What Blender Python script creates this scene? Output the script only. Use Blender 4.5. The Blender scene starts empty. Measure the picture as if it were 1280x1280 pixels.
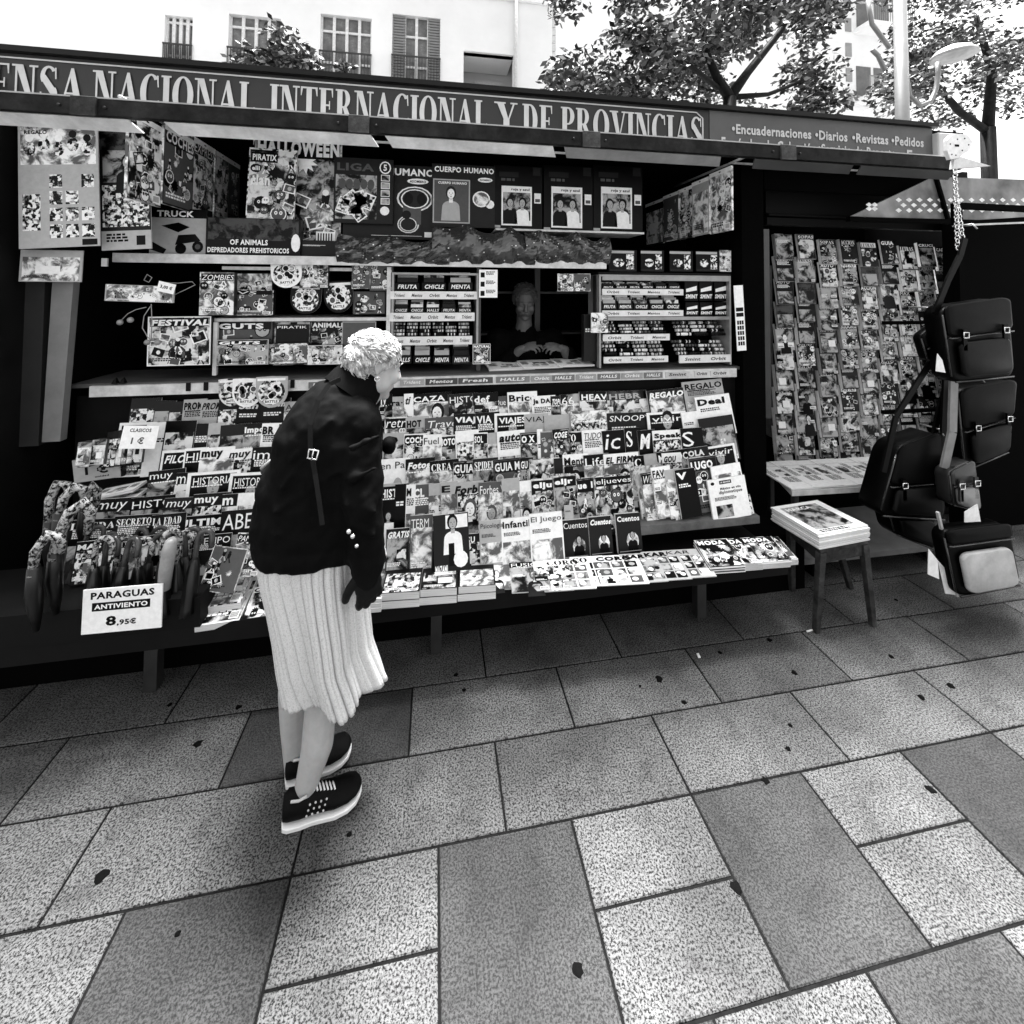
import bpy, bmesh, math, random
from mathutils import Vector, Matrix, Euler
scene = bpy.context.scene
COL = scene.collection
# ------------------------------------------------------------------ camera
CAMH = 1.7
YAW, PITCH, ROLL, FPX, PY = .1715, .0315, .0058, 553.7, 343.0
_cy, _sy, _cp, _sp = math.cos(YAW), math.sin(YAW), math.cos(PITCH), math.sin(PITCH)
FW = Vector((_sy*_cp, _cy*_cp, _sp)); _r = Vector((_cy, -_sy, 0)); _u = _r.cross(FW)
RT = _r*math.cos(ROLL)+_u*math.sin(ROLL); UP = -_r*math.sin(ROLL)+_u*math.cos(ROLL)
cam = bpy.data.cameras.new('camera'); camo = bpy.data.objects.new('camera', cam); COL.objects.link(camo)
camo.matrix_world = Matrix(((RT.x, UP.x, -FW.x, 0), (RT.y, UP.y, -FW.y, 0), (RT.z, UP.z, -FW.z, CAMH), (0, 0, 0, 1)))
cam.sensor_width = 36; cam.lens = FPX/1280*36; cam.shift_y = (PY-640)/1280
cam.clip_start = .05; cam.clip_end = 500
scene.camera = camo
# ------------------------------------------------------------------ sky, sun, exposure
SUN_EL, SUN_AZ = math.radians(76), math.radians(15)
w = bpy.data.worlds.new('World'); scene.world = w; w.use_nodes = True
nt = w.node_tree; bg = nt.nodes['Background']
sky = nt.nodes.new('ShaderNodeTexSky'); sky.sky_type = 'NISHITA'; sky.sun_disc = False
sky.sun_elevation = SUN_EL; sky.sun_rotation = SUN_AZ; sky.air_density = 1; sky.dust_density = 4
bw = nt.nodes.new('ShaderNodeRGBToBW')          # the photograph is black and white
nt.links.new(sky.outputs[0], bw.inputs[0]); nt.links.new(bw.outputs[0], bg.inputs['Color'])
bg.inputs['Strength'].default_value = .1
sl = bpy.data.lights.new('sun', 'SUN'); sl.energy = 4.8; sl.angle = math.radians(22)
so = bpy.data.objects.new('sun', sl); COL.objects.link(so)
_d = Vector((math.sin(SUN_AZ)*math.cos(SUN_EL), math.cos(SUN_AZ)*math.cos(SUN_EL), math.sin(SUN_EL)))
so.rotation_euler = _d.to_track_quat('Z', 'Y').to_euler(); so.location = (0, 0, 12)
scene.view_settings.view_transform = 'Standard'; scene.view_settings.look = 'None'
scene.view_settings.exposure = 2.5; scene.view_settings.gamma = 1
scene.cycles.max_bounces = 6; scene.cycles.diffuse_bounces = 3; scene.cycles.transparent_max_bounces = 8

# ------------------------------------------------------------------ helpers
def ray(x, y): return FW+RT*((x-640)/FPX)-UP*((y-PY)/FPX)
def PYp(x, y, Y):
    d = ray(x, y); return Vector((0, 0, CAMH))+d*(Y/d.y)
def PZ(x, y, z):
    d = ray(x, y); return Vector((0, 0, CAMH))+d*((z-CAMH)/d.z)
def PX(x, y, X):
    d = ray(x, y); return Vector((0, 0, CAMH))+d*(X/d.x)
def tag(o, label=None, cat=None, group=None, kind=None):
    if label: o['label'] = label
    if cat: o['category'] = cat
    if group: o['group'] = group
    if kind: o['kind'] = kind
    return o
def empty(name, loc, label, cat, group=None):
    o = bpy.data.objects.new(name, None); COL.objects.link(o); o.location = loc; o.empty_display_size = .05
    return tag(o, label, cat, group)
def link(name, me, mats, parent=None, mw=None):
    for m in mats: me.materials.append(m)
    o = bpy.data.objects.new(name, me); COL.objects.link(o)
    if mw is not None: o.matrix_world = mw
    if parent is not None:
        pm = Matrix.Translation(parent.location) @ Euler(parent.rotation_euler).to_matrix().to_4x4() if parent.parent is None and parent.type == 'EMPTY' else world_of(parent)
        o.parent = parent; o.matrix_parent_inverse = pm.inverted()
    return o
def world_of(o):
    m = o.matrix_basis.copy()
    if o.parent: m = world_of(o.parent) @ o.matrix_parent_inverse @ m
    return m
class MB:
    """collects shapes, links them as one mesh"""
    def __init__(s): s.v = []; s.f = []; s.m = []; s.sm = []
    def add(s, vs, fs, m=0, smooth=False):
        b = len(s.v); s.v += [tuple(v) for v in vs]
        for f in fs: s.f.append(tuple(i+b for i in f)); s.m.append(m); s.sm.append(smooth)
        return s
    def box(s, x0, x1, y0, y1, z0, z1, m=0):
        return s.add([(x0,y0,z0),(x1,y0,z0),(x1,y1,z0),(x0,y1,z0),(x0,y0,z1),(x1,y0,z1),(x1,y1,z1),(x0,y1,z1)],
            [(0,3,2,1),(4,5,6,7),(0,1,5,4),(1,2,6,5),(2,3,7,6),(3,0,4,7)], m)
    def hexa(s, p, m=0):   # 8 corners, bottom ring then top ring
        return s.add(p, [(0,3,2,1),(4,5,6,7),(0,1,5,4),(1,2,6,5),(2,3,7,6),(3,0,4,7)], m)
    def bar(s, a, b, wx, wy=None, m=0, up=Vector((0,0,1))):
        a = Vector(a); b = Vector(b); wy = wy or wx; d = (b-a).normalized()
        if abs(d.dot(up)) > .98: up = Vector((0, 1, 0))
        r = d.cross(up).normalized()*wx/2; u = r.cross(d).normalized()*wy/2
        return s.hexa([a-r-u, a+r-u, a+r+u, a-r+u, b-r-u, b+r-u, b+r+u, b-r+u], m)
    def tube(s, pts, rad, n=8, m=0, cap=True, smooth=True, flat=1.0):
        pts = [Vector(p) for p in pts]; rr = rad if isinstance(rad, (list, tuple)) else [rad]*len(pts)
        vs = []; fs = []; ref = Vector((0, 0, 1)); pr = None
        for i, p in enumerate(pts):
            d = (pts[min(i+1, len(pts)-1)]-pts[max(i-1, 0)]).normalized()
            if pr is None: pr = d.cross(ref if abs(d.z) < .9 else Vector((1, 0, 0))).normalized()
            else: pr = (pr-d*pr.dot(d)).normalized()
            q = d.cross(pr)
            for k in range(n):
                a = 2*math.pi*k/n; vs.append(p+(pr*math.cos(a)+q*math.sin(a)*flat)*rr[i])
        for i in range(len(pts)-1):
            for k in range(n): fs.append((i*n+k, i*n+(k+1) % n, (i+1)*n+(k+1) % n, (i+1)*n+k))
        if cap: fs.append(tuple(range(n))[::-1]); fs.append(tuple((len(pts)-1)*n+k for k in range(n)))
        return s.add(vs, fs, m, smooth)
    def ball(s, c, r, m=0, nu=14, nv=9, mat=None):
        c = Vector(c); r = r if isinstance(r, (tuple, list)) else (r, r, r); vs = []; fs = []
        mat = mat or Matrix.Identity(3)
        for j in range(nv+1):
            t = math.pi*j/nv
            for i in range(nu):
                p = 2*math.pi*i/nu
                vs.append(c+mat @ Vector((r[0]*math.sin(t)*math.cos(p), r[1]*math.sin(t)*math.sin(p), r[2]*math.cos(t))))
        for j in range(nv):
            for i in range(nu): fs.append((j*nu+i, (j+1)*nu+i, (j+1)*nu+(i+1) % nu, j*nu+(i+1) % nu))
        return s.add(vs, fs, m, True)
    def limb(s, a, b, ra, rb, n=14, m=0):
        """tapered capsule"""
        a = Vector(a); b = Vector(b); d = (b-a); L = d.length; d.normalize(); pts = []; rr = []
        for k in range(4): t = math.pi/2*(k+.35)/4.35; pts.append(a-d*ra*math.cos(t)); rr.append(ra*math.sin(t))
        pts.append(a); rr.append(ra); pts.append(b); rr.append(rb)
        for k in range(3, -1, -1): t = math.pi/2*(k+.35)/4.35; pts.append(b+d*rb*math.cos(t)); rr.append(rb*math.sin(t))
        return s.tube(pts, rr, n, m)
    def loft(s, rings, m=0, cap=True, smooth=True):
        n = len(rings[0]); vs = [v for r in rings for v in r]; fs = []
        for i in range(len(rings)-1):
            for k in range(n): fs.append((i*n+k, i*n+(k+1) % n, (i+1)*n+(k+1) % n, (i+1)*n+k))
        if cap: fs.append(tuple(range(n))[::-1]); fs.append(tuple((len(rings)-1)*n+k for k in range(n)))
        return s.add(vs, fs, m, smooth)
    def build(s, name, mats, parent=None, origin=None, bevel=0, mw=None):
        me = bpy.data.meshes.new(name); vs = s.v
        if mw is None:
            if origin is None:
                xs = [v[0] for v in vs]; ys = [v[1] for v in vs]; zs = [v[2] for v in vs]
                origin = ((min(xs)+max(xs))/2, (min(ys)+max(ys))/2, min(zs))
            ox, oy, oz = origin; vs = [(v[0]-ox, v[1]-oy, v[2]-oz) for v in vs]; mw = Matrix.Translation(origin)
        me.from_pydata(vs, [], s.f)
        me.polygons.foreach_set('material_index', s.m); me.polygons.foreach_set('use_smooth', s.sm)
        if not isinstance(mats, (list, tuple)): mats = [mats]
        o = link(name, me, mats, parent, mw)
        if bevel:
            b = o.modifiers.new('bevel', 'BEVEL'); b.width = bevel; b.segments = 2; b.limit_method = 'ANGLE'
        return o

# ------------------------------------------------------------------ materials (all grey: a black and white photograph)
MC = {}
def newmat(name):
    m = bpy.data.materials.new(name); m.use_nodes = True; return m, m.node_tree, m.node_tree.nodes['Principled BSDF']
def gm(v, rough=.5, metal=0., wear=0.25, scale=18., bump=0., spec=.5):
    """grey with worn, uneven tone"""
    k = ('g', v, rough, metal, wear, scale, bump, spec)
    if k in MC: return MC[k]
    m, t, b = newmat('surface_grey_%d' % len(MC)); N = t.nodes; L = t.links
    tc = N.new('ShaderNodeTexCoord'); no = N.new('ShaderNodeTexNoise'); no.inputs['Scale'].default_value = scale
    no.inputs['Detail'].default_value = 6; no.inputs['Roughness'].default_value = .65
    L.new(tc.outputs['Object'], no.inputs['Vector'])
    mr = N.new('ShaderNodeMapRange'); mr.inputs[1].default_value = .3; mr.inputs[2].default_value = .7
    mr.inputs[3].default_value = v*(1-wear); mr.inputs[4].default_value = v*(1+wear*.6)
    L.new(no.outputs['Fac'], mr.inputs[0]); L.new(mr.outputs[0], b.inputs['Base Color'])
    b.inputs['Metallic'].default_value = metal; b.inputs['Specular IOR Level'].default_value = spec
    r2 = N.new('ShaderNodeMapRange'); r2.inputs[3].default_value = max(.05, rough-.1); r2.inputs[4].default_value = min(1, rough+.12)
    L.new(no.outputs['Fac'], r2.inputs[0]); L.new(r2.outputs[0], b.inputs['Roughness'])
    if bump:
        bp = N.new('ShaderNodeBump'); bp.inputs['Strength'].default_value = bump; bp.inputs['Distance'].default_value = .003
        L.new(no.outputs['Fac'], bp.inputs['Height']); L.new(bp.outputs[0], b.inputs['Normal'])
    MC[k] = m; return m
def rust(v=.1):
    if ('rust', v) in MC: return MC[('rust', v)]
    m, t, b = newmat('rusty_steel'); N = t.nodes; L = t.links
    tc = N.new('ShaderNodeTexCoord'); no = N.new('ShaderNodeTexNoise'); no.inputs['Scale'].default_value = 9; no.inputs['Detail'].default_value = 9
    no.inputs['Roughness'].default_value = .75
    L.new(tc.outputs['Object'], no.inputs['Vector'])
    cr = N.new('ShaderNodeValToRGB'); e = cr.color_ramp.elements
    e[0].position = .38; e[0].color = (v*.35,)*3+(1,); e[1].position = .68; e[1].color = (v*2.2,)*3+(1,)
    x = cr.color_ramp.elements.new(.52); x.color = (v,)*3+(1,)
    L.new(no.outputs['Fac'], cr.inputs[0]); L.new(cr.outputs[0], b.inputs['Base Color'])
    b.inputs['Roughness'].default_value = .6; b.inputs['Specular IOR Level'].default_value = .12
    bp = N.new('ShaderNodeBump'); bp.inputs['Strength'].default_value = .4; bp.inputs['Distance'].default_value = .004
    L.new(no.outputs['Fac'], bp.inputs['Height']); L.new(bp.outputs[0], b.inputs['Normal'])
    MC[('rust', v)] = m; return m
def printmat(name, lo, hi, scale, cells=0., rough=.3, sharp=.09):
    """printed picture: soft tones of a photograph, crossed by cut-out shapes, different on every object"""
    m, t, b = newmat(name); N = t.nodes; L = t.links
    def node(k, **kw):
        n = N.new(k)
        for a_, v_ in kw.items(): setattr(n, a_, v_)
        return n
    tc = node('ShaderNodeTexCoord'); oi = node('ShaderNodeObjectInfo'); mu = node('ShaderNodeMath', operation='MULTIPLY'); mu.inputs[1].default_value = 71.
    L.new(oi.outputs['Random'], mu.inputs[0]); va = node('ShaderNodeVectorMath'); L.new(tc.outputs['Object'], va.inputs[0]); L.new(mu.outputs[0], va.inputs[1])
    n1 = node('ShaderNodeTexNoise'); n1.inputs['Scale'].default_value = scale; n1.inputs['Detail'].default_value = 5; n1.inputs['Roughness'].default_value = .62; n1.inputs['Distortion'].default_value = .5
    L.new(va.outputs[0], n1.inputs['Vector'])
    out = n1.outputs['Fac']
    if cells:
        vo = node('ShaderNodeTexVoronoi', distance='CHEBYCHEV'); vo.inputs['Scale'].default_value = scale*1.5; vo.inputs['Randomness'].default_value = .85; L.new(va.outputs[0], vo.inputs['Vector'])
        bwn = node('ShaderNodeRGBToBW'); L.new(vo.outputs['Color'], bwn.inputs[0])
        m1 = node('ShaderNodeMath', operation='MULTIPLY'); m1.inputs[1].default_value = cells; L.new(bwn.outputs[0], m1.inputs[0])
        m2 = node('ShaderNodeMath', operation='MULTIPLY_ADD'); m2.inputs[1].default_value = 1-cells; L.new(out, m2.inputs[0]); L.new(m1.outputs[0], m2.inputs[2]); out = m2.outputs[0]
    mr = node('ShaderNodeMapRange', interpolation_type='SMOOTHSTEP'); mr.inputs[1].default_value = .5-sharp; mr.inputs[2].default_value = .5+sharp; mr.inputs[3].default_value = lo; mr.inputs[4].default_value = hi
    L.new(out, mr.inputs[0]); L.new(mr.outputs[0], b.inputs['Base Color'])
    b.inputs['Roughness'].default_value = rough; b.inputs['Specular IOR Level'].default_value = .15
    MC[name] = m; return m
PAL = {'k': .001, 'd': .005, 'm': .013, 'g': .085, 'l': .42, 'w': .9}
PRM = []; PIX = {}
for i, (kk, vv) in enumerate(PAL.items()): PRM.append(gm(vv, .32, 0, .12, 40., 0, .12)); PIX[kk] = i
for nm, a in (('P', (.0005, .42, 15., 0.)), ('Q', (.001, .75, 17., .3)), ('R', (.1, .9, 16., 0.)), ('S', (.0005, .06, 18., .2)), ('B', (.001, .85, 48., .45))):
    PIX[nm] = len(PRM); PRM.append(printmat('printed_picture_'+{'P': 'dark', 'Q': 'busy', 'R': 'pale', 'S': 'black', 'B': 'crowded'}[nm], *a))
# page edges: fine stripes
def pagemat():
    m, t, b = newmat('page_edges'); N = t.nodes; L = t.links
    tc = N.new('ShaderNodeTexCoord'); mp = N.new('ShaderNodeMapping'); mp.inputs['Scale'].default_value = (3, 3, 900)
    no = N.new('ShaderNodeTexNoise'); no.inputs['Scale'].default_value = 1.; no.inputs['Detail'].default_value = 2
    L.new(tc.outputs['Object'], mp.inputs[0]); L.new(mp.outputs[0], no.inputs['Vector'])
    mr = N.new('ShaderNodeMapRange'); mr.inputs[1].default_value = .35; mr.inputs[2].default_value = .6; mr.inputs[3].default_value = .35; mr.inputs[4].default_value = .85
    L.new(no.outputs['Fac'], mr.inputs[0]); L.new(mr.outputs[0], b.inputs['Base Color']); b.inputs['Roughness'].default_value = .8
    return m
PIX['page'] = len(PRM); PRM.append(pagemat())

# ------------------------------------------------------------------ lettering
TC = {}
def text2d(s, bold=.0):
    """triangles of a word in the plane, height of capitals 1"""
    k = (s, bold)
    if k in TC: return TC[k]
    cu = bpy.data.curves.new('tmp', 'FONT'); cu.body = s; cu.size = 1; cu.resolution_u = 2; cu.offset = bold
    cu.space_character = 1+bold*2.5
    ob = bpy.data.objects.new('tmp', cu); me = bpy.data.meshes.new_from_object(ob)
    vs = [(v.co.x, v.co.y) for v in me.vertices]; fs = [tuple(p.vertices) for p in me.polygons]
    bpy.data.objects.remove(ob); bpy.data.curves.remove(cu); bpy.data.meshes.remove(me)
    x0 = min([v[0] for v in vs] or [0]); x1 = max([v[0] for v in vs] or [1]); y0 = min([v[1] for v in vs] or [0]); y1 = max([v[1] for v in vs] or [1])
    r = ([(v[0]-x0, v[1]-y0) for v in vs], fs, x1-x0, y1-y0); TC[k] = r; return r
def fit_text(s, x0, y0, w, h, bold=.03, shear=0.):
    vs, fs, tw, th = text2d(s, bold); sx = w/max(tw, .01); sy = h/max(th, .01)
    return [(x0+x*sx+shear*y*sy, y0+y*sy) for x, y in vs], fs

# a bold condensed roman alphabet, capital height 1: list of (polygons, width)
def _roman():
    T, t, S = .2, .06, .05
    def R(a, b, c, d): return [(a, b), (c, b), (c, d), (a, d)]
    def stem(x, w=T, ser=.07): return [R(x, 0, x+w, 1), R(x-ser, 0, x+w+ser, S), R(x-ser, 1-S, x+w+ser, 1)]
    def arc(cx, cy, rx, ry, tx, ty, a0, a1, n=14):
        out = []
        for i in range(n):
            p = math.radians(a0+(a1-a0)*i/n); q = math.radians(a0+(a1-a0)*(i+1)/n)
            o = lambda a: (cx+rx*math.cos(a), cy+ry*math.sin(a)); ii = lambda a: (cx+(rx-tx)*math.cos(a), cy+(ry-ty)*math.sin(a))
            out.append([ii(p), o(p), o(q), ii(q)])
        return out
    G = {}
    G['I'] = (stem(.09), .38)
    G['L'] = (stem(.09)+[R(.09, 0, .58, S), [(.5, S), (.58, S), (.58, .3), (.54, .3)]], .62)
    G['E'] = (stem(.09)+[R(.09, 0, .58, S), R(.09, 1-S, .56, 1), R(.29, .48, .42, .53), R(.41, .38, .45, .63), [(.5, S), (.58, S), (.6, .28), (.56, .28)], [(.5, 1-S), (.56, 1-S), (.56, .74), (.53, .74)]], .64)
    G['T'] = (stem(.24)+[R(.02, 1-S, .66, 1), [(.02, 1), (.02, .74), (.05, .74), (.1, 1-S)], [(.66, 1), (.66, .74), (.63, .74), (.58, 1-S)]], .7)
    G['D'] = (stem(.09)+[R(.2, 0, .34, S), R(.2, 1-S, .34, 1)]+arc(.34, .5, .32, .5, T, S, -90, 90), .72)
    G['P'] = (stem(.09)+[R(.2, .44, .34, .49), R(.2, 1-S, .34, 1)]+arc(.34, .72, .27, .28, .18, S, -90, 90), .66)
    G['R'] = (stem(.09)+[R(.2, .46, .34, .51), R(.2, 1-S, .34, 1), [(.3, .48), (.46, .5), (.72, 0), (.5, 0)], R(.5, 0, .78, S)]+arc(.34, .73, .25, .27, .17, S, -90, 90), .76)
    G['N'] = ([R(.1, 0, .16, 1), R(0, 0, .27, S), R(0, 1-S, .3, 1), R(.6, 0, .66, 1), R(.5, 1-S, .76, 1), [(.1, 1), (.32, 1), (.66, 0), (.5, 0)]], .78)
    G['A'] = ([[(.06, 0), (.12, 0), (.37, .92), (.34, 1)], [(.48, 0), (.7, 0), (.42, 1), (.34, 1), (.3, .86)], R(.16, .3, .54, .35), R(-.02, 0, .22, S), R(.4, 0, .78, S)], .76)
    G['V'] = ([[(.06, 1), (.28, 1), (.46, .14), (.38, 0), (.35, 0)], [(.62, 1), (.68, 1), (.41, 0), (.37, .02)], R(-.02, 1-S, .36, 1), R(.52, 1-S, .76, 1)], .74)
    G['Y'] = ([[(.04, 1), (.27, 1), (.44, .46), (.3, .42)], [(.6, 1), (.66, 1), (.46, .44), (.41, .44)], R(.27, 0, .47, .46), R(.18, 0, .56, S), R(-.04, 1-S, .34, 1), R(.5, 1-S, .74, 1)], .7)
    G['O'] = (arc(.38, .5, .36, .52, T, S, 0, 360, 28), .78)
    G['C'] = (arc(.38, .5, .36, .52, T, S, 48, 312, 24)+[[(.56, .98), (.62, .98), (.64, .66), (.6, .66)], [(.52, .14), (.6, .14), (.66, .3), (.62, .3)]], .7)
    G['S'] = (arc(.3, .74, .25, .28, .13, .06, 35, 215, 12)+[[(.07, .66), (.2, .78), (.55, .36), (.42, .2)]]+arc(.3, .27, .27, .29, .14, .06, 215, 400, 12)+[[(.47, .98), (.52, .98), (.53, .68), (.49, .68)], [(.05, 0), (.1, 0), (.1, .32), (.05, .32)]], .62)
    G[','] = ([R(.05, 0, .2, .14), [(.1, 0), (.2, 0), (.12, -.16), (.06, -.16)]], .26)
    G[' '] = ([], .34)
    return G
ROMAN = _roman()
def roman_word(mb, s, x0, x1, z0, h, y, m=0, th=.004):
    tot = sum(ROMAN[c][1] for c in s); k = (x1-x0)/tot; x = x0; j = 0
    for c in s:
        for poly in ROMAN[c][0]:
            j += 1; yy = y-th-.00004*(j % 9); vs = [(x+a*k, yy, z0+b*h) for a, b in poly]; mb.add(vs, [tuple(range(len(vs)))], m)
        x += ROMAN[c][1]*k

# ------------------------------------------------------------------ printed covers
rnd = random.Random(7)
def rect(x0, y0, x1, y1): return [(x0, y0), (x1, y0), (x1, y1), (x0, y1)]
def ell(cx, cy, rx, ry, n=12, a0=0, a1=360): return [(cx+rx*math.cos(math.radians(a0+(a1-a0)*i/n)), cy+ry*math.sin(math.radians(a0+(a1-a0)*i/n))) for i in range(n)]
def figure(L, cx, y0, s, body, skin, hair, rg, lay=2):
    """a head and shoulders picture"""
    L.append(([(cx-.5*s, y0-.5*s), (cx+.5*s, y0-.5*s)]+[(cx+.46*s*math.cos(math.pi*i/10), y0+.1*s+.45*s*math.sin(math.pi*i/10)**.7) for i in range(11)], lay, body))
    L.append((rect(cx-.1*s, y0+.45*s, cx+.1*s, y0+.75*s), lay+1, skin))
    L.append((ell(cx+rg.uniform(-.03, .03)*s, y0+.98*s, .27*s, .36*s), lay+1, hair)); L.append((ell(cx, y0+.92*s, .19*s, .27*s), lay+2, skin))
    if s > .05:
        for q in (-.08, .08): L.append((ell(cx+q*s, y0+.96*s, .035*s, .018*s, 6), lay+3, hair))
        L.append((ell(cx, y0+.77*s, .06*s, .016*s, 6), lay+3, hair)); L.append(([(cx-.01*s, y0+.93*s), (cx+.03*s, y0+.84*s), (cx-.01*s, y0+.84*s)], lay+3, 'g'))
def lines(L, x0, y1, w, n, dh, key, rg, lay=3):
    for i in range(n):
        x = x0
        while x < x0+w*rg.uniform(.7, 1):
            l = dh*rg.uniform(.8, 2.4); L.append((rect(x, y1-i*dh*1.5-dh, min(x+l, x0+w), y1-i*dh*1.5), lay, key)); x += l+dh*.5
OPP = {'k': 'w', 'd': 'w', 'm': 'w', 'g': 'w', 'l': 'k', 'w': 'k', 'P': 'w', 'Q': 'w', 'R': 'k', 'S': 'l', 'B': 'w'}
def cover(w, h, style, tone, title, rg, texts):
    """returns shapes [(points, layer, tone)], texts gets (string, x, y, w, h, tone, layer)"""
    L = []; ink = OPP[tone]; th = h*rg.uniform(.13, .18)
    if title: tw = w*min(.92, .17*len(title)+.1)
    if style == 'mast':                                    # masthead over a portrait
        L.append((rect(w*.0, 0, w, h*.8), 1, rg.choice('PQPR') if tone in 'kdm' else rg.choice('QRRB')))
        if rg.random() < .6: figure(L, w*rg.uniform(.4, .65), h*.08, min(w, h*.7)*rg.uniform(.55, .85), rg.choice('kdPRw'), rg.choice('lwR'), rg.choice('kdgP'), rg)
        for q in range(rg.randint(0, 2)):
            x0, y0 = w*rg.choice((.04, .62)), h*rg.uniform(.04, .6); t_ = rg.choice('wkwR'); L.append((rect(x0, y0, x0+w*.34, y0+h*rg.uniform(.08, .2)), 8, t_)); lines(L, x0+w*.03, y0+h*.07, w*.28, 2, h*.018, OPP[t_], rg, 9)
        lines(L, w*.06, h*.55, w*.35, rg.randint(2, 5), h*.018, ink, rg, 7)
    elif style == 'busy':                                  # crowded cover of stickers and stars
        L.append((rect(w*.02, h*.02, w*.98, h*.98), 1, rg.choice('PQRQg')))
        m_ = min(w, h)
        for i in range(rg.randint(15, 22)):
            cx, cy, r = w*rg.uniform(.1, .9), h*rg.uniform(.08, .84), m_*rg.uniform(.05, .15); t = rg.choice('wwRlgdkQ'); o_ = rg.choice('kkw'); lay = 2+(i % 5)*1.2
            k = rg.random()
            if k < .3:                                   # round face or badge
                L.append((ell(cx, cy, r*1.15, r*1.15), lay, o_)); L.append((ell(cx, cy, r, r), lay+.4, t))
                for q in (-.35, .35): L.append((ell(cx+q*r, cy+r*.15, r*.24, r*.3, 8), lay+.8, 'w' if t not in 'wRl' else 'k')); L.append((ell(cx+q*r, cy+r*.15, r*.1, r*.12, 6), lay+1., 'k' if t not in 'wRl' else 'w'))
            elif k < .45:
                n = 11; L.append(([(cx+(r*1.3 if j % 2 else r*.75)*math.cos(math.pi*j/n), cy+(r*1.3 if j % 2 else r*.75)*math.sin(math.pi*j/n)) for j in range(2*n)], lay, t))
            elif k < .75:                                # small picture card
                a = rg.uniform(-.5, .5); c, s = math.cos(a), math.sin(a); q = []
                for dx, dy in ((-1, -.75), (1, -.75), (1, .75), (-1, .75)): q.append((cx+r*(dx*c-dy*s), cy+r*(dx*s+dy*c)))
                L.append((q, lay, 'w' if t != 'w' else 'k')); q2 = [(cx+(x-cx)*.82, cy+(y-cy)*.78) for x, y in q]; L.append((q2, lay+.4, rg.choice('QPRgk'))); L.append((ell(cx, cy, r*.35, r*.4, 8), lay+.8, t))
            else:                                        # little running figure
                L.append((ell(cx, cy+r*.8, r*.3, r*.3, 8), lay+.4, t)); L.append(([(cx-r*.3, cy-r*.2), (cx+r*.25, cy-r*.3), (cx+r*.4, cy+r*.6), (cx-r*.35, cy+r*.55)], lay+.2, o_))
                L.append(([(cx-r*.3, cy-r*.2), (cx-r*.1, cy-r*.2), (cx-r*.4, cy-r*1.1), (cx-r*.7, cy-r*1.1)], lay, t)); L.append(([(cx, cy-r*.2), (cx+r*.25, cy-r*.25), (cx+r*.7, cy-r*1.), (cx+r*.4, cy-r*1.1)], lay, t))
        L = [([(min(w*.99, max(w*.01, x)), min(h*.99, max(h*.01, y))) for x, y in p], l, t) for p, l, t in L]
        lines(L, w*.08, h*.16, w*.7, 2, h*.025, rg.choice('wk'), rg, 7)
    elif style == 'framed':
        L.append((rect(w*.07, h*.05, w*.93, h*.95), 1, 'k')); figure(L, w*.5, h*.22, w*.6, 'P', 'l', 'd', rg)
        lines(L, w*.2, h*.2, w*.6, 3, h*.02, 'w', rg, 7)
    elif style == 'text':
        L.append((rect(w*.06, h*.04, w*.94, h*.5), 1, rg.choice('RQ') if tone in 'lw' else 'P'))
        lines(L, w*.1, h*.76, w*.75, 4, h*.022, ink, rg, 3)
    elif style == 'news':
        L.append((rect(w*.05, h*.8, w*.95, h*.805), 2, 'k'))
        L.append((rect(w*.35, h*.42, w*.7, h*.68), 2, 'Q'))
        for c in range(4): lines(L, w*(.05+c*.235), h*(.77 if c in (0, 3) else .39), w*.2, 18 if c in (0, 3) else 9, h*.014, 'm', rg, 2)
    elif style == 'pic':
        L.append((rect(w*.04, h*.03, w*.96, h*.78), 1, rg.choice('PQBRR')))
        x0 = w*rg.uniform(.1, .5); L.append((rect(x0, h*.25, x0+w*.4, h*.5), 2, rg.choice('wkQR')))
        lines(L, w*.08, h*.2, w*.6, 3, h*.022, ink, rg, 3)
    elif style == 'comic':
        nx_, ny_ = rg.choice((2, 3)), 3
        for i in range(nx_):
            for j in range(ny_):
                x0, y0, x1, y1 = w*(.06+.88*i/nx_), h*(.05+.75*j/ny_), w*(.06+.88*(i+.88)/nx_), h*(.05+.75*(j+.85)/ny_)
                L.append((rect(x0, y0, x1, y1), 1, rg.choice('PQkgR'))); L.append((ell((x0+x1)/2+w*rg.uniform(-.04, .04), (y0+y1)/2, w*.07, h*.06, 8), 3, rg.choice('wlwk')))
                if rg.random() < .6: L.append((ell(x0+w*.08, y1-h*.05, w*.07, h*.035, 8), 4, 'w'))
    elif style == 'sky':
        L.append((rect(0, 0, w, h*.45), 1, 'R')); L.append((ell(w*.6, h*.45, w*.16, h*.2, 10, 0, 180), 2, 'l'))
    elif style == 'big':
        L.append((rect(0, 0, w, h*.5), 1, 'P'))
    elif style == 'plain':
        lines(L, w*.1, h*.7, w*.6, 2, h*.03, ink, rg, 3)
    if style in ('mast', 'busy', 'pic', 'framed') and rg.random() < .5:
        L.append((rect(w*.72, h*.03, w*.94, h*.13), 8, 'w'))
        for i in range(6): L.append((rect(w*(.74+i*.03), h*.045, w*(.755+i*.03), h*.115), 9, 'k'))
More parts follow.
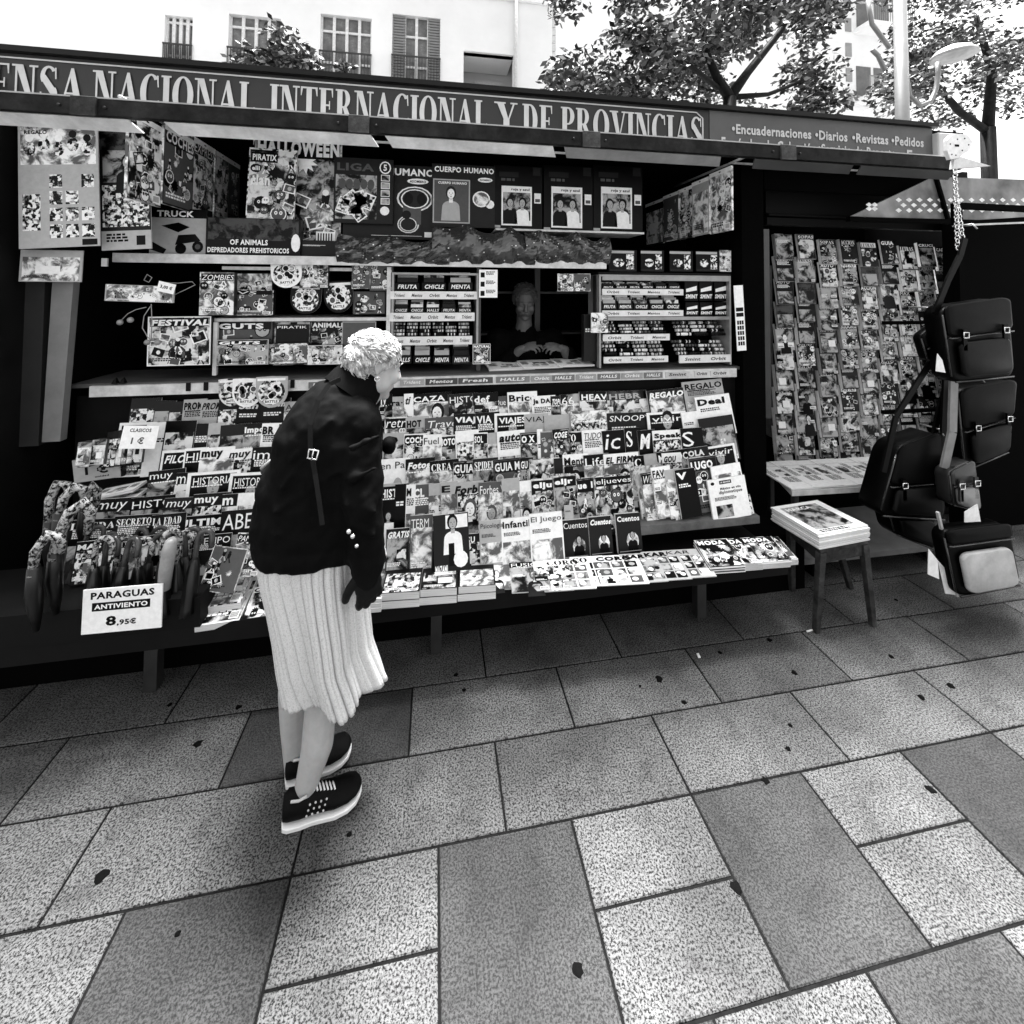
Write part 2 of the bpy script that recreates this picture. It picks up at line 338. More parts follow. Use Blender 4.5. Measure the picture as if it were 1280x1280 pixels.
    if title:
        bigh = .34*h if style == 'big' else th
        col = ink if tone not in 'PQBR' else 'w'
        if style == 'framed': col = 'w'
        if style == 'busy': L.append((rect(w*.04, h*.97-bigh*1.25, w*.96, h*.97), 8, rg.choice('kkdw') if tone != 'w' else 'k')); col = 'w' if L[-1][2] != 'w' else 'k'
        y = h*.95-bigh-(h*.03 if style == 'framed' else 0)
        m = .12 if style == 'framed' else .05
        texts.append((title, w*m, y, max(tw, w*.5) if style != 'framed' else w*(1-2*m), bigh*.92, col, 10))
        if style in ('mast', 'text', 'framed') and rg.random() < .7: lines(L, w*.1, y-h*.01, w*.7, 1, h*.022, col, rg, 9)
    return L
LAY = .00022
def printed(name, O, ux, uy, w, h, t, style, tone, title='', seed=0, parent=None, edge='page', shear=0., outline=None, curl=0., extra=None, remap=None):
    """a flat printed thing: O is its lower left corner, ux to the right, uy up; thickness goes away from the viewer"""
    rg = random.Random(seed*7919+13); ux = ux.normalized(); n = ux.cross(uy).normalized(); uy = n.cross(ux).normalized()
    texts = []; L = cover(w, h, style, tone, title, rg, texts)
    if extra: extra(L, texts, w, h)
    if remap: L = [(a_, b_, remap.get(c_, c_)) for a_, b_, c_ in L]
    mb = MB(); e = PIX[edge]
    zz = (lambda x, y: curl*((y/h)**2)*w) if curl else (lambda x, y: 0.)
    if curl:
        N = 6
        for i in range(N):
            y0, y1 = h*i/N, h*(i+1)/N; z0, z1 = zz(0, y0), zz(0, y1)
            mb.add([(0, y0, z0), (w, y0, z0), (w, y1, z1), (0, y1, z1)], [(0, 1, 2, 3)], PIX[tone], True)
            mb.add([(0, y0, z0-t), (w, y0, z0-t), (w, y1, z1-t), (0, y1, z1-t)], [(3, 2, 1, 0)], PIX['w'])
            mb.add([(0, y0, z0-t), (0, y0, z0), (0, y1, z1), (0, y1, z1-t)], [(0, 1, 2, 3)], e)
            mb.add([(w, y0, z0-t), (w, y0, z0), (w, y1, z1), (w, y1, z1-t)], [(3, 2, 1, 0)], e)
        mb.add([(0, 0, -t), (w, 0, -t), (w, 0, 0), (0, 0, 0)], [(0, 1, 2, 3)], e)
        z1 = zz(0, h); mb.add([(0, h, z1-t), (w, h, z1-t), (w, h, z1), (0, h, z1)], [(3, 2, 1, 0)], e)
    else:
        op = outline or rect(0, 0, w, h); k = len(op)
        mb.add([(x, y, 0) for x, y in op], [tuple(range(k))], PIX[tone])
        mb.add([(x, y, -t) for x, y in op], [tuple(range(k))[::-1]], PIX['w' if edge == 'page' else tone])
        mb.add([(x, y, 0) for x, y in op]+[(x, y, -t) for x, y in op], [(i, i+k, (i+1) % k+k, (i+1) % k) for i in range(k)], e)
    for p, l, tk in L:
        if curl:
            ys = [q[1] for q in p]; lo, hi = min(ys), max(ys)
            if len(p) == 4 and hi-lo > h/5 and abs(p[0][1]-p[1][1]) < 1e-6:
                x0, x1 = p[0][0], p[1][0]; N = 5
                for i in range(N):
                    a, b = lo+(hi-lo)*i/N, lo+(hi-lo)*(i+1)/N
                    mb.add([(x0, a, zz(0, a)+LAY*(l+3)), (x1, a, zz(0, a)+LAY*(l+3)), (x1, b, zz(0, b)+LAY*(l+3)), (x0, b, zz(0, b)+LAY*(l+3))], [(0, 1, 2, 3)], PIX[tk])
                continue
        mb.add([(x, y, zz(x, y)+LAY*(l+(3 if curl else 0))) for x, y in p], [tuple(range(len(p)))], PIX[tk])
    for s, x0, y0, tw, thh, tk, l in texts:
        if l == 10 and len(s) < 9 and rg.random() < .6 and all(c_ in ROMAN for c_ in s):
            tm = MB(); roman_word(tm, s, x0, x0+tw*.9, y0, thh, 0.); vs = [(v_[0], v_[2]) for v_ in tm.v]; fs = tm.f
            for j_, f_ in enumerate(fs): mb.add([(min(vs[i_][0], w), vs[i_][1], zz(0, vs[i_][1])+LAY*(l+(3 if curl else 0))+.00001*(j_ % 7)) for i_ in f_], [tuple(range(len(f_)))[::1]], PIX[tk])
            continue
        vs, fs = fit_text(s, x0, y0, tw, thh, rg.choice((.0, .03, .05)) if l == 10 else .035, rg.choice((0, 0, .22)) if l == 10 else shear)
        mb.add([(min(x, w*1.0), y, zz(x, y)+LAY*(l+(3 if curl else 0))) for x, y in vs], fs, PIX[tk])
    # origin at the middle of the lower edge
    mb.v = [(v[0]-w/2, v[1], v[2]) for v in mb.v]
    C = O+ux*(w/2)
    mw = Matrix(((ux.x, uy.x, n.x, C.x), (ux.y, uy.y, n.y, C.y), (ux.z, uy.z, n.z, C.z), (0, 0, 0, 1)))
    return mb.build(name, PRM, parent, mw=mw)
def lean(deg, yaw=0., roll=0.):
    """axes of something standing on the X direction, leaning back by deg"""
    R = Matrix.Rotation(math.radians(yaw), 3, 'Z') @ Matrix.Rotation(math.radians(-deg), 3, 'X') @ Matrix.Rotation(math.radians(roll), 3, 'Y')
    return R @ Vector((1, 0, 0)), R @ Vector((0, 0, 1))
ORD = ['first', 'second', 'third', 'fourth', 'fifth', 'sixth', 'seventh', 'eighth', 'ninth', 'tenth', 'eleventh', 'twelfth', 'thirteenth', 'fourteenth', 'fifteenth', 'sixteenth', 'seventeenth', 'eighteenth', 'nineteenth', 'twentieth']
TONEW = {'k': 'black', 'd': 'dark', 'm': 'dark grey', 'g': 'grey', 'l': 'light grey', 'w': 'white', 'P': 'dark', 'Q': 'busy', 'R': 'pale', 'S': 'black', 'B': 'crowded'}
STYW = {'mast': 'portrait cover', 'busy': 'crowded sticker cover', 'framed': 'framed black cover', 'text': 'text heavy cover', 'news': 'newsprint page', 'pic': 'picture cover', 'sky': 'landscape cover', 'big': 'huge lettered cover', 'plain': 'plain cover', '': 'bare cover'}
# ================================================================== GROUND
def granite(v, name, contrast=1.):
    m, t, b = newmat(name); N = t.nodes; L = t.links
    tc = N.new('ShaderNodeTexCoord')
    n1 = N.new('ShaderNodeTexNoise'); n1.inputs['Scale'].default_value = 170; n1.inputs['Detail'].default_value = 3; n1.inputs['Roughness'].default_value = .7
    n2 = N.new('ShaderNodeTexNoise'); n2.inputs['Scale'].default_value = 3.; n2.inputs['Detail'].default_value = 5
    L.new(tc.outputs['Object'], n1.inputs['Vector']); L.new(tc.outputs['Object'], n2.inputs['Vector'])
    cr = N.new('ShaderNodeValToRGB'); e = cr.color_ramp.elements
    lo = v*(.05 if contrast > .9 else .3)
    e[0].position = .43; e[0].color = (lo,)*3+(1,); e[1].position = .58; e[1].color = (v*(1.45 if contrast > .9 else 1.5),)*3+(1,)
    x = e.new(.47); x.color = (v*.75,)*3+(1,)
    L.new(n1.outputs['Fac'], cr.inputs[0])
    mr = N.new('ShaderNodeMapRange'); mr.inputs[1].default_value = .3; mr.inputs[2].default_value = .7; mr.inputs[3].default_value = .52; mr.inputs[4].default_value = 1.2
    L.new(n2.outputs['Fac'], mr.inputs[0])
    n3 = N.new('ShaderNodeTexNoise'); n3.inputs['Scale'].default_value = 11.; n3.inputs['Detail'].default_value = 8; n3.inputs['Roughness'].default_value = .7; L.new(tc.outputs['Object'], n3.inputs['Vector'])
    m3 = N.new('ShaderNodeMapRange'); m3.inputs[1].default_value = .3; m3.inputs[2].default_value = .5; m3.inputs[3].default_value = .6; m3.inputs[4].default_value = 1.; L.new(n3.outputs['Fac'], m3.inputs[0])
    mm = N.new('ShaderNodeMath'); mm.operation = 'MULTIPLY'; L.new(mr.outputs[0], mm.inputs[0]); L.new(m3.outputs[0], mm.inputs[1])
    mx = N.new('ShaderNodeVectorMath'); mx.operation = 'SCALE'; L.new(cr.outputs[0], mx.inputs[0]); L.new(mm.outputs[0], mx.inputs['Scale'])
    L.new(mx.outputs[0], b.inputs['Base Color']); b.inputs['Roughness'].default_value = .8; b.inputs['Specular IOR Level'].default_value = .2
    bp = N.new('ShaderNodeBump'); bp.inputs['Strength'].default_value = .35; bp.inputs['Distance'].default_value = .002
    L.new(n1.outputs['Fac'], bp.inputs['Height']); L.new(bp.outputs[0], b.inputs['Normal'])
    return m
GR = [granite(.08, 'light_granite'), granite(.068, 'speckled_granite'), granite(.028, 'dark_granite', .5), granite(.086, 'pale_granite'), granite(.058, 'stained_granite')]
SW, SD, SX, SY = .6302865, .2804541, -.5540162, 1.4215676
mb = MB(); mb.box(-60, 60, -40, 90, -.3, -.006); mb.build('ground', gm(.16, .9, 0, .3, .6), origin=(0, 0, -.3))['kind'] = 'structure'
mb = MB(); mb.box(-8, 9, -3, 8, -.02, -.004); mb.build('pavement_joints', gm(.006, .95, 0, .5, 40., 0, .05), origin=(0, 0, -.02))['kind'] = 'structure'
mb = MB(); rg = random.Random(3)
def slab(x0, x1, y0, y1, m):
    g = .0036; c = .0025
    x0 += g; x1 -= g; y0 += g; y1 -= g; j = lambda: rg.uniform(-.0008, .0008)
    z = [j() for _ in range(4)]
    vs = [(x0, y0, -.015), (x1, y0, -.015), (x1, y1, -.015), (x0, y1, -.015), (x0, y0, z[0]-c), (x1, y0, z[1]-c), (x1, y1, z[2]-c), (x0, y1, z[3]-c),
          (x0+c, y0+c, z[0]), (x1-c, y0+c, z[1]), (x1-c, y1-c, z[2]), (x0+c, y1-c, z[3])]
    mb.add(vs, [(0,1,5,4),(1,2,6,5),(2,3,7,6),(3,0,4,7),(4,5,9,8),(5,6,10,9),(6,7,11,10),(7,4,8,11),(8,9,10,11)], m)
for r in range(0, 22):
    for k in range(-9, 13):
        o = 0 if r % 2 else .5
        x0 = (k+o)*SW+.5540162
        m = rg.choice([0, 0, 4, 1, 3, 0, 1]); 
        if r == 1 and k == -2: m = 1
        if (r, k) == (1, -2): m = 2
        slab(x0, x0+SW, SY+r*SD, SY+(r+1)*SD, m)
for blk in range(0, 9):
    y1 = SY-blk*.4275; y0 = y1-.4275
    for j in range(-15, 18):
        x0 = .5540162+(.5+2/3*j+(blk % 2)*(1/3))*SW; x1 = x0+SW*2/3
        if j % 2 == 0: slab(x0, x1, y0, y1, 2)
        else: slab(x0, x1, y0+.214, y1, rg.choice([3, 0])); slab(x0, x1, y0, y0+.214, rg.choice([1, 4, 0]))
pv = mb.build('pavement', GR, origin=(0, 0, 0)); pv['kind'] = 'structure'
# trodden chewing gum and a stub
gum = gm(.002, .9, 0, .3, 90., 0, .05)
def blot(px, py, r, k):
    c = PZ(px, py, 0); b = MB(); n = 13; g = random.Random(k); top = []; bot = []
    for i in range(n):
        a = 2*math.pi*i/n; q = r*g.uniform(.65, 1.15); top.append((c.x+q*.75*math.cos(a), c.y+q*.75*math.sin(a), .0032)); bot.append((c.x+q*math.cos(a), c.y+q*math.sin(a), .0006))
    b.add(bot+top, [tuple(range(n, 2*n))]+[(i, (i+1) % n, (i+1) % n+n, i+n) for i in range(n)], 0, True)
    return b.build('gum_spot', gum, origin=(c.x, c.y, 0))
spots = [(127,1095,.019,'large black gum spot at the left end of the pavement, on a long light slab'),(247,930,.016,'black gum spot left of the woman, behind her heel'),(298,884,.012,'black gum spot just behind the woman under the dark umbrella bundle'),
 (212,881,.010,'small black gum spot in the shadow near the bench leg'),(437,1043,.009,'small gum spot just in front of the near shoe toe'),(824,849,.017,'ragged black gum spot in the middle of the pavement'),(855,878,.011,'gum spot close to a slab joint right of the ragged one'),
 (988,907,.010,'upper of two gum spots on one bright slab'),(985,936,.011,'lower of two gum spots on one bright slab'),(957,976,.014,'gum spot at the far edge of a long dark slab'),(1163,987,.015,'gum spot on a bright slab at the right side'),
 (1152,872,.015,'gum spot on the slab right of the stool front'),(1188,857,.017,'wide gum spot nearest the right edge below the bags'),(1114,821,.014,'gum spot right of the stool legs'),(993,841,.014,'gum spot in front of the stool towards the left'),(962,800,.013,'gum spot left of the stool front leg'),
 (900,816,.011,'gum spot in front of the tray corner'),(920,1110,.016,'gum spot pressed into a joint at the lower right'),(722,1212,.016,'gum spot at the bottom edge of the photo'),(580,863,.010,'gum spot right of the pale skirt'),(570,844,.010,'gum spot just above another beside the skirt'),
 (222,1168,.008,'tiny gum spot on the dark slab at the lower left'),(1120,750,.010,'small gum spot between stool and hanging bags'),(800,858,.007,'tiny gum crumb left of the ragged gum spot')]
for i, (x, y, r, lb) in enumerate(spots): tag(blot(x, y, r, i), lb, 'gum spot', 'gum spots trodden into the pavement')
b = MB(); c = PZ(1013, 790, 0); b.tube([(c.x-.02, c.y, .005), (c.x+.015, c.y+.004, .005)], .004, 8, 0); tag(b.build('cigarette_stub', gm(.75, .8)), 'short white cigarette stub lying beside the stool leg', 'cigarette stub')
b = MB(); c = PZ(873, 820, 0); b.hexa([(c.x-.008, c.y-.012, .001), (c.x+.004, c.y-.012, .001), (c.x+.008, c.y+.01, .001), (c.x-.002, c.y+.012, .001), (c.x-.008, c.y-.012, .003), (c.x+.004, c.y-.012, .004), (c.x+.008, c.y+.01, .005), (c.x-.002, c.y+.012, .003)]); tag(b.build('paper_scrap', gm(.7, .8)), 'tiny white paper scrap lying on a slab in front of the tray', 'paper scrap')

# ================================================================== KIOSK
K = empty('newspaper_kiosk', (0, 2.8, 0), 'long dark street kiosk with a lettered fascia, raised shutters and racks of magazines', 'kiosk')
BLK = gm(.0015, .9, 0, .3, 6., 0, .03); DRK = gm(.005, .6, 0, .4, 8., 0, .12); STL = gm(.3, .4, .3, .3, 12.); WHT = gm(.62, .45, 0, .35, 14.); WOOD = gm(.3, .55, 0, .3, 5.)
def kp(mb, name, mat, label=None, parent=K, bevel=0):
    o = mb.build(name, mat, parent, bevel=bevel)
    if label: o['label'] = label
    return o
XL, XR, XE = -1.95, 2.12, 4.0
# walls and body
b = MB(); b.box(-3.4, XE, 3.55, 3.62, 0, 2.7); kp(b, 'back_wall', BLK)
b = MB(); b.box(XL-.06, XL, 2.2, 3.55, 0, 2.62); kp(b, 'side_wall', DRK)
b = MB(); b.box(XE, XE+.05, 2.75, 3.55, 0, 2.62); kp(b, 'side_wall', DRK)
xu = PYp(949, 400, 2.6).x; XP = PYp(922, 400, 2.6).x
b = MB(); b.box(XP, xu, 2.55, 3.2, .0, 2.62); kp(b, 'post', BLK)
b = MB(); b.box(xu+.003, PYp(960, 400, 2.6).x, 2.58, 2.66, PYp(955, 522, 2.6).z, 2.1); kp(b, 'post', gm(.05, .4, .3, .3, 4.), 'grey metal upright left of the tall magazine board')
b = MB(); b.box(-3.4, XL-.06, 2.3, 2.36, 0, 2.5); kp(b, 'front_panel', BLK)
YE = 2.5; a = PYp(66, 350, YE); c = PYp(93, 350, YE); z0 = PYp(70, 552, YE).z; z1 = PYp(90, 330, YE).z
b = MB(); b.hexa([(a.x-.02, YE, z0), (c.x-.035, YE, z0), (c.x-.035, YE+.04, z0), (a.x-.02, YE+.04, z0), (a.x, YE, z1), (c.x, YE, z1), (c.x, YE+.04, z1), (a.x, YE+.04, z1)]); kp(b, 'shutter_edge', gm(.22, .4, .2, .25, 6.), 'light metal edge of the opened left shutter')
b = MB(); b.box(a.x-.14, a.x-.04, YE+.01, YE+.06, z0-.02, z1); kp(b, 'shutter_frame', gm(.03, .4, .2, .25, 6.))
# roof and ceiling
b = MB(); b.box(-3.4, 3.42, 2.34, 3.7, 2.70, 2.742); b.box(-3.4, 3.42, 2.36, 3.6, 2.56, 2.60); kp(b, 'roof', BLK)
# fascia: dark sign board, pale service board
SG = gm(.02, .4, 0, .2, 3., 0, .3); SG2 = gm(.07, .4, 0, .2, 3., 0, .3)
xs = PYp(886, 170, 2.3).x; xe = PYp(1165, 190, 2.3).x
b = MB(); b.box(-3.4, xs, 2.3, 2.34, 2.5, 2.735); sb = kp(b, 'sign_board', SG)
b = MB(); b.box(xs+.004, xe, 2.297, 2.34, 2.5, 2.735); sb2 = kp(b, 'sign_board', SG2, 'paler grey service board at the right end of the fascia')
b = MB(); b.box(-3.4, xe+.02, 2.27, 2.36, 2.737, 2.762); kp(b, 'fascia_trim', gm(.004, .5, 0, .3, 9., 0, .2))
LT = gm(.42, .45, 0, .12, 20.)
b = MB(); b.box(-3.4, xs-.08, 2.2935, 2.2975, 2.712, 2.718, 0)
b.hexa([(xs-.08, 2.2935, 2.712), (xs-.045, 2.2935, 2.682), (xs-.045, 2.2975, 2.682), (xs-.08, 2.2975, 2.712), (xs-.08, 2.2935, 2.718), (xs-.038, 2.2935, 2.684), (xs-.038, 2.2975, 2.684), (xs-.08, 2.2975, 2.718)])
b.box(xs-.045, xs-.038, 2.2935, 2.2975, 2.5, 2.682); kp(b, 'sign_border', LT, parent=sb)
X23 = lambda px, py: PYp(px, py, 2.3).x
for word, p0, p1, py0 in (('PRENSA', -75, 108, 90), ('NACIONAL,', 117, 330, 105), ('INTERNACIONAL', 337, 610, 130), ('Y', 619, 645, 150), ('DE', 652, 692, 155), ('PROVINCIAS', 700, 878, 165)):
    b = MB(); roman_word(b, word, X23(p0, py0), X23(p1, py0), 2.515, .172, 2.2975); kp(b, 'lettering', LT, parent=sb)
def board_text(s, p0, p1, z, h, parent, y=2.2925, bold=.03, mat=LT, py=180):
    x0, x1 = X23(p0, py), X23(p1, py); vs, fs = fit_text(s, x0, 0, x1-x0, h, bold)
    b = MB(); b.add([(x, y, z+v) for x, v in vs], fs, 0); kp(b, 'lettering', mat, parent=parent)
# (heights fitted so that ascenders and descenders share one line)
for s, p0, p1, z, h in (('•Encuadernaciones', 914, 1013, 2.607, .058), ('•Diarios', 1018, 1058, 2.607, .058), ('•Revistas', 1064, 1109, 2.607, .058), ('•Pedidos', 1113, 1153, 2.607, .058),
                        ('•Fascículos de Colección', 896, 1018, 2.512, .072), ('•Servicio de Reparto', 1021, 1118, 2.512, .072), ('• Em', 1121, 1150, 2.512, .072)):
    board_text(s, p0, p1, z, h, sb2)
# raised shutter: front bar with brackets, pale underside panels, dark struts
b = MB(); b.box(-3.4, 3.02, 2.08, 2.12, 2.408, 2.476); kp(b, 'shutter_bar', rust(.012))
b = MB(); b.box(-3.4, 3.0, 2.078, 2.124, 2.477, 2.483); kp(b, 'bar_lip', gm(.35, .5))
for px in (110, 450, 737, 980):
    x = PYp(px, 150, 2.1).x; b = MB(); b.box(x-.045, x+.045, 2.068, 2.0795, 2.40, 2.478); kp(b, 'bar_joint', rust(.06 if px > 400 else .03))
    for dx in (-.09, .075):
        b = MB(); b.tube([(x+dx, 2.081, 2.44), (x+dx, 2.072, 2.44)], .006, 8); kp(b, 'bolt', rust(.03))
und = gm(.75, .5, 0, .35, 8.)
E_ = lambda px: PYp(px, 160, 2.12).x
edges = [-3.4, E_(163), E_(208), E_(464), E_(482), E_(690), E_(704), E_(898), E_(940), E_(1062), E_(1072), 3.0]
for i in range(0, 12, 2):
    x0, x1 = edges[i], edges[i+1]
    b = MB(); b.hexa([(x0, 2.10, 2.402), (x1, 2.10, 2.402), (x1+.03, 2.158, 2.366-.003*i*0), (x0+.03, 2.158, 2.366), (x0, 2.106, 2.4065), (x1, 2.106, 2.4065), (x1+.03, 2.163, 2.370), (x0+.03, 2.163, 2.370)])
    kp(b, 'underside_panel', und if i < 6 else gm(.25, .5, 0, .3, 8.) if i < 8 else gm(.05, .5, 0, .3, 8.))
p0 = PYp(262, 164, 2.5); p1 = PYp(835, 203, 2.5); b = MB(); b.box(p0.x, p1.x, 2.49, 2.505, p0.z-.009, p0.z)
p0 = PYp(915, 203, 2.5); p1 = PYp(1112, 217, 2.5); b.box(p0.x, p1.x, 2.49, 2.505, p0.z-.009, p0.z); kp(b, 'ceiling_rail', gm(.75, .35, 0, .3, 30.))
b = MB(); b.box(XR, 3.6, 2.56, 2.60, 2.36, 2.56); kp(b, 'lintel', BLK)
# upper shelf
def sx(px, py, Y): return PYp(px, py, Y).x
def sz(px, py, Y): return PYp(px, py, Y).z
b = MB(); zt = sz(450, 322, 2.6); b.box(sx(143, 325, 2.6), sx(757, 335, 2.6), 2.6, 2.95, zt-.012, zt); kp(b, 'shelf', DRK)
b = MB(); b.box(sx(143, 325, 2.6), sx(757, 335, 2.6), 2.585, 2.599, zt-.045, zt+.002); kp(b, 'shelf_front', WHT, 'white front edge of the upper shelf')
# right end of the upper shelf, a little lower
b = MB(); z2 = sz(830, 341, 2.6); b.box(sx(748, 345, 2.6), sx(914, 345, 2.6), 2.6, 2.95, z2-.012, z2); kp(b, 'shelf', DRK)
# middle shelves left of the window
zm = sz(380, 397, 2.68); b = MB(); b.box(sx(262, 397, 2.66), sx(483, 397, 2.66), 2.655, 2.95, zm-.018, zm); kp(b, 'shelf', gm(.6, .4, 0, .3, 20.))
b = MB(); zq = sz(360, 334, 2.66); b.box(sx(278, 334, 2.66), sx(455, 336, 2.66), 2.655, 2.67, zq-.018, zq); kp(b, 'hanging_rail', gm(.65, .4, 0, .3, 20.))
b = MB(); b.box(sx(483, 400, 2.63), sx(488, 400, 2.63), 2.625, 2.66, 1.222, zt-.05); kp(b, 'shelf_upright', WHT)
b = MB(); b.box(sx(265, 430, 2.63), sx(270, 430, 2.63), 2.64, 2.66, 1.222, zm-.02); kp(b, 'shelf_upright', WHT)
# counter
zc = 1.205
b = MB(); b.box(-1.8, 2.0, 2.585, 2.98, zc-.02, zc); kp(b, 'counter', gm(.08, .5, 0, .3, 6., 0, .2))
b = MB(); b.box(-1.70, 1.905, 2.562, 2.583, zc-.062, zc-.008); cf = kp(b, 'counter_front', WHT)
for k, (p0, p1, s, t) in enumerate([(386, 430, 'HALLS', .12), (432, 470, 'Trident', .3), (500, 530, 'Trident', .35), (532, 572, 'Mentos', .04), (573, 616, 'Fresh', .06), (620, 662, 'HALLS', .18), (664, 690, 'Orbit', .3), (690, 718, 'HALLS', .15), (720, 745, 'Trident', .3), (747, 775, 'HALLS', .15), (777, 803, 'Orbit', .3), (805, 828, 'HALLS', .15), (832, 862, 'Smint', .5), (868, 886, 'Orbit', .6), (888, 911, 'Orbit', .6)]):
    o = PYp(p0, 470, 2.56); x1 = sx(p1, 470, 2.56)
    mbk = MB(); w_ = x1-o.x; z0 = zc-.052; mbk.box(o.x, x1, 2.557, 2.5615, z0, z0+.034, 0)
    vs, fs = fit_text(s, o.x+w_*.12, z0+.009, w_*.72, .019, .03, .25); mbk.add([(x, 2.5562, z) for x, z in vs], fs, 1); q = mbk.build('price_label', [gm(t, .4), gm(.8 if t < .4 else .02, .4)], K); q.parent = cf; q.matrix_parent_inverse = world_of(cf).inverted()
for px in (236, 258, 285, 312, 338, 366):
    x = sx(px, 470, 2.56); b = MB(); b.box(x-.01, x+.01, 2.5545, 2.5615, zc-.045, zc-.003); o = b.build('clip', DRK, K); o.parent = cf; o.matrix_parent_inverse = world_of(cf).inverted()
# dark apron below the counter and stepped display rack
b = MB(); b.box(-1.8, 2.05, 2.63, 2.66, .3, zc-.07); kp(b, 'apron', gm(.005, .7, 0, .4, 5., .3, .1))
# tray that carries the flat goods, and the bracket ledge at its right
b = MB(); b.box(-1.75, 1.75, 2.02, 2.6, .322, .345); b.box(-1.75, 1.76, 1.995, 2.018, .275, .352); kp(b, 'display_tray', gm(.004, .6, 0, .5, 5., 0, .15))
a = PYp(800, 663, 2.17); c = PYp(948, 650, 2.17)
b = MB(); b.hexa([(a.x, 2.16, a.z-.02), (c.x, 2.16, c.z-.012), (c.x, 2.3, c.z-.012), (a.x, 2.3, a.z-.02), (a.x, 2.16, a.z+.025), (c.x, 2.16, c.z+.025), (c.x, 2.3, c.z+.025), (a.x, 2.3, a.z+.025)]); kp(b, 'rack_ledge', gm(.13, .55, .2, .5, 14.), 'worn grey ledge under the right hand magazines')
for px, py in ((187, 865), (875, 770), (545, 800)):
    g = PZ(px, py, 0); b = MB(); b.box(g.x-.025, g.x+.025, 2.14, 2.19, 0, .32); b.box(g.x-.025, g.x+.025, 2.14, 2.5, .27, .3); kp(b, 'tray_leg', gm(.03, .5, .3, .4, 9.))
b = MB(); b.box(-1.9, 2.1, 2.26, 2.68, 0, .30); kp(b, 'plinth', BLK)  # base set forward and coloured black to stand in for shade under the tray
# glazed side bay
zh = PYp(1060, 284, 2.72).z; xl = PYp(963, 400, 2.7).x
b = MB(); b.box(xl, XE, 2.72, 2.78, zh, zh+.05); b.box(xl, XE, 2.70, 2.718, zh+.06, zh+.072); b.box(xl, XE, 2.73, 2.8, zh+.08, 2.6); kp(b, 'bay_head', gm(.002, .6, 0, .3, 5., 0, .1))
b = MB(); b.box(XR+.2, XE, 2.97, 3.0, 0, 2.0); kp(b, 'bay_back', BLK)
# interior seen through the window
b = MB(); b.box(-.2, 1.5, 3.3, 3.5, 1.66, 1.675); b.box(.2, 1.5, 3.3, 3.5, 1.35, 1.362); kp(b, 'inner_shelf', gm(.06, .5))
b = MB(); x = sx(672, 345, 3.2); b.box(x-.02, x+.02, 3.2, 3.24, 1.2, 2.4); kp(b, 'inner_post', gm(.05, .5))
# window jambs
for px in (598, 746):
    x = sx(px, 400, 2.66); b = MB(); b.box(x-.012, x+.012, 2.64, 2.70, 1.21, zt-.02 if px < 700 else z2-.02); kp(b, 'window_jamb', gm(.03, .4))
# rounded end of the fascia: a white box housing
b = MB(); x0 = xe+.004; x1 = PYp(1192, 175, 2.3).x
b.hexa([(x0, 2.26, 2.50), (x1+.06, 2.30, 2.50), (x1+.06, 2.5, 2.50), (x0, 2.5, 2.50), (x0, 2.26, 2.70), (x1+.06, 2.30, 2.72), (x1+.06, 2.5, 2.72), (x0, 2.5, 2.70)]); kp(b, 'end_housing', gm(.5, .4, 0, .2, 4.), bevel=.01)
# ================================================================== BACKGROUND
BY = 13.
FB = empty('apartment_building', (0, BY+3, 0), 'white rendered apartment block with shuttered windows and a recessed balcony behind the kiosk', 'building')
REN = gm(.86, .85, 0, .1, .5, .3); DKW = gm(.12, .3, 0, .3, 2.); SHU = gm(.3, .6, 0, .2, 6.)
bx = lambda px, py: PYp(px, py, BY)
wins = []   # x0,x1,z0,z1 openings
def W(p0, p1, y0, y1): a = bx(p0, (y0+y1)/2); c = bx(p1, (y0+y1)/2); return (a.x, c.x, bx((p0+p1)/2, y1).z, bx((p0+p1)/2, y0).z)
o1 = W(400, 464, 20, 108); o2 = W(490, 550, 20, 112); o3 = W(579, 642, 66, 190); o0 = W(285, 350, 20, 105); om = W(205, 240, 20, 100)
xs_ = sorted([om, o0, o1, o2, o3], key=lambda q: q[0]); XB1 = bx(690, 100).x
b = MB(); cur = -16.
for q in xs_:
    b.box(cur, q[0], BY, BY+.3, 0, 16); b.box(q[0], q[1], BY, BY+.3, 0, q[2]); b.box(q[0], q[1], BY, BY+.3, q[3], 16); cur = q[1]
b.box(cur, XB1, BY, BY+.3, 0, 16); b.box(-16, XB1, BY+.3, BY+9, 15.7, 16); b.box(XB1-.3, XB1, BY+.3, BY+9, 0, 15.7)
b.build('wall', REN, FB)
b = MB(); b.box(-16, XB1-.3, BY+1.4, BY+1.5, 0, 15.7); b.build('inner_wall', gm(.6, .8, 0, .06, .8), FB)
GL = gm(.3, .1, 0, .5, 1.2)
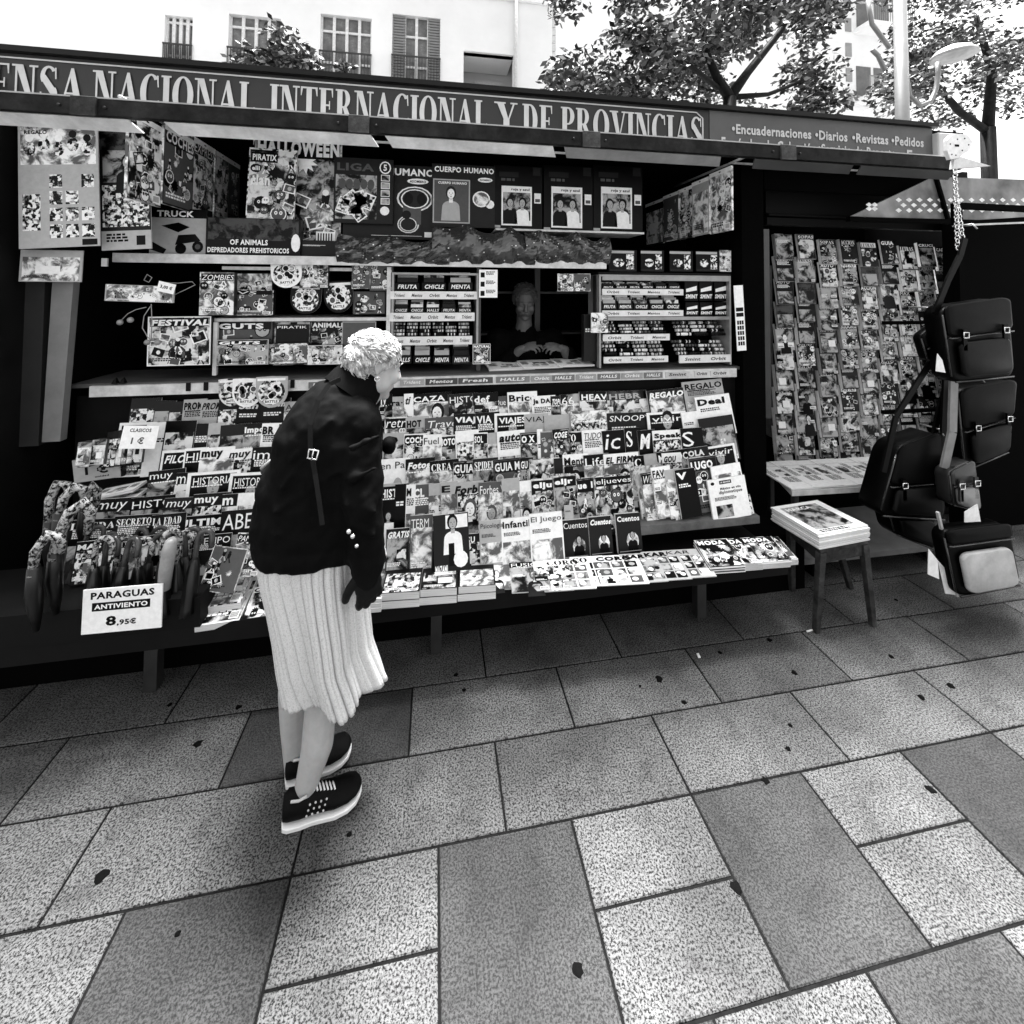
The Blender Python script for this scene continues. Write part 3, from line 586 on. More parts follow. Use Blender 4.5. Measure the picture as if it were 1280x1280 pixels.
for q, kind in ((om, 0), (o0, 0), (o1, 0), (o2, 1)):
    x0, x1, z0, z1 = q; w_ = x1-x0
    b = MB(); b.box(x0, x1, BY+.16, BY+.17, z0, z1); pn = b.build('window', gm(.16, .25, 0, .7, 2.5), FB)
    b = MB()
    for k in range(5): b.box(x0+w_*k/4-.04, x0+w_*k/4+.04, BY+.1, BY+.155, z0, z1)
    for z in (z0, z0+.7, z0+1.6): b.box(x0, x1, BY+.105, BY+.15, z-.03, z+.03)
    f = b.build('window_frame', gm(.75, .5), FB)
    if kind:
        for (a0, a1) in ((.02, .27), (.74, .99)):
            b = MB(); n = 26
            for i in range(n): zz0 = z0+(z1-z0)*i/n; b.box(x0+w_*a0, x0+w_*a1, BY+.04, BY+.07, zz0, zz0+(z1-z0)/n*.7)
            b.build('shutter', gm(.2, .6, 0, .2, 6.), FB)
x0, x1, z0, z1 = o3
b = MB(); b.box(x0, x1, BY+.1, BY+1.3, z1+.0, z1+.25); b.build('balcony_slab', REN, FB)
d = W(602, 633, 82, 150); b = MB(); b.box(d[0], d[1], BY+1.3, BY+1.36, d[2], d[3]); b.build('balcony_door', gm(.25, .5, 0, .3, 6.), FB)
b = MB(); b.box(d[0]-.1, d[1]+.1, BY+1.28, BY+1.395, d[3], d[3]+.1); b.box(d[0]-.1, d[0], BY+1.28, BY+1.395, d[2], d[3]); b.box(d[1], d[1]+.1, BY+1.28, BY+1.395, d[2], d[3]); b.build('door_frame', gm(.6, .5), FB)
b = MB()
for z in (4.1, 7.2, 10.4, 13.4): b.box(-16, XB1, BY-.12, BY-.003, z, z+.16)
b.build('string_course', REN, FB)
for q in (om, o0, o1, o2):
    b = MB(); b.box(q[0]-.12, q[1]+.12, BY-.06, BY-.003, q[2]-.14, q[2]-.01); b.build('window_sill', gm(.5, .7), FB)
    b = MB(); n_ = 16
    for i in range(n_+1): x = q[0]+(q[1]-q[0])*i/n_; b.box(x-.01, x+.01, BY-.05, BY-.03, q[2], q[2]+.95)
    b.box(q[0]-.02, q[1]+.02, BY-.055, BY-.025, q[2]+.93, q[2]+.97); b.build('railing', gm(.03, .5), FB)
b = MB(); x = bx(644, 100).x; b.tube([(x, BY-.08, 0), (x, BY-.08, 15.5)], .05, 8); b.build('drain_pipe', gm(.55, .5), FB)
# neighbour with tiled corner, further right, seen between the crowns
NB = empty('brick_apartment_block', (6, 20, 0), 'pale apartment block with balconies seen between the two tree crowns', 'building')
BZ = 22.
cx = lambda px, py: PYp(px, py, BZ)
b = MB(); b.box(cx(676, 100).x, cx(1120, 100).x, BZ, BZ+8, 0, 22); b.build('wall', REN, NB)
b = MB()
for i in range(40): z = 9+i*.42; b.box(cx(680, 100).x, cx(694, 100).x, BZ-.06, BZ-.005, z, z+.36)
b.build('corner_blocks', gm(.55, .7), NB)
for k, (px, py) in enumerate(((1078, 128), (1078, 40), (1078, -40))):
    a = cx(px-12, py); c = cx(px+42, py); b = MB(); b.box(a.x, c.x, BZ-1.1, BZ, a.z-.12, a.z+.12); bl = b.build('balcony', REN, NB)
    b = MB(); n = 22
    for i in range(n+1): x = a.x+(c.x-a.x)*i/n; b.box(x-.012, x+.012, BZ-1.08, BZ-1.05, a.z+.12, a.z+1.1)
    b.box(a.x, c.x, BZ-1.09, BZ-1.04, a.z+1.08, a.z+1.13); o = b.build('railing', gm(.25, .5), NB); o.parent = bl; o.matrix_parent_inverse = world_of(bl).inverted()
    for q in (.25, .65):
        x = a.x+(c.x-a.x)*q; b = MB(); b.box(x-.5, x+.5, BZ-.03, BZ-.003, a.z+.15, a.z+2.2); b.build('window', gm(.12, .3, 0, .4, 2.), NB)
for i in range(8):
    a = cx(1062, 60); b = MB(); z = 8+i*1.5; b.box(a.x-.3, a.x+.1, BZ-.05, BZ-.003, z, z+.8); b.build('window', gm(.3, .4, 0, .3, 2.), NB)

# trees
def bark(v):
    return rust(v)
LEAF = [gm(.025, .5, 0, .3, 3.), gm(.1, .45, 0, .3, 3.), gm(.008, .5, 0, .3, 3.), gm(.3, .4, 0, .3, 3.)]  # mixed leaf tones; the palest put leaf highlights into the colour
def tree(name, label, base, limbs, clumps, nleaf, size, seed):
    T = empty(name, base, label, 'tree'); rg = random.Random(seed)
    b = MB()
    for pts, r in limbs: b.tube(pts, r, 9)
    b.build('trunk', bark(.008), T)
    vs = []; fs = []; ms = []
    tot = sum(c[3]**2 for c in clumps)
    for (cx_, cy_, cz_, r, fl) in clumps:
        n = int(nleaf*r*r/tot)
        for _ in range(n):
            u = Vector((rg.gauss(0, 1), rg.gauss(0, 1), rg.gauss(0, 1))).normalized()*r*rg.random()**.45
            p = Vector((cx_, cy_, cz_))+Vector((u.x, u.y, u.z*fl))
            if math.sin(p.x*5.1+seed)+math.sin(p.y*4.3)+math.sin(p.z*5.7+p.x*2) < -.75: continue
            d = Vector((rg.uniform(-1, 1), rg.uniform(-1, 1), rg.uniform(-.7, .3))).normalized(); s = d.cross(Vector((rg.uniform(-1, 1), rg.uniform(-1, 1), rg.uniform(-1, 1)))).normalized()
            l = size*rg.uniform(.7, 1.4); w_ = l*.24; q = len(vs)
            vs += [tuple(p), tuple(p+d*l*.5+s*w_), tuple(p+d*l), tuple(p+d*l*.5-s*w_)]; fs.append((q, q+1, q+2, q+3)); ms.append(rg.choice((0, 0, 1, 1, 2, 3)))
    b = MB(); b.v = vs; b.f = fs; b.m = ms; b.sm = [False]*len(fs); b.build('crown', LEAF, T)
    return T
c = lambda px, py, Y: tuple(PYp(px, py, Y))
rg = random.Random(11); cl = []
for i in range(60):
    px = rg.uniform(705, 1045); py = rg.uniform(-60, 150); p = PYp(px, py, 7.+rg.uniform(-1.2, 1.4))
    if 870 < px < 950 and py > 50 and p.y < 7.: continue
    cl.append((p.x, p.y, p.z, rg.uniform(.35, .75), .8))
t0 = PYp(905, 170, 7.); cr0 = PYp(912, 122, 7.)
tree('leafy_street_tree', 'broad leafy tree with forked dark trunk rising behind the right half of the fascia', (t0.x, 7, 0),
     [([(t0.x+.1, 7, 0), (t0.x, 7, 2), cr0], [.19, .15, .11]), ([cr0, c(895, 95, 7), c(885, 70, 6.9), c(872, 10, 6.8)], [.10, .075, .06, .03]), ([cr0, c(935, 90, 7.1), c(975, 40, 7.3), c(1010, -20, 7.5)], [.10, .075, .06, .03]),
      ([c(897, 110, 7), c(860, 80, 6.6), c(800, 60, 6.2)], [.05, .04, .02]), ([cr0, c(960, 118, 7.2), c(1020, 95, 7.5)], [.06, .04, .02])], cl, 30000, .125, 5)
rg = random.Random(21); cl = []
for i in range(24):
    px = rg.uniform(1108, 1290); py = rg.uniform(-60, 150); p = PYp(px, py, 8.5+rg.uniform(-1, 1.2)); cl.append((p.x, p.y, p.z, rg.uniform(.4, .8), .8))
tree('street_tree', 'thinner tree behind the street lamp at the far right', (PYp(1190, 150, 8.5).x+.6, 8.5, 0),
     [([(PYp(1235, 150, 8.5).x, 8.5, 0), c(1235, 160, 8.5)], [.18, .14]), ([c(1235, 165, 8.5), c(1200, 140, 8.5), c(1160, 95, 8.4), c(1130, 60, 8.3)], [.09, .08, .06, .03]), ([c(1235, 160, 8.5), c(1240, 90, 8.5), c(1220, 20, 8.5)], [.12, .09, .05])], cl, 15000, .13, 9)
cl = [(*c(345, 62, 9.), .6, .8), (*c(318, 84, 9.), .45, .6), (*c(385, 78, 9.), .4, .6), (*c(345, 82, 9.), .42, .5), (*c(325, 90, 9.), .3, .5), (*c(372, 84, 9.), .28, .5), (*c(420, 88, 9.), .2, .6), (*c(433, 82, 9.), .16, .6), (*c(350, 70, 9.), .2, .6)]
bs = PYp(350, 110, 9.); tree('young_street_tree', 'small young tree showing only its top above the left half of the fascia', (bs.x, 9, 0), [([(bs.x, 9, 0), (bs.x, 9, 4.6), c(350, 85, 9.)], [.07, .05, .02]), ([(bs.x, 9, 4.4), c(425, 88, 9.)], [.03, .01])], cl, 2600, .13, 3)

# street lamp: pole, curled brackets, bell shade
SLM = gm(.2, .35, .2, .2, 3.)
px_ = PYp(1127, 100, 5.2); LP = empty('street_lamp', (px_.x, 5.2, 0), 'pale street lamp pole with a curled bracket and a dished shade at the far right', 'street lamp')
b = MB(); b.tube([(px_.x, 5.2, 0), (px_.x, 5.2, 6.4)], [.1, .075], 16); b.build('pole', SLM, LP)
b = MB(); b.tube([c(1132, 60, 5.2), c(1133, 95, 5.2), c(1137, 120, 5.2), c(1150, 132, 5.2), c(1163, 127, 5.2), c(1170, 112, 5.2), c(1173, 92, 5.2), c(1172, 78, 5.2)], .03, 10); b.build('bracket', SLM, LP)
b = MB(); b.tube([c(1090, 62, 5.2), c(1098, 70, 5.2), c(1106, 88, 5.2)], .03, 10); b.tube([c(1112, 60, 5.2), c(1090, 30, 5.2), c(1085, 0, 5.2)], .03, 10); b.build('bracket', SLM, LP)
p = PYp(1192, 70, 5.2); b = MB(); R_ = [(.02, .16), (.1, .14), (.2, .09), (.26, .02), (.27, -.01), (.24, -.02), (.1, -.05), (.03, -.06)]
b.loft([[(p.x+r*math.cos(2*math.pi*k/28), 5.2+r*math.sin(2*math.pi*k/28), p.z+z) for k in range(28)] for r, z in R_]); b.build('lamp_shade', gm(.4, .4, .2, .3, 9.), LP)
# ================================================================== GOODS
SEED = [100]
def nxt(): SEED[0] += 1; return SEED[0]
def std(name, px0, px1, ytop, Y, h, t, title, style, tone, label, cat, group=None, ln=12., yaw=0., roll=0., over=1., edge='page', w=None, outline=None, extra=None, ybot=None):
    """stands or hangs in the plane Y with its top left corner at the pixel"""
    ux, uy = lean(ln, yaw, roll)
    TL = PYp(px0, ytop, Y); TR = PYp(px1, ytop, Y)
    if w is None: w = (TR.x-TL.x)*over
    if ybot is not None: h = (TL.z-PYp(px0, ybot, Y-.5*h*math.sin(math.radians(ln))).z)/math.cos(math.radians(ln))
    o = printed(name, TL-uy*h, ux, uy, w, h, t, style, tone, title, nxt(), None, edge, outline=outline, extra=extra)
    return tag(o, label, cat, group)
ROWS = [
 ('back row of right rack', 'right', 495, 491, 2.57, .26, [(474,488,'TV','mast','d'),(477,506,'Jara·S','pic','l'),(505,515,'ti','mast','w'),(514,557,'CAZA','mast','k'),(560,592,'HISTO','mast','m'),(591,618,'def','mast','k'),(617,636,'Que','pic','g'),(634,666,'Brico','pic','w'),(664,690,'Ja DALI','text','w'),(688,702,'TOPO','mast','m'),(700,726,'66','mast','P'),(724,762,'HEAVY','mast','k'),(758,802,'HEBR','mast','S')]),
 ('second row of right rack', 'right', 521, 514, 2.50, .26, [(481,510,'retro','busy','Q'),(507,532,'HOT','pic','l'),(531,568,'Travel','pic','g'),(567,595,'VIAJ','text','d'),(594,620,'VIA','text','d'),(618,656,'VIAJES','framed','w'),(655,681,'VIAJ','sky','l'),(680,715,'','sky','l'),(713,755,'V','mast','R'),(758,806,'SNOOPY','plain','m'),(808,851,'vivir','framed','w')]),
 ('third row of right rack', 'right', 544, 535, 2.43, .26, [(479,506,'O','pic','l'),(505,531,'COCHE','busy','w'),(529,549,'Fuel','pic','w'),(547,571,'MOTOC','busy','w'),(569,594,'','pic','w'),(592,607,'SOL','busy','w'),(606,623,'','pic','l'),(621,651,'auto','text','w'),(650,673,'O X','busy','d'),(671,677,'','plain','w'),(675,692,'','busy','l'),(690,708,'COGE','busy','d'),(706,729,'TO','busy','Q'),(727,752,'TUDOR','text','w'),(752,784,'ic','big','k'),(780,797,'S','big','k'),(796,816,'M','big','k'),(815,848,'Speak','mast','w'),(850,874,'S','big','k')]),
 ('fourth row of right rack', 'right', 577, 566, 2.36, .26, [(474,507,'en Par','sky','w'),(507,538,'Fotogr','mast','k'),(537,568,'CREA','mast','k'),(566,593,'GUIA','busy','d'),(591,618,'SPIDER','mast','m'),(616,651,'GUIA MA','busy','k'),(650,664,'GU','busy','k'),(661,694,'','busy','R'),(692,705,'','plain','m'),(703,731,'Mente','mast','w'),(729,757,'Life','mast','k'),(754,792,'EL FIRMA','mast','w'),(791,808,'C','mast','k'),(805,831,'','pic','l'),(827,848,'GOU','mast','w')]),
 ('fifth row of right rack', 'right', 608, 594, 2.27, .26, [(473,496,'HIST','framed','l'),(494,509,'','plain','k'),(508,518,'M','text','w'),(516,538,'CL','text','g'),(536,553,'','mast','l'),(551,569,'E','pic','l'),(566,599,'Forbe','mast','l'),(598,630,'Forbes W','mast','g'),(627,646,'','pic','l'),(644,666,'','mast','w'),(664,694,'eljue','busy','Q'),(691,716,'eljr','busy','Q'),(716,744,'jue 10','busy','m'),(742,783,'eljueves','busy','B')]),
 ('back row of left rack', 'left', 500, 500, 2.58, .24, [(165,196,'','pic','m'),(195,216,'','pic','m'),(213,233,'','pic','m'),(230,254,'PROM','text','l'),(252,276,'PROM','text','l'),(274,300,'','pic','d'),(298,330,'San','plain','k'),(328,358,'Quint','plain','d'),(356,381,'Ara','mast','l'),(378,404,'MIA','pic','w')]),
 ('second row of left rack', 'left', 529, 529, 2.50, .25, [(150,188,'CINE','framed','w'),(184,212,'','plain','w'),(208,240,'','pic','k'),(237,263,'','text','d'),(261,279,'','pic','l'),(276,308,'','pic','m'),(305,332,'Impor','mast','d'),(328,352,'BR','text','w'),(349,380,'iPad','pic','d')]),
 ('third row of left rack', 'left', 562, 559, 2.43, .25, [(203,236,'FILOS','framed','w'),(231,256,'HIS','framed','w'),(251,287,'muy','mast','w'),(284,319,'muy','mast','w'),(316,350,'im','text','k')]),
 ('fourth row of left rack', 'left', 592, 592, 2.36, .25, [(186,224,'muy','mast','d'),(221,240,'m','mast','d'),(235,290,'HISTORIA','framed','w'),(288,334,'HISTORIA','framed','w')]),
 ('fifth row of left rack', 'left', 625, 617, 2.28, .24, [(118,168,'muy','pic','d'),(164,210,'HISTO','pic','k'),(206,246,'muy','mast','m'),(242,282,'muy','pic','d'),(278,300,'m','pic','d'),(298,330,'','pic','w')]),
 ('sixth row of left rack', 'left', 650, 640, 2.21, .2, [(86,152,'LA EDAD','text','k'),(144,194,'SECRETOS','text','d'),(190,226,'LA EDAD','text','d'),(220,282,'ULTIMA','text','k'),(277,328,'ABEL','big','d')]),
 ('seventh row of left rack', 'left', 676, 668, 2.15, .16, [(96,136,'MAS','pic','k'),(132,166,'ARTE','pic','k'),(162,200,'GUIA','pic','k'),(198,246,'ROMA','pic','d'),(242,282,'TIEMPO','text','d')]),
]
stepmat = gm(.012, .6, 0, .3, 9.)
BOARD = {'right': 'right of the woman', 'left': 'left of the woman'}
for rn, side, yl, yr, Y, h, items in ROWS:
    xa, xb = items[0][0], items[-1][1]; lnd = 12.
    for i, (p0, p1, ti, st, tn) in enumerate(items):
        yt = yl+(yr-yl)*(p0-xa)/(xb-xa)+random.Random(p0*3+yl).uniform(-3, 3)
        t_ = random.Random(p0).choice([.004, .006, .009])
        what = {'w': 'white', 'l': 'light grey', 'g': 'mid grey', 'm': 'dull grey', 'd': 'dark', 'k': 'black'}.get(tn, TONEW.get(tn, 'printed'))
        std('magazine', p0, p1, yt, Y-.002*(i % 3), h, t_, ti, st, tn, '%s magazine, %s, %s from left in %s' % (what, STYW[st], ORD[i], rn), 'magazine',
            'magazines standing on the sloping rack', lnd, 3.2, random.Random(p1).uniform(-1.5, 1.5)*(1 if side == 'right' else 1.6), 1.18)
    a = PYp(xa, yl, Y); c = PYp(xb, yr, Y); zb = min(a.z, c.z)-h*math.cos(math.radians(lnd)); yb = Y-h*math.sin(math.radians(lnd))
    b = MB(); b.box(a.x-.02, c.x+.05, yb-.004, yb+.05, zb-.02, zb-.004); kp(b, 'rack_step', stepmat)

# books standing on the tray in front of the rack
def book(p0, p1, yt, yb, Y, t, ti, st, tn, label, cat='book', group='books standing at the front of the tray', roll=0, ln=14, name='book', **k):
    return std(name, p0, p1, yt, Y, .2, t, ti, st, tn, label, cat, group, ln, 0, roll, 1., ybot=yb, **k)
book(476, 492, 655, 745, 2.2, .01, '', 'plain', 'w', 'pale booklet standing beside the woman\'s hand at the tray')
book(483, 512, 662, 712, 2.16, .01, 'GRATIS', 'pic', 'm', 'dull grey book with a white tag across it, right beside the woman\'s hip')
book(513, 541, 645, 713, 2.17, .012, 'TERM', 'pic', 'g', 'grey picture book between the tagged book and the tall comic')
def comic(L, tx, w, h):
    figure(L, w*.55, h*.5, w*.55, 'w', 'l', 'k', random.Random(4), 3); L.append((ell(w*.75, h*.22, w*.2, h*.14), 5, 'w'))
    L.append((rect(w*.35, h*.75, w*.97, h*.98), 2, 'w')); L.append((rect(w*.42, h*.12, w*.58, h*.5), 4, 'k')); tx.append(('MAZAMI', w*.04, h*.03, w*.34, h*.12, 'w', 11))
book(541, 585, 645, 714, 2.13, .012, '', '', 'm', 'tall grey comic with a large cartoon figure in white, right of the woman', extra=comic, roll=-2)
book(583, 602, 668, 715, 2.15, .012, 'SU', 'pic', 'd', 'dark book tucked behind the tall grey comic')
def psy(L, tx, w, h):
    L.append((rect(w*.04, h*.05, w*.96, h*.5), 1, 'R')); lines(L, w*.08, h*.7, w*.6, 3, h*.018, 'k', random.Random(1), 3)
for p0, p1, yt, ti, lb in ((599, 629, 652, 'Psicologia', 'narrow white psychology book, leftmost of three pale ones on the tray'), (626, 663, 649, 'Infantil', 'white psychology book in the middle of the three pale ones'), (661, 702, 643, 'El Juego', 'widest white book, rightmost of the three pale ones on the tray')):
    book(p0, p1, yt, 705, 2.15, .012, ti, '', 'l' if p0 < 600 else 'w', lb, extra=psy, roll=-1)
def ill(L, tx, w, h):
    L.append((rect(w*.04, h*.03, w*.96, h*.97), 1, 'm')); L.append((ell(w*.62, h*.3, w*.25, h*.22), 3, 'R')); figure(L, w*.62, h*.16, w*.42, 'k', 'l', 'd', random.Random(8), 4)
    L.append((rect(w*.06, h*.04, w*.94, h*.055), 5, 'l'))
for p0, p1, yt, yb, lb in ((702, 734, 651, 697, 'grey illustrated book, leftmost of three matching ones on the tray'), (735, 763, 647, 693, 'grey illustrated book, middle of three matching ones on the tray'), (769, 799, 643, 690, 'grey illustrated book standing apart, rightmost of three matching ones')):
    book(p0, p1, yt, yb, 2.17, .02, 'Cuentos', '', 'm', lb, extra=ill)
book(705, 716, 632, 655, 2.2, .006, '', 'plain', 'l', 'small pale leaflet leaning behind the illustrated books')

# right hand group on the ledge
G2 = 'magazines crammed onto the right end of the rack'
R2 = [(852,898,478,2.58,.24,'REGALO','text','l','light grey folder, highest of all at the right end of the rack'),(808,850,489,2.56,.22,'REGALO','pic','m','dull magazine with a gift cup, left of the highest folder'),
 (868,908,497,2.53,.24,'Deal','plain','w','tilted white leaflet under the highest folder'),(851,870,516,2.50,.2,'','plain','w','small white card wedged beside the tilted leaflet'),
 (872,912,524,2.47,.26,'','pic','m','dull grey magazine with a cup offer under the tilted leaflet'),(878,915,560,2.41,.24,'vivir','framed','w','white framed magazine low at the far right of the rack'),
 (850,882,562,2.40,.22,'HOLA','text','m','grey magazine with short title left of the framed one at far right'),(820,856,566,2.36,.24,'MONOC','mast','k','black magazine with serif title above the ledge books'),
 (795,812,594,2.27,.24,'','pic','l','thin magazine at the left end of the ledge'),(800,822,592,2.255,.24,'WE','busy','k','narrow black magazine near the left end of the ledge'),
 (813,835,585,2.24,.25,'FAV','mast','w','white fashion magazine on the ledge with a dark figure'),(830,848,588,2.235,.24,'','mast','l','magazine with a light cover squeezed in the middle of the ledge'),
 (843,866,588,2.225,.24,'V','plain','k','plain black magazine leaning in the middle of the ledge'),(860,892,574,2.25,.28,'LUGO','busy','m','grey puzzle magazine leaning on the ledge behind the newspaper'),
 (888,922,584,2.22,.2,'','pic','w','white picture card above the standing newspaper at the far right')]
for k, (p0, p1, yt, Y, h, ti, st, tn, lb) in enumerate(R2):
    std('magazine', p0, p1, yt, Y, h, .008, ti, st, tn, lb, 'magazine', G2, 12, 2., -3. if p0 < 868 else -4., 1.12)
def lemonde(L, tx, w, h):
    L.append((rect(w*.3, h*.86, w*.62, h*.95), 2, 'k')); L.append((ell(w*.12, h*.9, w*.05, h*.04), 2, 'k')); tx.append(('LE MONDE', w*.33, h*.885, w*.26, h*.04, 'w', 4))
    tx.append(('México en vilo', w*.3, h*.72, w*.55, h*.06, 'k', 3)); tx.append(('diplomatique', w*.25, h*.6, w*.62, h*.1, 'g', 3)); L.append((rect(w*.12, h*.05, w*.55, h*.35), 2, 'P')); lines(L, w*.12, h*.55, w*.6, 3, h*.02, 'k', random.Random(2), 3)
std('newspaper', 884, 931, 601, 2.2, .24, .012, '', '', 'w', 'folded white newspaper with grey title standing at the right end of the ledge', 'newspaper', None, 10, 0, -4, 1., extra=lemonde, ybot=651)
b = MB(); p = PYp(930, 620, 2.19); b.box(p.x-.02, p.x+.03, 2.16, 2.19, p.z-.06, p.z+.06); 
std('pin_badge_card', 921, 938, 622, 2.19, .1, .004, '', 'busy', 'd', 'small dark card of stickers right of the standing newspaper', 'card', None, 10, 0, -8, 1.)

# flat stock lying at the front of the tray
def laid(name, tl, tr, br, bl, z0, z1, t, st, tn, ti, label, cat, group, curl=0., extra=None, edge='page'):
    """lies with its lower edge at height z0 and its upper edge at z1; corners from the photo"""
    BL = PZ(*bl, z0); BR = PZ(*br, z0); TLp = PZ(*tl, z1)
    ux = (BR-BL).normalized(); w_ = (BR-BL).length; uy = (TLp-BL); uy = uy-ux*uy.dot(ux); h_ = uy.length
    return tag(printed(name, BL, ux, uy.normalized(), w_, h_, t, st, tn, ti, nxt(), None, edge, curl=curl, extra=extra), label, cat, group)
GF = 'magazines fanned along the front edge of the tray'
zt_ = .352
fan = [(604,698,602,738,40,'k','glossy black magazine with curled edge, leftmost of the fanned ones'),(628,702,640,741,42,'k','second fanned magazine from the left, black cover with a face'),(648,702,672,740,38,'w','third fanned magazine from the left, white with a dark figure'),
 (668,699,686,738,52,'w','fourth fanned magazine from the left, white comic strips'),(706,696,722,734,36,'w','fifth fanned magazine, white comic strips, narrow'),(735,694,752,732,52,'w','sixth fanned magazine from the left, white comic strips, widest'),
 (768,692,788,729,40,'l','seventh fanned magazine, light cover with a portrait in a circle'),(797,689,818,726,40,'l','eighth fanned magazine, light cover with a portrait in a circle'),(825,687,846,723,42,'l','ninth fanned magazine, light cover, last before the thick stacks')]
for i, (xt, yt, xb, yb, wpx, tn, lb) in enumerate(fan):
    laid('magazine', (xt, yt), (xt+wpx, yt), (xb+wpx+8, yb-3), (xb, yb), zt_+.018+.002*(i % 2), zt_+.06, .005, 'mast' if i < 3 else 'comic', tn, ['', 'FUSION', '', 'CORO', 'CO', 'CORO', 'KAR', 'KAR', 'KAR'][i], lb, 'magazine', GF, -.05 if i < 2 else -.03)
for i, (xt, yt, xb, yb, wpx, hh, lb) in enumerate([(858,684,888,717,38,.05,'left stack of fashion magazines with dark ribbed spines near the tray end'),(888,682,912,714,36,.045,'middle stack of black and white magazines near the tray end'),(922,680,947,711,36,.045,'stack of magazines second from the tray\'s right end'),(947,679,972,708,20,.04,'pale end stack of magazines at the right corner of the tray')]):
    t0_ = empty('magazine_stack', PZ(xb, yb, zt_), lb, 'magazine stack', 'stacks at the right end of the tray')
    n = 6
    for k in range(n):
        BL = PZ(xb, yb, zt_+.012); BR = PZ(xb+wpx+6, yb-3, zt_+.012); TLp = PZ(xt, yt, zt_+.05); ux = (BR-BL).normalized(); uy = TLp-BL; uy = uy-ux*uy.dot(ux)
        j = random.Random(k+i*9); O = BL+Vector((j.uniform(-.003, .003), j.uniform(-.003, .003), k*hh/n*.75))
        printed('magazine', O, ux, uy.normalized(), (BR-BL).length, uy.length, hh/n*.62, 'busy' if k == n-1 else '', 'Q' if k == n-1 else 'l', 'MODA' if k == n-1 else '', nxt(), t0_, 'page' if i else ('m' if k % 2 else 'w'))
# thick hardbacks lying in pairs
def thick(xb0, xb1, yb, xt0, yt, n, z, th, tn, lb, ti=''):
    T = empty('book_pile', PZ(xb0, yb, z), lb, 'book pile', 'pairs of hardback books lying on the tray')
    for k in range(n):
        zz = z+th*(k+1)+.002*k; BL = PZ(xb0, yb, z)+Vector((.004*k, .003*k, 0)); BR = PZ(xb1, yb-2, z); BL.z = BR.z = zz; BR.y = BL.y+(BR.y-BL.y)*.5; TLp = PZ(xt0, yt, z+th*n); D = TLp-PZ(xb0, yb, z); D.z = 0
        ux = (BR-BL).normalized(); uy = D-ux*D.dot(ux)
        o = printed('book', BL, ux, uy.normalized(), (BR-BL).length, uy.length, th, 'pic' if k == n-1 else '', tn, ti, nxt(), T)
    return T
thick(474, 524, 762, 481, 713, 2, .352, .03, 'd', 'pair of thick dark hardbacks nearest the woman on the tray')
thick(524, 571, 757, 527, 712, 2, .352, .03, 'd', 'pair of thick dark hardbacks in the middle of the three pairs')
thick(572, 620, 752, 572, 709, 2, .352, .028, 'd', 'pair of thick dark hardbacks right of the other two pairs')
thick(440, 476, 768, 452, 700, 3, .352, .016, 'w', 'pile of thin white comics half hidden behind the skirt')
# comics and boxed toys left of the woman
PL = [((250,690),(300,682),(299,771),(243,776),'Q','busy','','stacked comic kit in plastic wrap, lowest one left of the woman'),((255,672),(305,664),(300,755),(247,760),'B','busy','','stacked comic kit, middle one left of the woman')]
for k in range(3):
    T = laid('comic_pack', (256+k*4, 700-k*18), (306+k*4, 694-k*18), (299+k*2, 775-k*22), (243+k*3, 783-k*22), .352+k*.035, .40+k*.04, .026, 'busy', 'wBQ'[k], ['', 'PINYPON', 'MECO'][k], ['lowest of three plastic wrapped comic packs stacked left of the skirt', 'middle of three plastic wrapped comic packs stacked left of the skirt', 'topmost and tilted of three plastic wrapped comic packs left of the skirt'][k], 'comic pack', 'comic packs stacked left of the skirt')
std('comic_pack', 268, 312, 682, 2.12, .16, .01, '', 'busy', 'Q', 'upright sticker comic pack standing behind the stacked packs', 'comic pack', 'comic packs stacked left of the skirt', 25, 0, 10, 1.)
std('comic_pack', 298, 336, 666, 2.14, .16, .01, 'PANTERA', 'busy', 'B', 'comic pack standing close behind the skirt hem of the jacket', 'comic pack', 'comic packs stacked left of the skirt', 20, 0, 6, 1.)
laid('comic_pack', (310,735), (350,730), (345,768), (303,774), .352, .39, .02, 'busy', 'Q', 'CLAN', 'flat sticker comic lying on the tray against the skirt', 'comic pack', 'comic packs stacked left of the skirt')

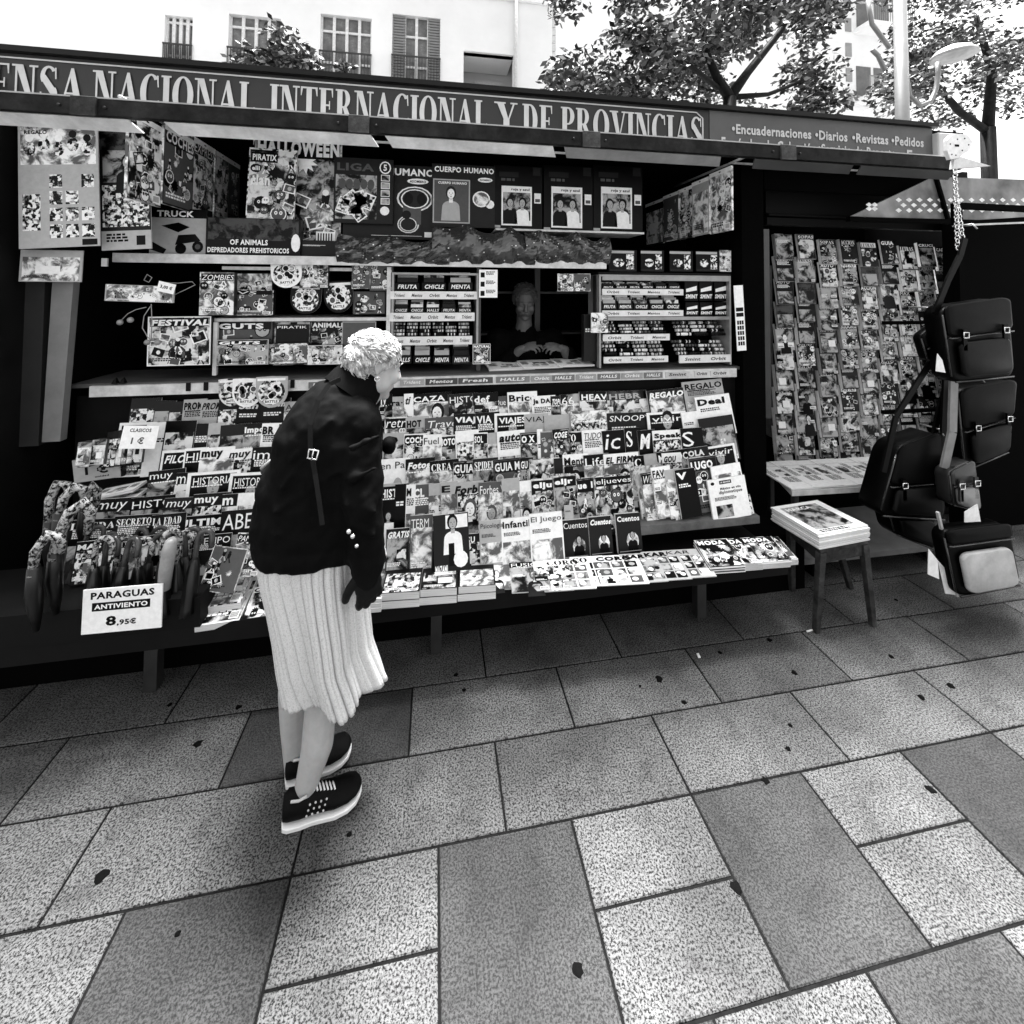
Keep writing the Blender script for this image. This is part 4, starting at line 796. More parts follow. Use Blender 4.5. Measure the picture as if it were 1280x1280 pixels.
# newsprint column at far left: stack of newspapers, the 1 euro boxes
T = empty('newspaper_stack', PYp(120, 640, 2.3), 'leaning pile of folded newspapers behind the umbrella handles', 'newspaper stack')
for k in range(4):
    a = PYp(112, 650-k*9, 2.31); c = PYp(178-k*4, 639-k*9, 2.31)
    ux = (c-a).normalized(); uy = Vector((.1, 1, .02)); printed('newspaper', a, ux, uy, (c-a).length, .1, .012, 'news', 'w', '', nxt(), T, 'page')
def euro(L, tx, w, h):
    tx.append(('1 €', w*.25, h*.28, w*.5, h*.4, 'k', 3)); tx.append(('ARTICULOS', w*.15, h*.82, w*.6, h*.12, 'k', 3)); tx.append(('unidad', w*.45, h*.12, w*.3, h*.08, 'k', 3))
def cardbox(name, label, pxl, pxr, pxe, yt, yb, Y, extra):
    T = empty(name, PYp(pxl, yb, Y), label, 'cardboard box')
    a = PYp(pxl, yb, Y); c = PYp(pxr, yb-8, Y); tz = PYp(pxl, yt, Y).z; h = tz-a.z; ux = (c-a).normalized(); w = (c-a).length
    printed('front_panel', a, ux, Vector((0, -.05, 1)), w, h, .004, '', 'l', '', nxt(), T, 'l', extra=extra)
    e = PYp(pxe, yb-18, Y+.22); ux2 = (e-c).normalized(); printed('side_panel', c, ux2, Vector((0, 0, 1)), (e-c).length, h, .004, '', 'm', '', nxt(), T, 'm')
    printed('back_panel', a+Vector((0, .22, 0)), ux, Vector((0, 0, 1)), w, h, .004, '', 'd', '', nxt(), T, 'd')
    for k in range(7):
        o = a+ux*(w*(.04+k*.13))+Vector((0, .03+.01*(k % 2), .0)); printed('booklet', o, Vector((.15, 1, 0)), Vector((0, 0, 1)), .15, h*(1.02+.06*(k % 3)), .008, 'pic', 'dkm'[k % 3], '', nxt(), T, 'd')
cardbox('price_box', 'open cardboard box of booklets handwritten with a price of one euro, above the umbrellas', 93, 151, 185, 575, 604, 2.42, euro)
def euro2(L, tx, w, h): tx.append(('1 €', w*.3, h*.2, w*.35, h*.3, 'g', 3)); tx.append(('CLASICOS', w*.2, h*.72, w*.6, h*.16, 'g', 3))
std('price_card', 155, 200, 532, 2.36, .14, .003, '', '', 'w', 'white handwritten price card standing among the dark books at left', 'price card', None, 14, 0, 3, 1., extra=euro2, ybot=560)
for k in range(6):
    std('dark_book', 135+k*7, 150+k*7, 540-k, 2.40, .16, .02, '', 'pic', 'kdm'[k % 3], 'dark upright paperback, %s from the left behind the price card' % ORD[k], 'paperback', 'dark paperbacks beside the handwritten card', 8, 8, 2, .8, edge='d')
for k in range(2):
    std('tin_box', 98+k*18, 116+k*18, 553-k*3, 2.38, .11, .05, '', 'pic', 'P', ['rounded shiny tin at the far left above the price box', 'rounded shiny tin beside the dark paperbacks above the price box'][k], 'tin', 'shiny tins above the price box', 10, 0, 0, 1., edge='g')

# ---------------------------------------------------------------- tall board of puzzle magazines
cols = [(968,990),(995,1016),(1023,1042),(1049,1067),(1074,1092),(1099,1117),(1123,1139),(1146,1163),(1168,1186)]
tl = ['CAIMAN', 'XXL', 'SOPAS', 'CRUCI', 'SUDOKU', 'AUTO', 'SOPAS', 'LETRAS', 'ACCION']
BN = ORD[:9]
for ci, (p0, p1) in enumerate(cols):
    g = random.Random(ci+50); y = 292+ci*2+g.uniform(-3, 3); j = 0
    while y < 575:
        st = g.choice(['busy', 'busy', 'text', 'mast', 'pic']); tn = g.choice('kkdmmPSkg' if ci < 8 else 'kkdS'); 
        ti = tl[ci] if ci in (2, 4) and g.random() < .5 else g.choice(tl+['', '', 'GUIA', 'MAX'])
        Y = 2.86; ux, uy = lean(9, -4, g.uniform(-1, 1)); A = PYp(p0, y, Y); w_ = .135; h_ = .19; th = g.choice([.016, .024, .034])
        o = printed('puzzle_magazine', A-uy*h_, ux, uy, w_, h_, th, st, tn, ti, nxt(), None, g.choice(('w', 'w', 'page', 'l')), remap={'Q': 'P', 'R': 'Q', 'B': 'P', 'l': 'g', 'g': 'm'})  # remap darkens the print in place of shade on the recessed board
        tag(o, '%s puzzle magazine, %s, %s from top in %s column of board' % (TONEW[tn], STYW[st], ORD[j], BN[ci]), 'puzzle magazine', 'puzzle magazines on the tall side board')
        y += g.uniform(23, 29); j += 1
    x = PYp(p0-6, 440, 2.93).x; b = MB(); b.box(x-.012, x+.004, 2.90, 2.96, .62, 1.88); kp(b, 'board_rib', gm(.12, .5, 0, .4, 20.))

# ---------------------------------------------------------------- hanging posters and blister cards
GH = 'blister cards hung under the raised shutter'
def card(L, tx, w, h):
    L.append((rect(w*.03, h*.62, w*.97, h*.97), 1, 'R')); rg = random.Random(3)
    for i in range(5): L.append((ell(w*(.14+i*.18), h*(.74+.03*(i % 2)), w*.075, h*.055), 2+i % 2, 'B')); L.append((ell(w*(.14+i*.18), h*(.82+.03*(i % 2)), w*.05, h*.03), 4, rg.choice('kwwd')))
    for i in range(3):
        for j in range(4):
            if (i+j) % 5 == 4: continue
            x0, y0 = w*(.38+i*.2), h*(.07+j*.125); L.append((rect(x0, y0, x0+w*.16, y0+h*.1), 3, 'B'))
    L.append((rect(w*.02, h*.1, w*.3, h*.56), 3, 'l')); L.append((rect(w*.05, h*.13, w*.27, h*.4), 4, 'B')); L.append((rect(w*.78, h*.01, w*.97, h*.055), 4, 'k'))
    tx.append(('TRES', w*.1, h*.9, w*.2, h*.03, 'k', 9)); tx.append(('REGALO', w*.08, h*.85, w*.28, h*.03, 'k', 9))
std('hanging_poster', 22, 122, 143, 2.4, .2, .006, '', '', 'l', 'pale hanging sheet with a grid of small pictures at the far left', 'poster', GH, 2, 0, -4, 1., edge='l', extra=card, ybot=312)
def mgz(L, tx, w, h):
    L.append((rect(0, h*.74, w, h), 1, 'S')); L.append((rect(w*.05, h*.5, w*.95, h*.74), 1, 'P')); L.append((rect(w*.03, h*.17, w*.97, h*.48), 2, 'B')); figure(L, w*.55, h*.5, w*.5, 'd', 'l', 'k', random.Random(2), 3)
    L.append((rect(0, 0, w, h*.14), 3, 'l')); lines(L, w*.1, h*.12, w*.45, 3, h*.015, 'k', random.Random(2), 4); L.append((rect(w*.7, h*.03, w*.88, h*.1), 5, 'k')); tx.append(('TIGR', w*.25, h*.88, w*.7, h*.08, 'w', 6))
std('hanging_poster', 124, 180, 145, 2.46, .2, .006, '', '', 'm', 'hanging wrapped magazine with sports figures, second from the far left', 'poster', GH, 2, 0, -4, 1.1, edge='l', extra=mgz, ybot=314)
std('hanging_poster', 26, 104, 312, 2.44, .1, .006, '', 'pic', 'l', 'small pale picture card below the far left poster', 'poster', GH, 2, 0, 0, 1., edge='l', ybot=352)
def header(L, tx, w, h):
    L.append((rect(0, h*.93, w, h), 11, 'w')); L.append((ell(w*.5, h*.965, w*.05, h*.01), 12, 'k'))
def side(p0, yt0, p1, yt1, yb0, XX, sgn, st, tn, ti, lb):
    A = PX(p0, yt0, XX); C = PX(p1, yt1, XX); B0 = PX(p0, yb0, XX); w_ = abs(C.y-A.y); h_ = A.z-B0.z
    ux = Vector((.12*sgn*0, sgn, 0)); o = printed('blister_pack', Vector((XX, A.y, A.z-h_)), ux, Vector((0, 0, 1)), w_, h_, .012, st, tn, ti, nxt(), None, 'R', extra=header)
    return tag(o, lb, 'blister pack', GH)
XS = -1.33
side(162, 136, 204, 166, 248, XS, 1, 'busy', 'P', '', 'blister pack nearest the front on the left hanging rail')
side(206, 154, 243, 175, 255, XS+.01, 1, 'busy', 'd', 'COCHES', 'blister pack with a white header, second on the left hanging rail')
side(242, 170, 269, 186, 268, XS, 1, 'busy', 'd', 'EXPRESS', 'blister pack with a white header, third on the left hanging rail')
side(270, 188, 286, 197, 272, XS+.01, 1, 'busy', 'd', '', 'narrow blister pack, fourth on the left hanging rail')
side(286, 198, 300, 205, 280, XS, 1, 'busy', 'Q', '', 'farthest blister pack at the inner end of the left hanging rail')
b = MB(); b.tube([(XS-.01, 2.13, PX(165, 131, XS).z+.01), (XS-.01, 3.0, PX(165, 131, XS).z+.01)], .008, 8); kp(b, 'hanging_rod', STL)
XQ = 1.72
side(887, 218, 914, 203, 293, XQ, -1, 'busy', 'R', '', 'bright blister pack nearest the front on the right hanging rail')
side(865, 229, 886, 218, 296, XQ-.01, -1, 'pic', 'l', '', 'pale blister pack, second from the front on the right hanging rail')
side(848, 238, 866, 228, 300, XQ, -1, 'busy', 'd', '', 'dark blister pack with a pale figure, third on the right hanging rail')
side(829, 246, 848, 236, 303, XQ-.01, -1, 'busy', 'R', '', 'blister pack with a white header, fourth on the right hanging rail')
side(807, 256, 829, 247, 308, XQ, -1, 'pic', 'k', '', 'black shadowed pack at the inner end of the right hanging rail')
b = MB(); z = PX(912, 203, XQ).z; b.tube([(XQ+.015, 2.13, z), (XQ+.015, 3.0, z)], .008, 8); b.tube([(XQ+.0, 2.14, z-.02), (XQ+.03, 2.14, z-.02)], .012, 8); kp(b, 'hanging_rod', STL)
# posters on the back
def pir(L, tx, w, h):
    L.append((rect(w*.04, h*.84, w*.6, h*.95), 7, 'k')); tx.append(('PIRATIX', w*.08, h*.86, w*.5, h*.07, 'w', 12)); tx.append(('clan', w*.06, h*.58, w*.4, h*.12, 'w', 12)); L.append((ell(w*.16, h*.77, w*.12, h*.05), 8, 'k')); tx.append(('elli', w*.08, h*.745, w*.16, h*.05, 'w', 12))
std('toy_poster', 317, 428, 163, 2.74, .3, .008, 'HALLOWEEN', 'busy', 'Q', 'large printed toy sheet with round eyes, hanging behind the pirate pack', 'poster', GH, 0, 0, 0, 1., edge='d', ybot=306)
std('pirate_pack', 312, 372, 184, 2.68, .3, .012, '', 'busy', 'B', 'tall pack lettered for a pirate toy hanging in front of the large toy sheet', 'blister pack', GH, 2, 0, 1, 1., edge='l', extra=pir, ybot=296)
def liga(L, tx, w, h):
    tx.append(('LIGA', w*.05, h*.8, w*.62, h*.12, 'g', 3)); L.append((rect(w*.03, h*.06, w*.72, h*.74), 1, 'P'))
    for k in range(5): L.append((ell(w*(.14+.12*k), h*.6, w*.06, h*.08), 2, 'g'))
    rg = random.Random(5)
    for k in range(7):
        cx_, cy_, a = w*rg.uniform(.15, .6), h*rg.uniform(.15, .4), rg.uniform(0, 3); c_, s_ = math.cos(a), math.sin(a); q = [(cx_+w*(x*c_-y*s_), cy_+w*(x*s_+y*c_)) for x, y in ((-.1, -.14), (.1, -.14), (.1, .14), (-.1, .14))]
        L.append((q, 3+k % 4, 'w')); L.append(([(cx_+(x-cx_)*.85, cy_+(y-cy_)*.85) for x, y in q], 7, 'B'))
    L.append((ell(w*.86, h*.87, w*.1, h*.1), 3, 'w')); L.append((ell(w*.86, h*.87, w*.08, h*.08), 4, 'm')); tx.append(('5', w*.83, h*.82, w*.06, h*.1, 'w', 6))
    for k in range(4): L.append((rect(w*.79, h*(.3+k*.12), w*.94, h*(.4+k*.12)), 3, 'w')); L.append((rect(w*.8, h*(.31+k*.12), w*.93, h*(.39+k*.12)), 4, 'P'))
    L.append((ell(w*.86, h*.2, w*.08, h*.07), 3, 'w'))
std('card_album_pack', 418, 492, 196, 2.70, .3, .008, '', '', 'm', 'pack with scattered football cards hanging right of the toy sheet', 'blister pack', GH, 0, 0, 0, 1., edge='d', extra=liga, ybot=278)
def hum(L, tx, w, h):
    tx.append(('HUMANO', w*.46, h*.86, w*.52, h*.1, 'w', 4)); L.append((ell(w*.8, h*.79, w*.12, h*.04), 3, 'w')); tx.append(('ASOMBRO', w*.71, h*.77, w*.18, h*.035, 'k', 6))
    for r_, t_ in ((1., 'w'), (.9, 'g'), (.78, 'w'), (.7, 'm')):
        L.append((ell(w*.77, h*.55, w*.2*r_, h*.17*r_, 16), 4+int(10*(1-r_)), t_)); L.append((ell(w*.7, h*.2, w*.12*r_, h*.12*r_, 14), 4+int(10*(1-r_)), t_))
    L.append((rect(w*.64, h*.2, w*.84, h*.45), 5, 'g')); L.append((ell(w*.7, h*.55, w*.05, h*.08), 9, 'k')); L.append((ell(w*.84, h*.55, w*.05, h*.08), 9, 'k')); L.append((ell(w*.68, h*.33, w*.05, h*.06), 9, 'd')); L.append((rect(w*.3, h*.04, w*.85, h*.045), 4, 'w')); L.append((rect(w*.88, h*.03, w*.96, h*.1), 4, 'w'))
std('science_kit_card', 430, 545, 203, 2.74, .3, .008, '', '', 'm', 'grey science card with a rounded plastic blister, left one of the titled pair', 'blister pack', GH, 0, 0, 0, 1., edge='d', extra=hum, ybot=297)
def cue(L, tx, w, h):
    tx.append(('CUERPO HUMANO', w*.04, h*.87, w*.94, h*.09, 'w', 4)); L.append((rect(w*.02, h*.06, w*.6, h*.76), 3, 'l')); L.append((rect(w*.04, h*.08, w*.58, h*.74), 4, 'g')); tx.append(('CUERPO HUMANO', w*.1, h*.68, w*.45, h*.04, 'w', 6)); figure(L, w*.3, h*.25, w*.3, 'l', 'w', 'm', random.Random(9), 5)
    L.append((ell(w*.84, h*.77, w*.12, h*.04), 3, 'w')); tx.append(('ASOMBRO', w*.75, h*.755, w*.18, h*.03, 'k', 6)); L.append((ell(w*.78, h*.46, w*.14, h*.13, 16), 4, 'w')); L.append((ell(w*.78, h*.46, w*.12, h*.11, 16), 5, 'R')); L.append((ell(w*.92, h*.38, w*.07, h*.07, 10), 4, 'w'))
std('science_kit_card', 540, 619, 204, 2.72, .3, .008, '', '', 'm', 'grey science card with book and brain shape, right one of the titled pair', 'blister pack', GH, 0, 0, 0, 1., edge='d', extra=cue, ybot=283)
def wiz(L, tx, w, h):
    L.append((rect(w*.1, h*.82, w*.5, h*.9), 2, 'm')); L.append((rect(w*.15, h*.06, w*.78, h*.68), 3, 'w')); L.append((rect(w*.18, h*.14, w*.75, h*.58), 4, 'P')); figure(L, w*.33, h*.2, w*.3, 'k', 'l', 'd', random.Random(1), 5); figure(L, w*.58, h*.2, w*.3, 'w', 'l', 'k', random.Random(2), 5)
    tx.append(('roja y azul', w*.35, h*.6, w*.38, h*.05, 'k', 6)); L.append((rect(w*.83, h*.42, w*.97, h*.58), 3, 'w')); L.append((rect(w*.85, h*.44, w*.95, h*.49), 4, 'g')); L.append((rect(w*.8, h*.86, w*.96, h*.99), 3, 'm')); lines(L, w*.14, h*.8, w*.4, 1, h*.04, 'g', random.Random(3), 3); L.append((rect(w*.0, h*.02, w*.13, h*.06), 3, 'l'))
for k, (p0, p1, yb, q) in enumerate(((618, 678, 286, 0), (680, 741, 289, 1), (742, 803, 290, 0))):
    std('film_card', p0, p1, 206, 2.74, .3, .008, '', '', 'k', ['left of three black cards each holding a pale picture book', 'middle of three black cards, its pale book slightly tilted', 'right of three black cards each holding a pale picture book'][k], 'blister pack', GH, 0, 0, 0, 1., edge='d', extra=wiz, ybot=yb)
b = MB(); b.box(sx(618, 287, 2.72), sx(800, 291, 2.72), 2.66, 2.9, sz(700, 289, 2.72)-.012, sz(700, 289, 2.72)); kp(b, 'card_ledge', WHT)
def truck(L, tx, w, h):
    L.append((rect(0, h*.8, w, h), 2, 'k')); tx.append(('TRUCK', w*.12, h*.82, w*.65, h*.14, 'w', 5)); L.append(([(w*.2, h*.62), (w*.5, h*.7), (w*.7, h*.6), (w*.5, h*.48)], 4, 'k')); L.append(([(w*.45, h*.2), (w*.9, h*.3), (w*.8, h*.45), (w*.5, h*.42)], 4, 'd')); L.append((ell(w*.85, h*.17, w*.1, h*.13), 5, 'k')); L.append((ell(w*.55, h*.12, w*.1, h*.12), 5, 'k')); L.append(([(0, h*.3), (w*.3, h*.1), (w*.25, 0), (0, h*.1)], 4, 'k')); L.append((ell(w*.85, h*.17, w*.05, h*.06), 6, 'g'))
std('truck_kit_box', 188, 259, 260, 2.66, .3, .06, '', '', 'l', 'box with a dark toy truck picture standing at the left end of the upper shelf', 'toy box', 'boxed toys on the shelves', 0, 0, 0, 1., edge='d', extra=truck, ybot=317)
def dino(L, tx, w, h):
    L.append((rect(w*.02, h*.4, w*.98, h*.98), 1, 'S')); tx.append(('OF ANIMALS', w*.25, h*.27, w*.4, h*.15, 'w', 5)); tx.append(('DEPREDADORES PREHISTORICOS', w*.02, h*.06, w*.86, h*.14, 'w', 5)); L.append((ell(w*.95, h*.35, w*.05, h*.25), 4, 'w'))
std('animal_kit_box', 258, 376, 271, 2.64, .3, .05, '', '', 'd', 'wide dark box about prehistoric predators lying under the toy sheet', 'toy box', 'boxed toys on the shelves', 0, 0, 0, 1., edge='d', extra=dino, ybot=318)
std('album_box', 374, 422, 300, 2.66, .3, .05, '', 'plain', 'm', 'plain grey box end right of the prehistoric predators box', 'toy box', 'boxed toys on the shelves', 0, 0, 0, 1., edge='d', ybot=319)
# crumpled printed cellophane rolls on the upper shelf
def cello():
    m, t, bb = newmat('spotted_cellophane'); N = t.nodes; L = t.links; tc = N.new('ShaderNodeTexCoord')
    v = N.new('ShaderNodeTexVoronoi'); v.inputs['Scale'].default_value = 26; L.new(tc.outputs['Object'], v.inputs['Vector']); r = N.new('ShaderNodeValToRGB'); e = r.color_ramp.elements; e[0].position = .09; e[0].color = (.7,)*3+(1,); e[1].position = .12; e[1].color = (.03,)*3+(1,)
    L.new(v.outputs['Distance'], r.inputs[0]); L.new(r.outputs[0], bb.inputs['Base Color']); bb.inputs['Roughness'].default_value = .16; bb.inputs['Coat Weight'].default_value = .8; return m
CE = cello()
for k, (p0, p1, yt, yb, lb) in enumerate(((422, 562, 296, 330, 'left of the crumpled spotted cellophane packs on the upper shelf'), (540, 668, 284, 330, 'largest crumpled cellophane pack with bright glare on the upper shelf'), (655, 760, 291, 330, 'right crumpled cellophane pack on the upper shelf above the window'))):
    a = PYp(p0, yb, 2.6); c = PYp(p1, yt, 2.6); nx, nz = 46, 14; g = random.Random(k+1); vs = []; fs = []
    rid = [(g.uniform(0, 1), g.uniform(-.6, .6), g.uniform(.01, .035)) for _ in range(9)]
    for side_ in (0, 1):
        for j in range(nz+1):
            for i in range(nx+1):
                u, v_ = i/nx, j/nz; z = a.z+.002+(c.z-a.z)*v_*(1-.25*abs(math.sin(u*7+k))*(.3+u)); d = sum(r2*abs(((u-u0+s_*v_*.8)*(2.3+.9*q5)) % 1-.5) for q5, (u0, s_, r2) in enumerate(rid[:5]))*1.1
                bulge = math.sin(math.pi*v_)*.05; y = 2.62-bulge-d if side_ == 0 else 2.75+bulge*.3
                vs.append((a.x+(c.x-a.x)*u, y, z))
    M_ = (nx+1)*(nz+1)
    for j in range(nz):
        for i in range(nx):
            q = j*(nx+1)+i; fs.append((q, q+1, q+nx+2, q+nx+1)); fs.append((M_+q+nx+1, M_+q+nx+2, M_+q+1, M_+q))
    for i in range(nx): q = nz*(nx+1)+i; fs.append((q, q+1, M_+q+1, M_+q)); fs.append((i+1, i, M_+i, M_+i+1))
    for j in range(nz): q = j*(nx+1); fs.append((q+nx+1, q, M_+q, M_+q+nx+1)[::-1]); q += nx; fs.append((q, q+nx+1, M_+q+nx+1, M_+q)[::-1])
    b = MB(); b.add(vs, fs, 0); tag(b.build('cellophane_pack', CE), lb, 'plastic pack', 'crumpled cellophane packs on the upper shelf')
# figure boxes at right end of the upper shelf
for k in range(4):
    def fig(L, tx, w, h, k=k):
        L.append((rect(0, h*.84, w*.9, h*.96), 2, 'l')); L.append((ell(w*.35, h*.4, w*.2, h*.2), 3, 'B')); L.append((rect(w*.62, h*.1, w*.9, h*.8), 3, 'B')); L.append((rect(w*.03, 0, w*.97, h*.1), 3, 'm'))
    p0 = (761, 801, 837, 870)[k]
    std('figure_box', p0, p0+(35, 29, 29, 29)[k], 312+k*.5, 2.63, .3, .07, '', '', 'k', 'black boxed figure with a white banner, %s of four on the right upper shelf' % ORD[k], 'toy box', 'black figure boxes above the sweets case', 0, 0, 0, 1., edge='k', extra=fig, ybot=339)
std('figure_box', 899, 914, 312, 2.64, .3, .05, '', 'busy', 'k', 'partly hidden dark box after the four banner boxes on the upper shelf', 'toy box', 'black figure boxes above the sweets case', 0, 0, 0, 1., edge='k', ybot=340)
# toys on the left shelves
def halfdisc(w, h, n=14): return [(w*.0, h*.98), (w*0, h*.5)]+[(w/2-w/2*math.cos(math.pi*i/n), h*.5-h*.5*math.sin(math.pi*i/n)) for i in range(1, n)]+[(w, h*.5), (w, h*.98), (w*.5, h)]
def toys(L, tx, w, h):
    rg = random.Random(len(L)+int(w*1000)); L.append((ell(w*.5, h*.5, w*.44, h*.42), 1, 'B'))
    for k in range(5): cx_, cy_ = w*rg.uniform(.25, .75), h*rg.uniform(.35, .75); L.append((ell(cx_, cy_, w*.12, h*.12), 2+k % 3, 'w')); L.append((ell(cx_, cy_, w*.09, h*.09), 5, rg.choice('kgR')))
    L.append((ell(w*.5, h*.2, w*.26, h*.09), 6, 'w')); tx.append(('BATTLE', w*.3, h*.16, w*.4, h*.08, 'k', 8)); L.append((rect(w*.05, h*.86, w*.95, h*.94), 7, 'w'))
def disc(p0, p1, yt, yb, Y, tn, lb):
    a = PYp(p0, yt, Y); c = PYp(p1, yb, Y); w_ = c.x-a.x; h_ = a.z-c.z
    return std('half_round_toy_card', p0, p1, yt, Y, h_, .006, '', '', tn, lb, 'toy card', 'half round toy cards clipped to the shelf edges', 0, 0, random.Random(p0).uniform(-4, 4), 1., edge='l', outline=halfdisc(w_, h_), extra=toys)
disc(338, 376, 326, 361, 2.62, 'w', 'white half round toy card hanging from the upper shelf front')
disc(364, 402, 355, 392, 2.66, 'd', 'dark half round toy card, left of two on the middle shelf')
disc(404, 440, 352, 392, 2.66, 'd', 'dark half round toy card, right of two on the middle shelf')
disc(273, 305, 474, 508, 2.55, 'Q', 'half round toy card under the counter, leftmost and narrowest')
disc(291, 327, 473, 508, 2.535, 'w', 'white rimmed half round toy card, middle of three under the counter')
disc(320, 359, 471, 509, 2.52, 'l', 'pale half round toy card, right of three under the counter')
TB = 'boxed toys on the shelves'
for p0, p1, yt, yb, Y, ti, st, tn, lb in [(250,293,340,394,2.60,'ZOMBIES','busy','R','light toy box standing at the left end of the middle shelf'),(293,341,341,396,2.70,'','busy','k','black toy box with an arched window right of the light one'),(294,342,362,393,2.66,'VS','busy','B','low toy pack lettered with two letters in front of the black box'),
  (375,411,328,360,2.63,'','busy','k','dark truck pack hanging from the upper shelf, third from the left'),(440,463,327,361,2.63,'','busy','R','pale small pack hanging left of the candy shelves'),(462,492,326,364,2.64,'','busy','d','dark truck pack hanging nearest the candy shelves'),
  (441,482,364,393,2.68,'','busy','d','dark toy box at the right end of the middle shelf'),(185,264,396,458,2.62,'FESTIVAL','busy','w','large white toy box with rounded top at the left end of the counter'),
  (270,342,401,457,2.68,'GUTS','busy','m','grey open display box on the counter with a chequered flag'),(270,336,425,457,2.62,'GUTS','busy','l','low grey tray of toys in front of the open display box'),(342,388,402,457,2.69,'','busy','P','dark display box behind the pirate tray'),
  (336,385,430,455,2.63,'','busy','B','low tray of small toys below the pirate title'),(345,385,406,430,2.66,'PIRATIK','','d','dark header with pirate title over its tray'),(388,437,401,440,2.69,'ANIMALES','busy','d','dark display box with a pale banner at the middle of the counter'),
  (385,428,432,456,2.62,'','busy','w','white rimmed tray of toys right of the pirate tray'),(428,470,402,456,2.66,'','busy','l','pale toy box partly hidden behind the woman\'s hair'),(132,218,355,382,2.5,'','busy','l','long narrow pale toy pack hanging in the dark at far left')]:
    if p0 == 132: std('toy_pack', p0, p1, yt, Y, .1, .01, ti, st, tn, lb, 'toy pack', TB, 0, 0, 2, 1., edge='l', ybot=yb-6)
    else: std('toy_box', p0, p1, yt, Y, .1, .04, ti, st, tn, lb, 'toy box', TB, 0, 0, random.Random(p0+1).uniform(-.8, .8), 1., edge='m', ybot=yb)
def p25(L, tx, w, h): tx.append(('3,00 €', w*.15, h*.3, w*.7, h*.4, 'k', 3))
std('price_tag', 199, 221, 351, 2.46, .05, .002, '', '', 'w', 'small tilted white price tag on the long hanging pack', 'price tag', None, 0, 0, 14, 1., extra=p25)
# hanging earphones: loops of cable
b = MB(); p = lambda x, y: PYp(x, y, 2.48)
b.tube([p(188, 383), p(180, 395), p(178, 410), p(185, 422), p(190, 425)], .0022, 6); b.tube([p(189, 380), p(190, 400), p(189, 425)], .0022, 6); b.tube([p(150, 402), p(160, 392), p(170, 387), p(183, 384)], .0022, 6)
b.tube([p(219, 368), p(232, 362), p(244, 356), p(240, 352), p(222, 354), p(205, 353)], .0022, 6); b.tube([p(180, 350), p(184, 343), p(190, 347), p(186, 353), p(180, 350)], .0022, 6)
for x, y in ((150, 403), (163, 400), (184, 428), (197, 428)): b.ball(p(x, y), .014)
tag(b.build('earphone_cable', gm(.25, .3)), 'thin tangled earphone cable hanging below the long pack at far left', 'earphones')
b = MB(); q = PYp(132, 328, 2.5); b.box(q.x-.012, q.x+.012, 2.49, 2.5, q.z-.02, q.z+.02); tag(b.build('light_switch', gm(.5, .4)), 'small square pale switch on the dark side wall at left', 'switch')
b = MB(); q = PYp(144, 466, 2.57)
for dx in (0, .035): b.hexa([(q.x+dx-.012, 2.56, 1.206), (q.x+dx+.012, 2.56, 1.206), (q.x+dx+.01, 2.59, 1.206), (q.x+dx-.01, 2.59, 1.206), (q.x+dx-.006, 2.57, 1.225), (q.x+dx+.003, 2.57, 1.235), (q.x+dx+.003, 2.58, 1.235), (q.x+dx-.006, 2.58, 1.225)])
tag(b.build('peg', DRK), 'small dark pegs on the left end of the counter', 'peg')

# ---------------------------------------------------------------- sweets cases
SWG = 'sweet packets in the shelf cases'
def case(label, p0, p1, yt, yb, Y, shelves, seed):
    T = empty('sweets_case', PYp((p0+p1)/2, yb, Y), label, 'display case'); x0 = sx(p0, (yt+yb)/2, Y); x1 = sx(p1, (yt+yb)/2, Y); pm = (p0+p1)/2; z0 = sz(pm, yb, Y); z1 = sz(pm, yt, Y)
    b = MB(); b.box(x0, x0+.012, Y, Y+.2, z0, z1); b.build('side_panel', STL, T); b = MB(); b.box(x1-.012, x1, Y, Y+.2, z0, z1); b.build('side_panel', STL, T)
    b = MB(); b.box(x0+.012, x1-.012, Y+.19, Y+.2, z0, z1); b.build('back_panel', BLK, T)
    b = MB(); b.box(x0+.012, x1-.012, Y+.003, Y+.19, z1-.012, z1); b.build('top_panel', STL, T)
    return T, x0, x1
def strip(T, p0, p1, y0, y1, Y, words):
    a = PYp(p0, y0, Y); c = PYp(p1, y1, Y); b = MB(); b.box(a.x, c.x, Y-.012, Y-.002, c.z, a.z, 0); n = len(words); h_ = a.z-c.z
    for i, s in enumerate(words):
        w_ = (c.x-a.x)/n; vs, fs = fit_text(s, a.x+w_*(i+.2), c.z+h_*.28, w_*.6, h_*.42, .03, .2); b.add([(x, Y-.0125, z) for x, z in vs], fs, 1)
    b.build('price_strip', [gm(.72, .4, 0, .15, 20.), gm(.02, .5)], T)
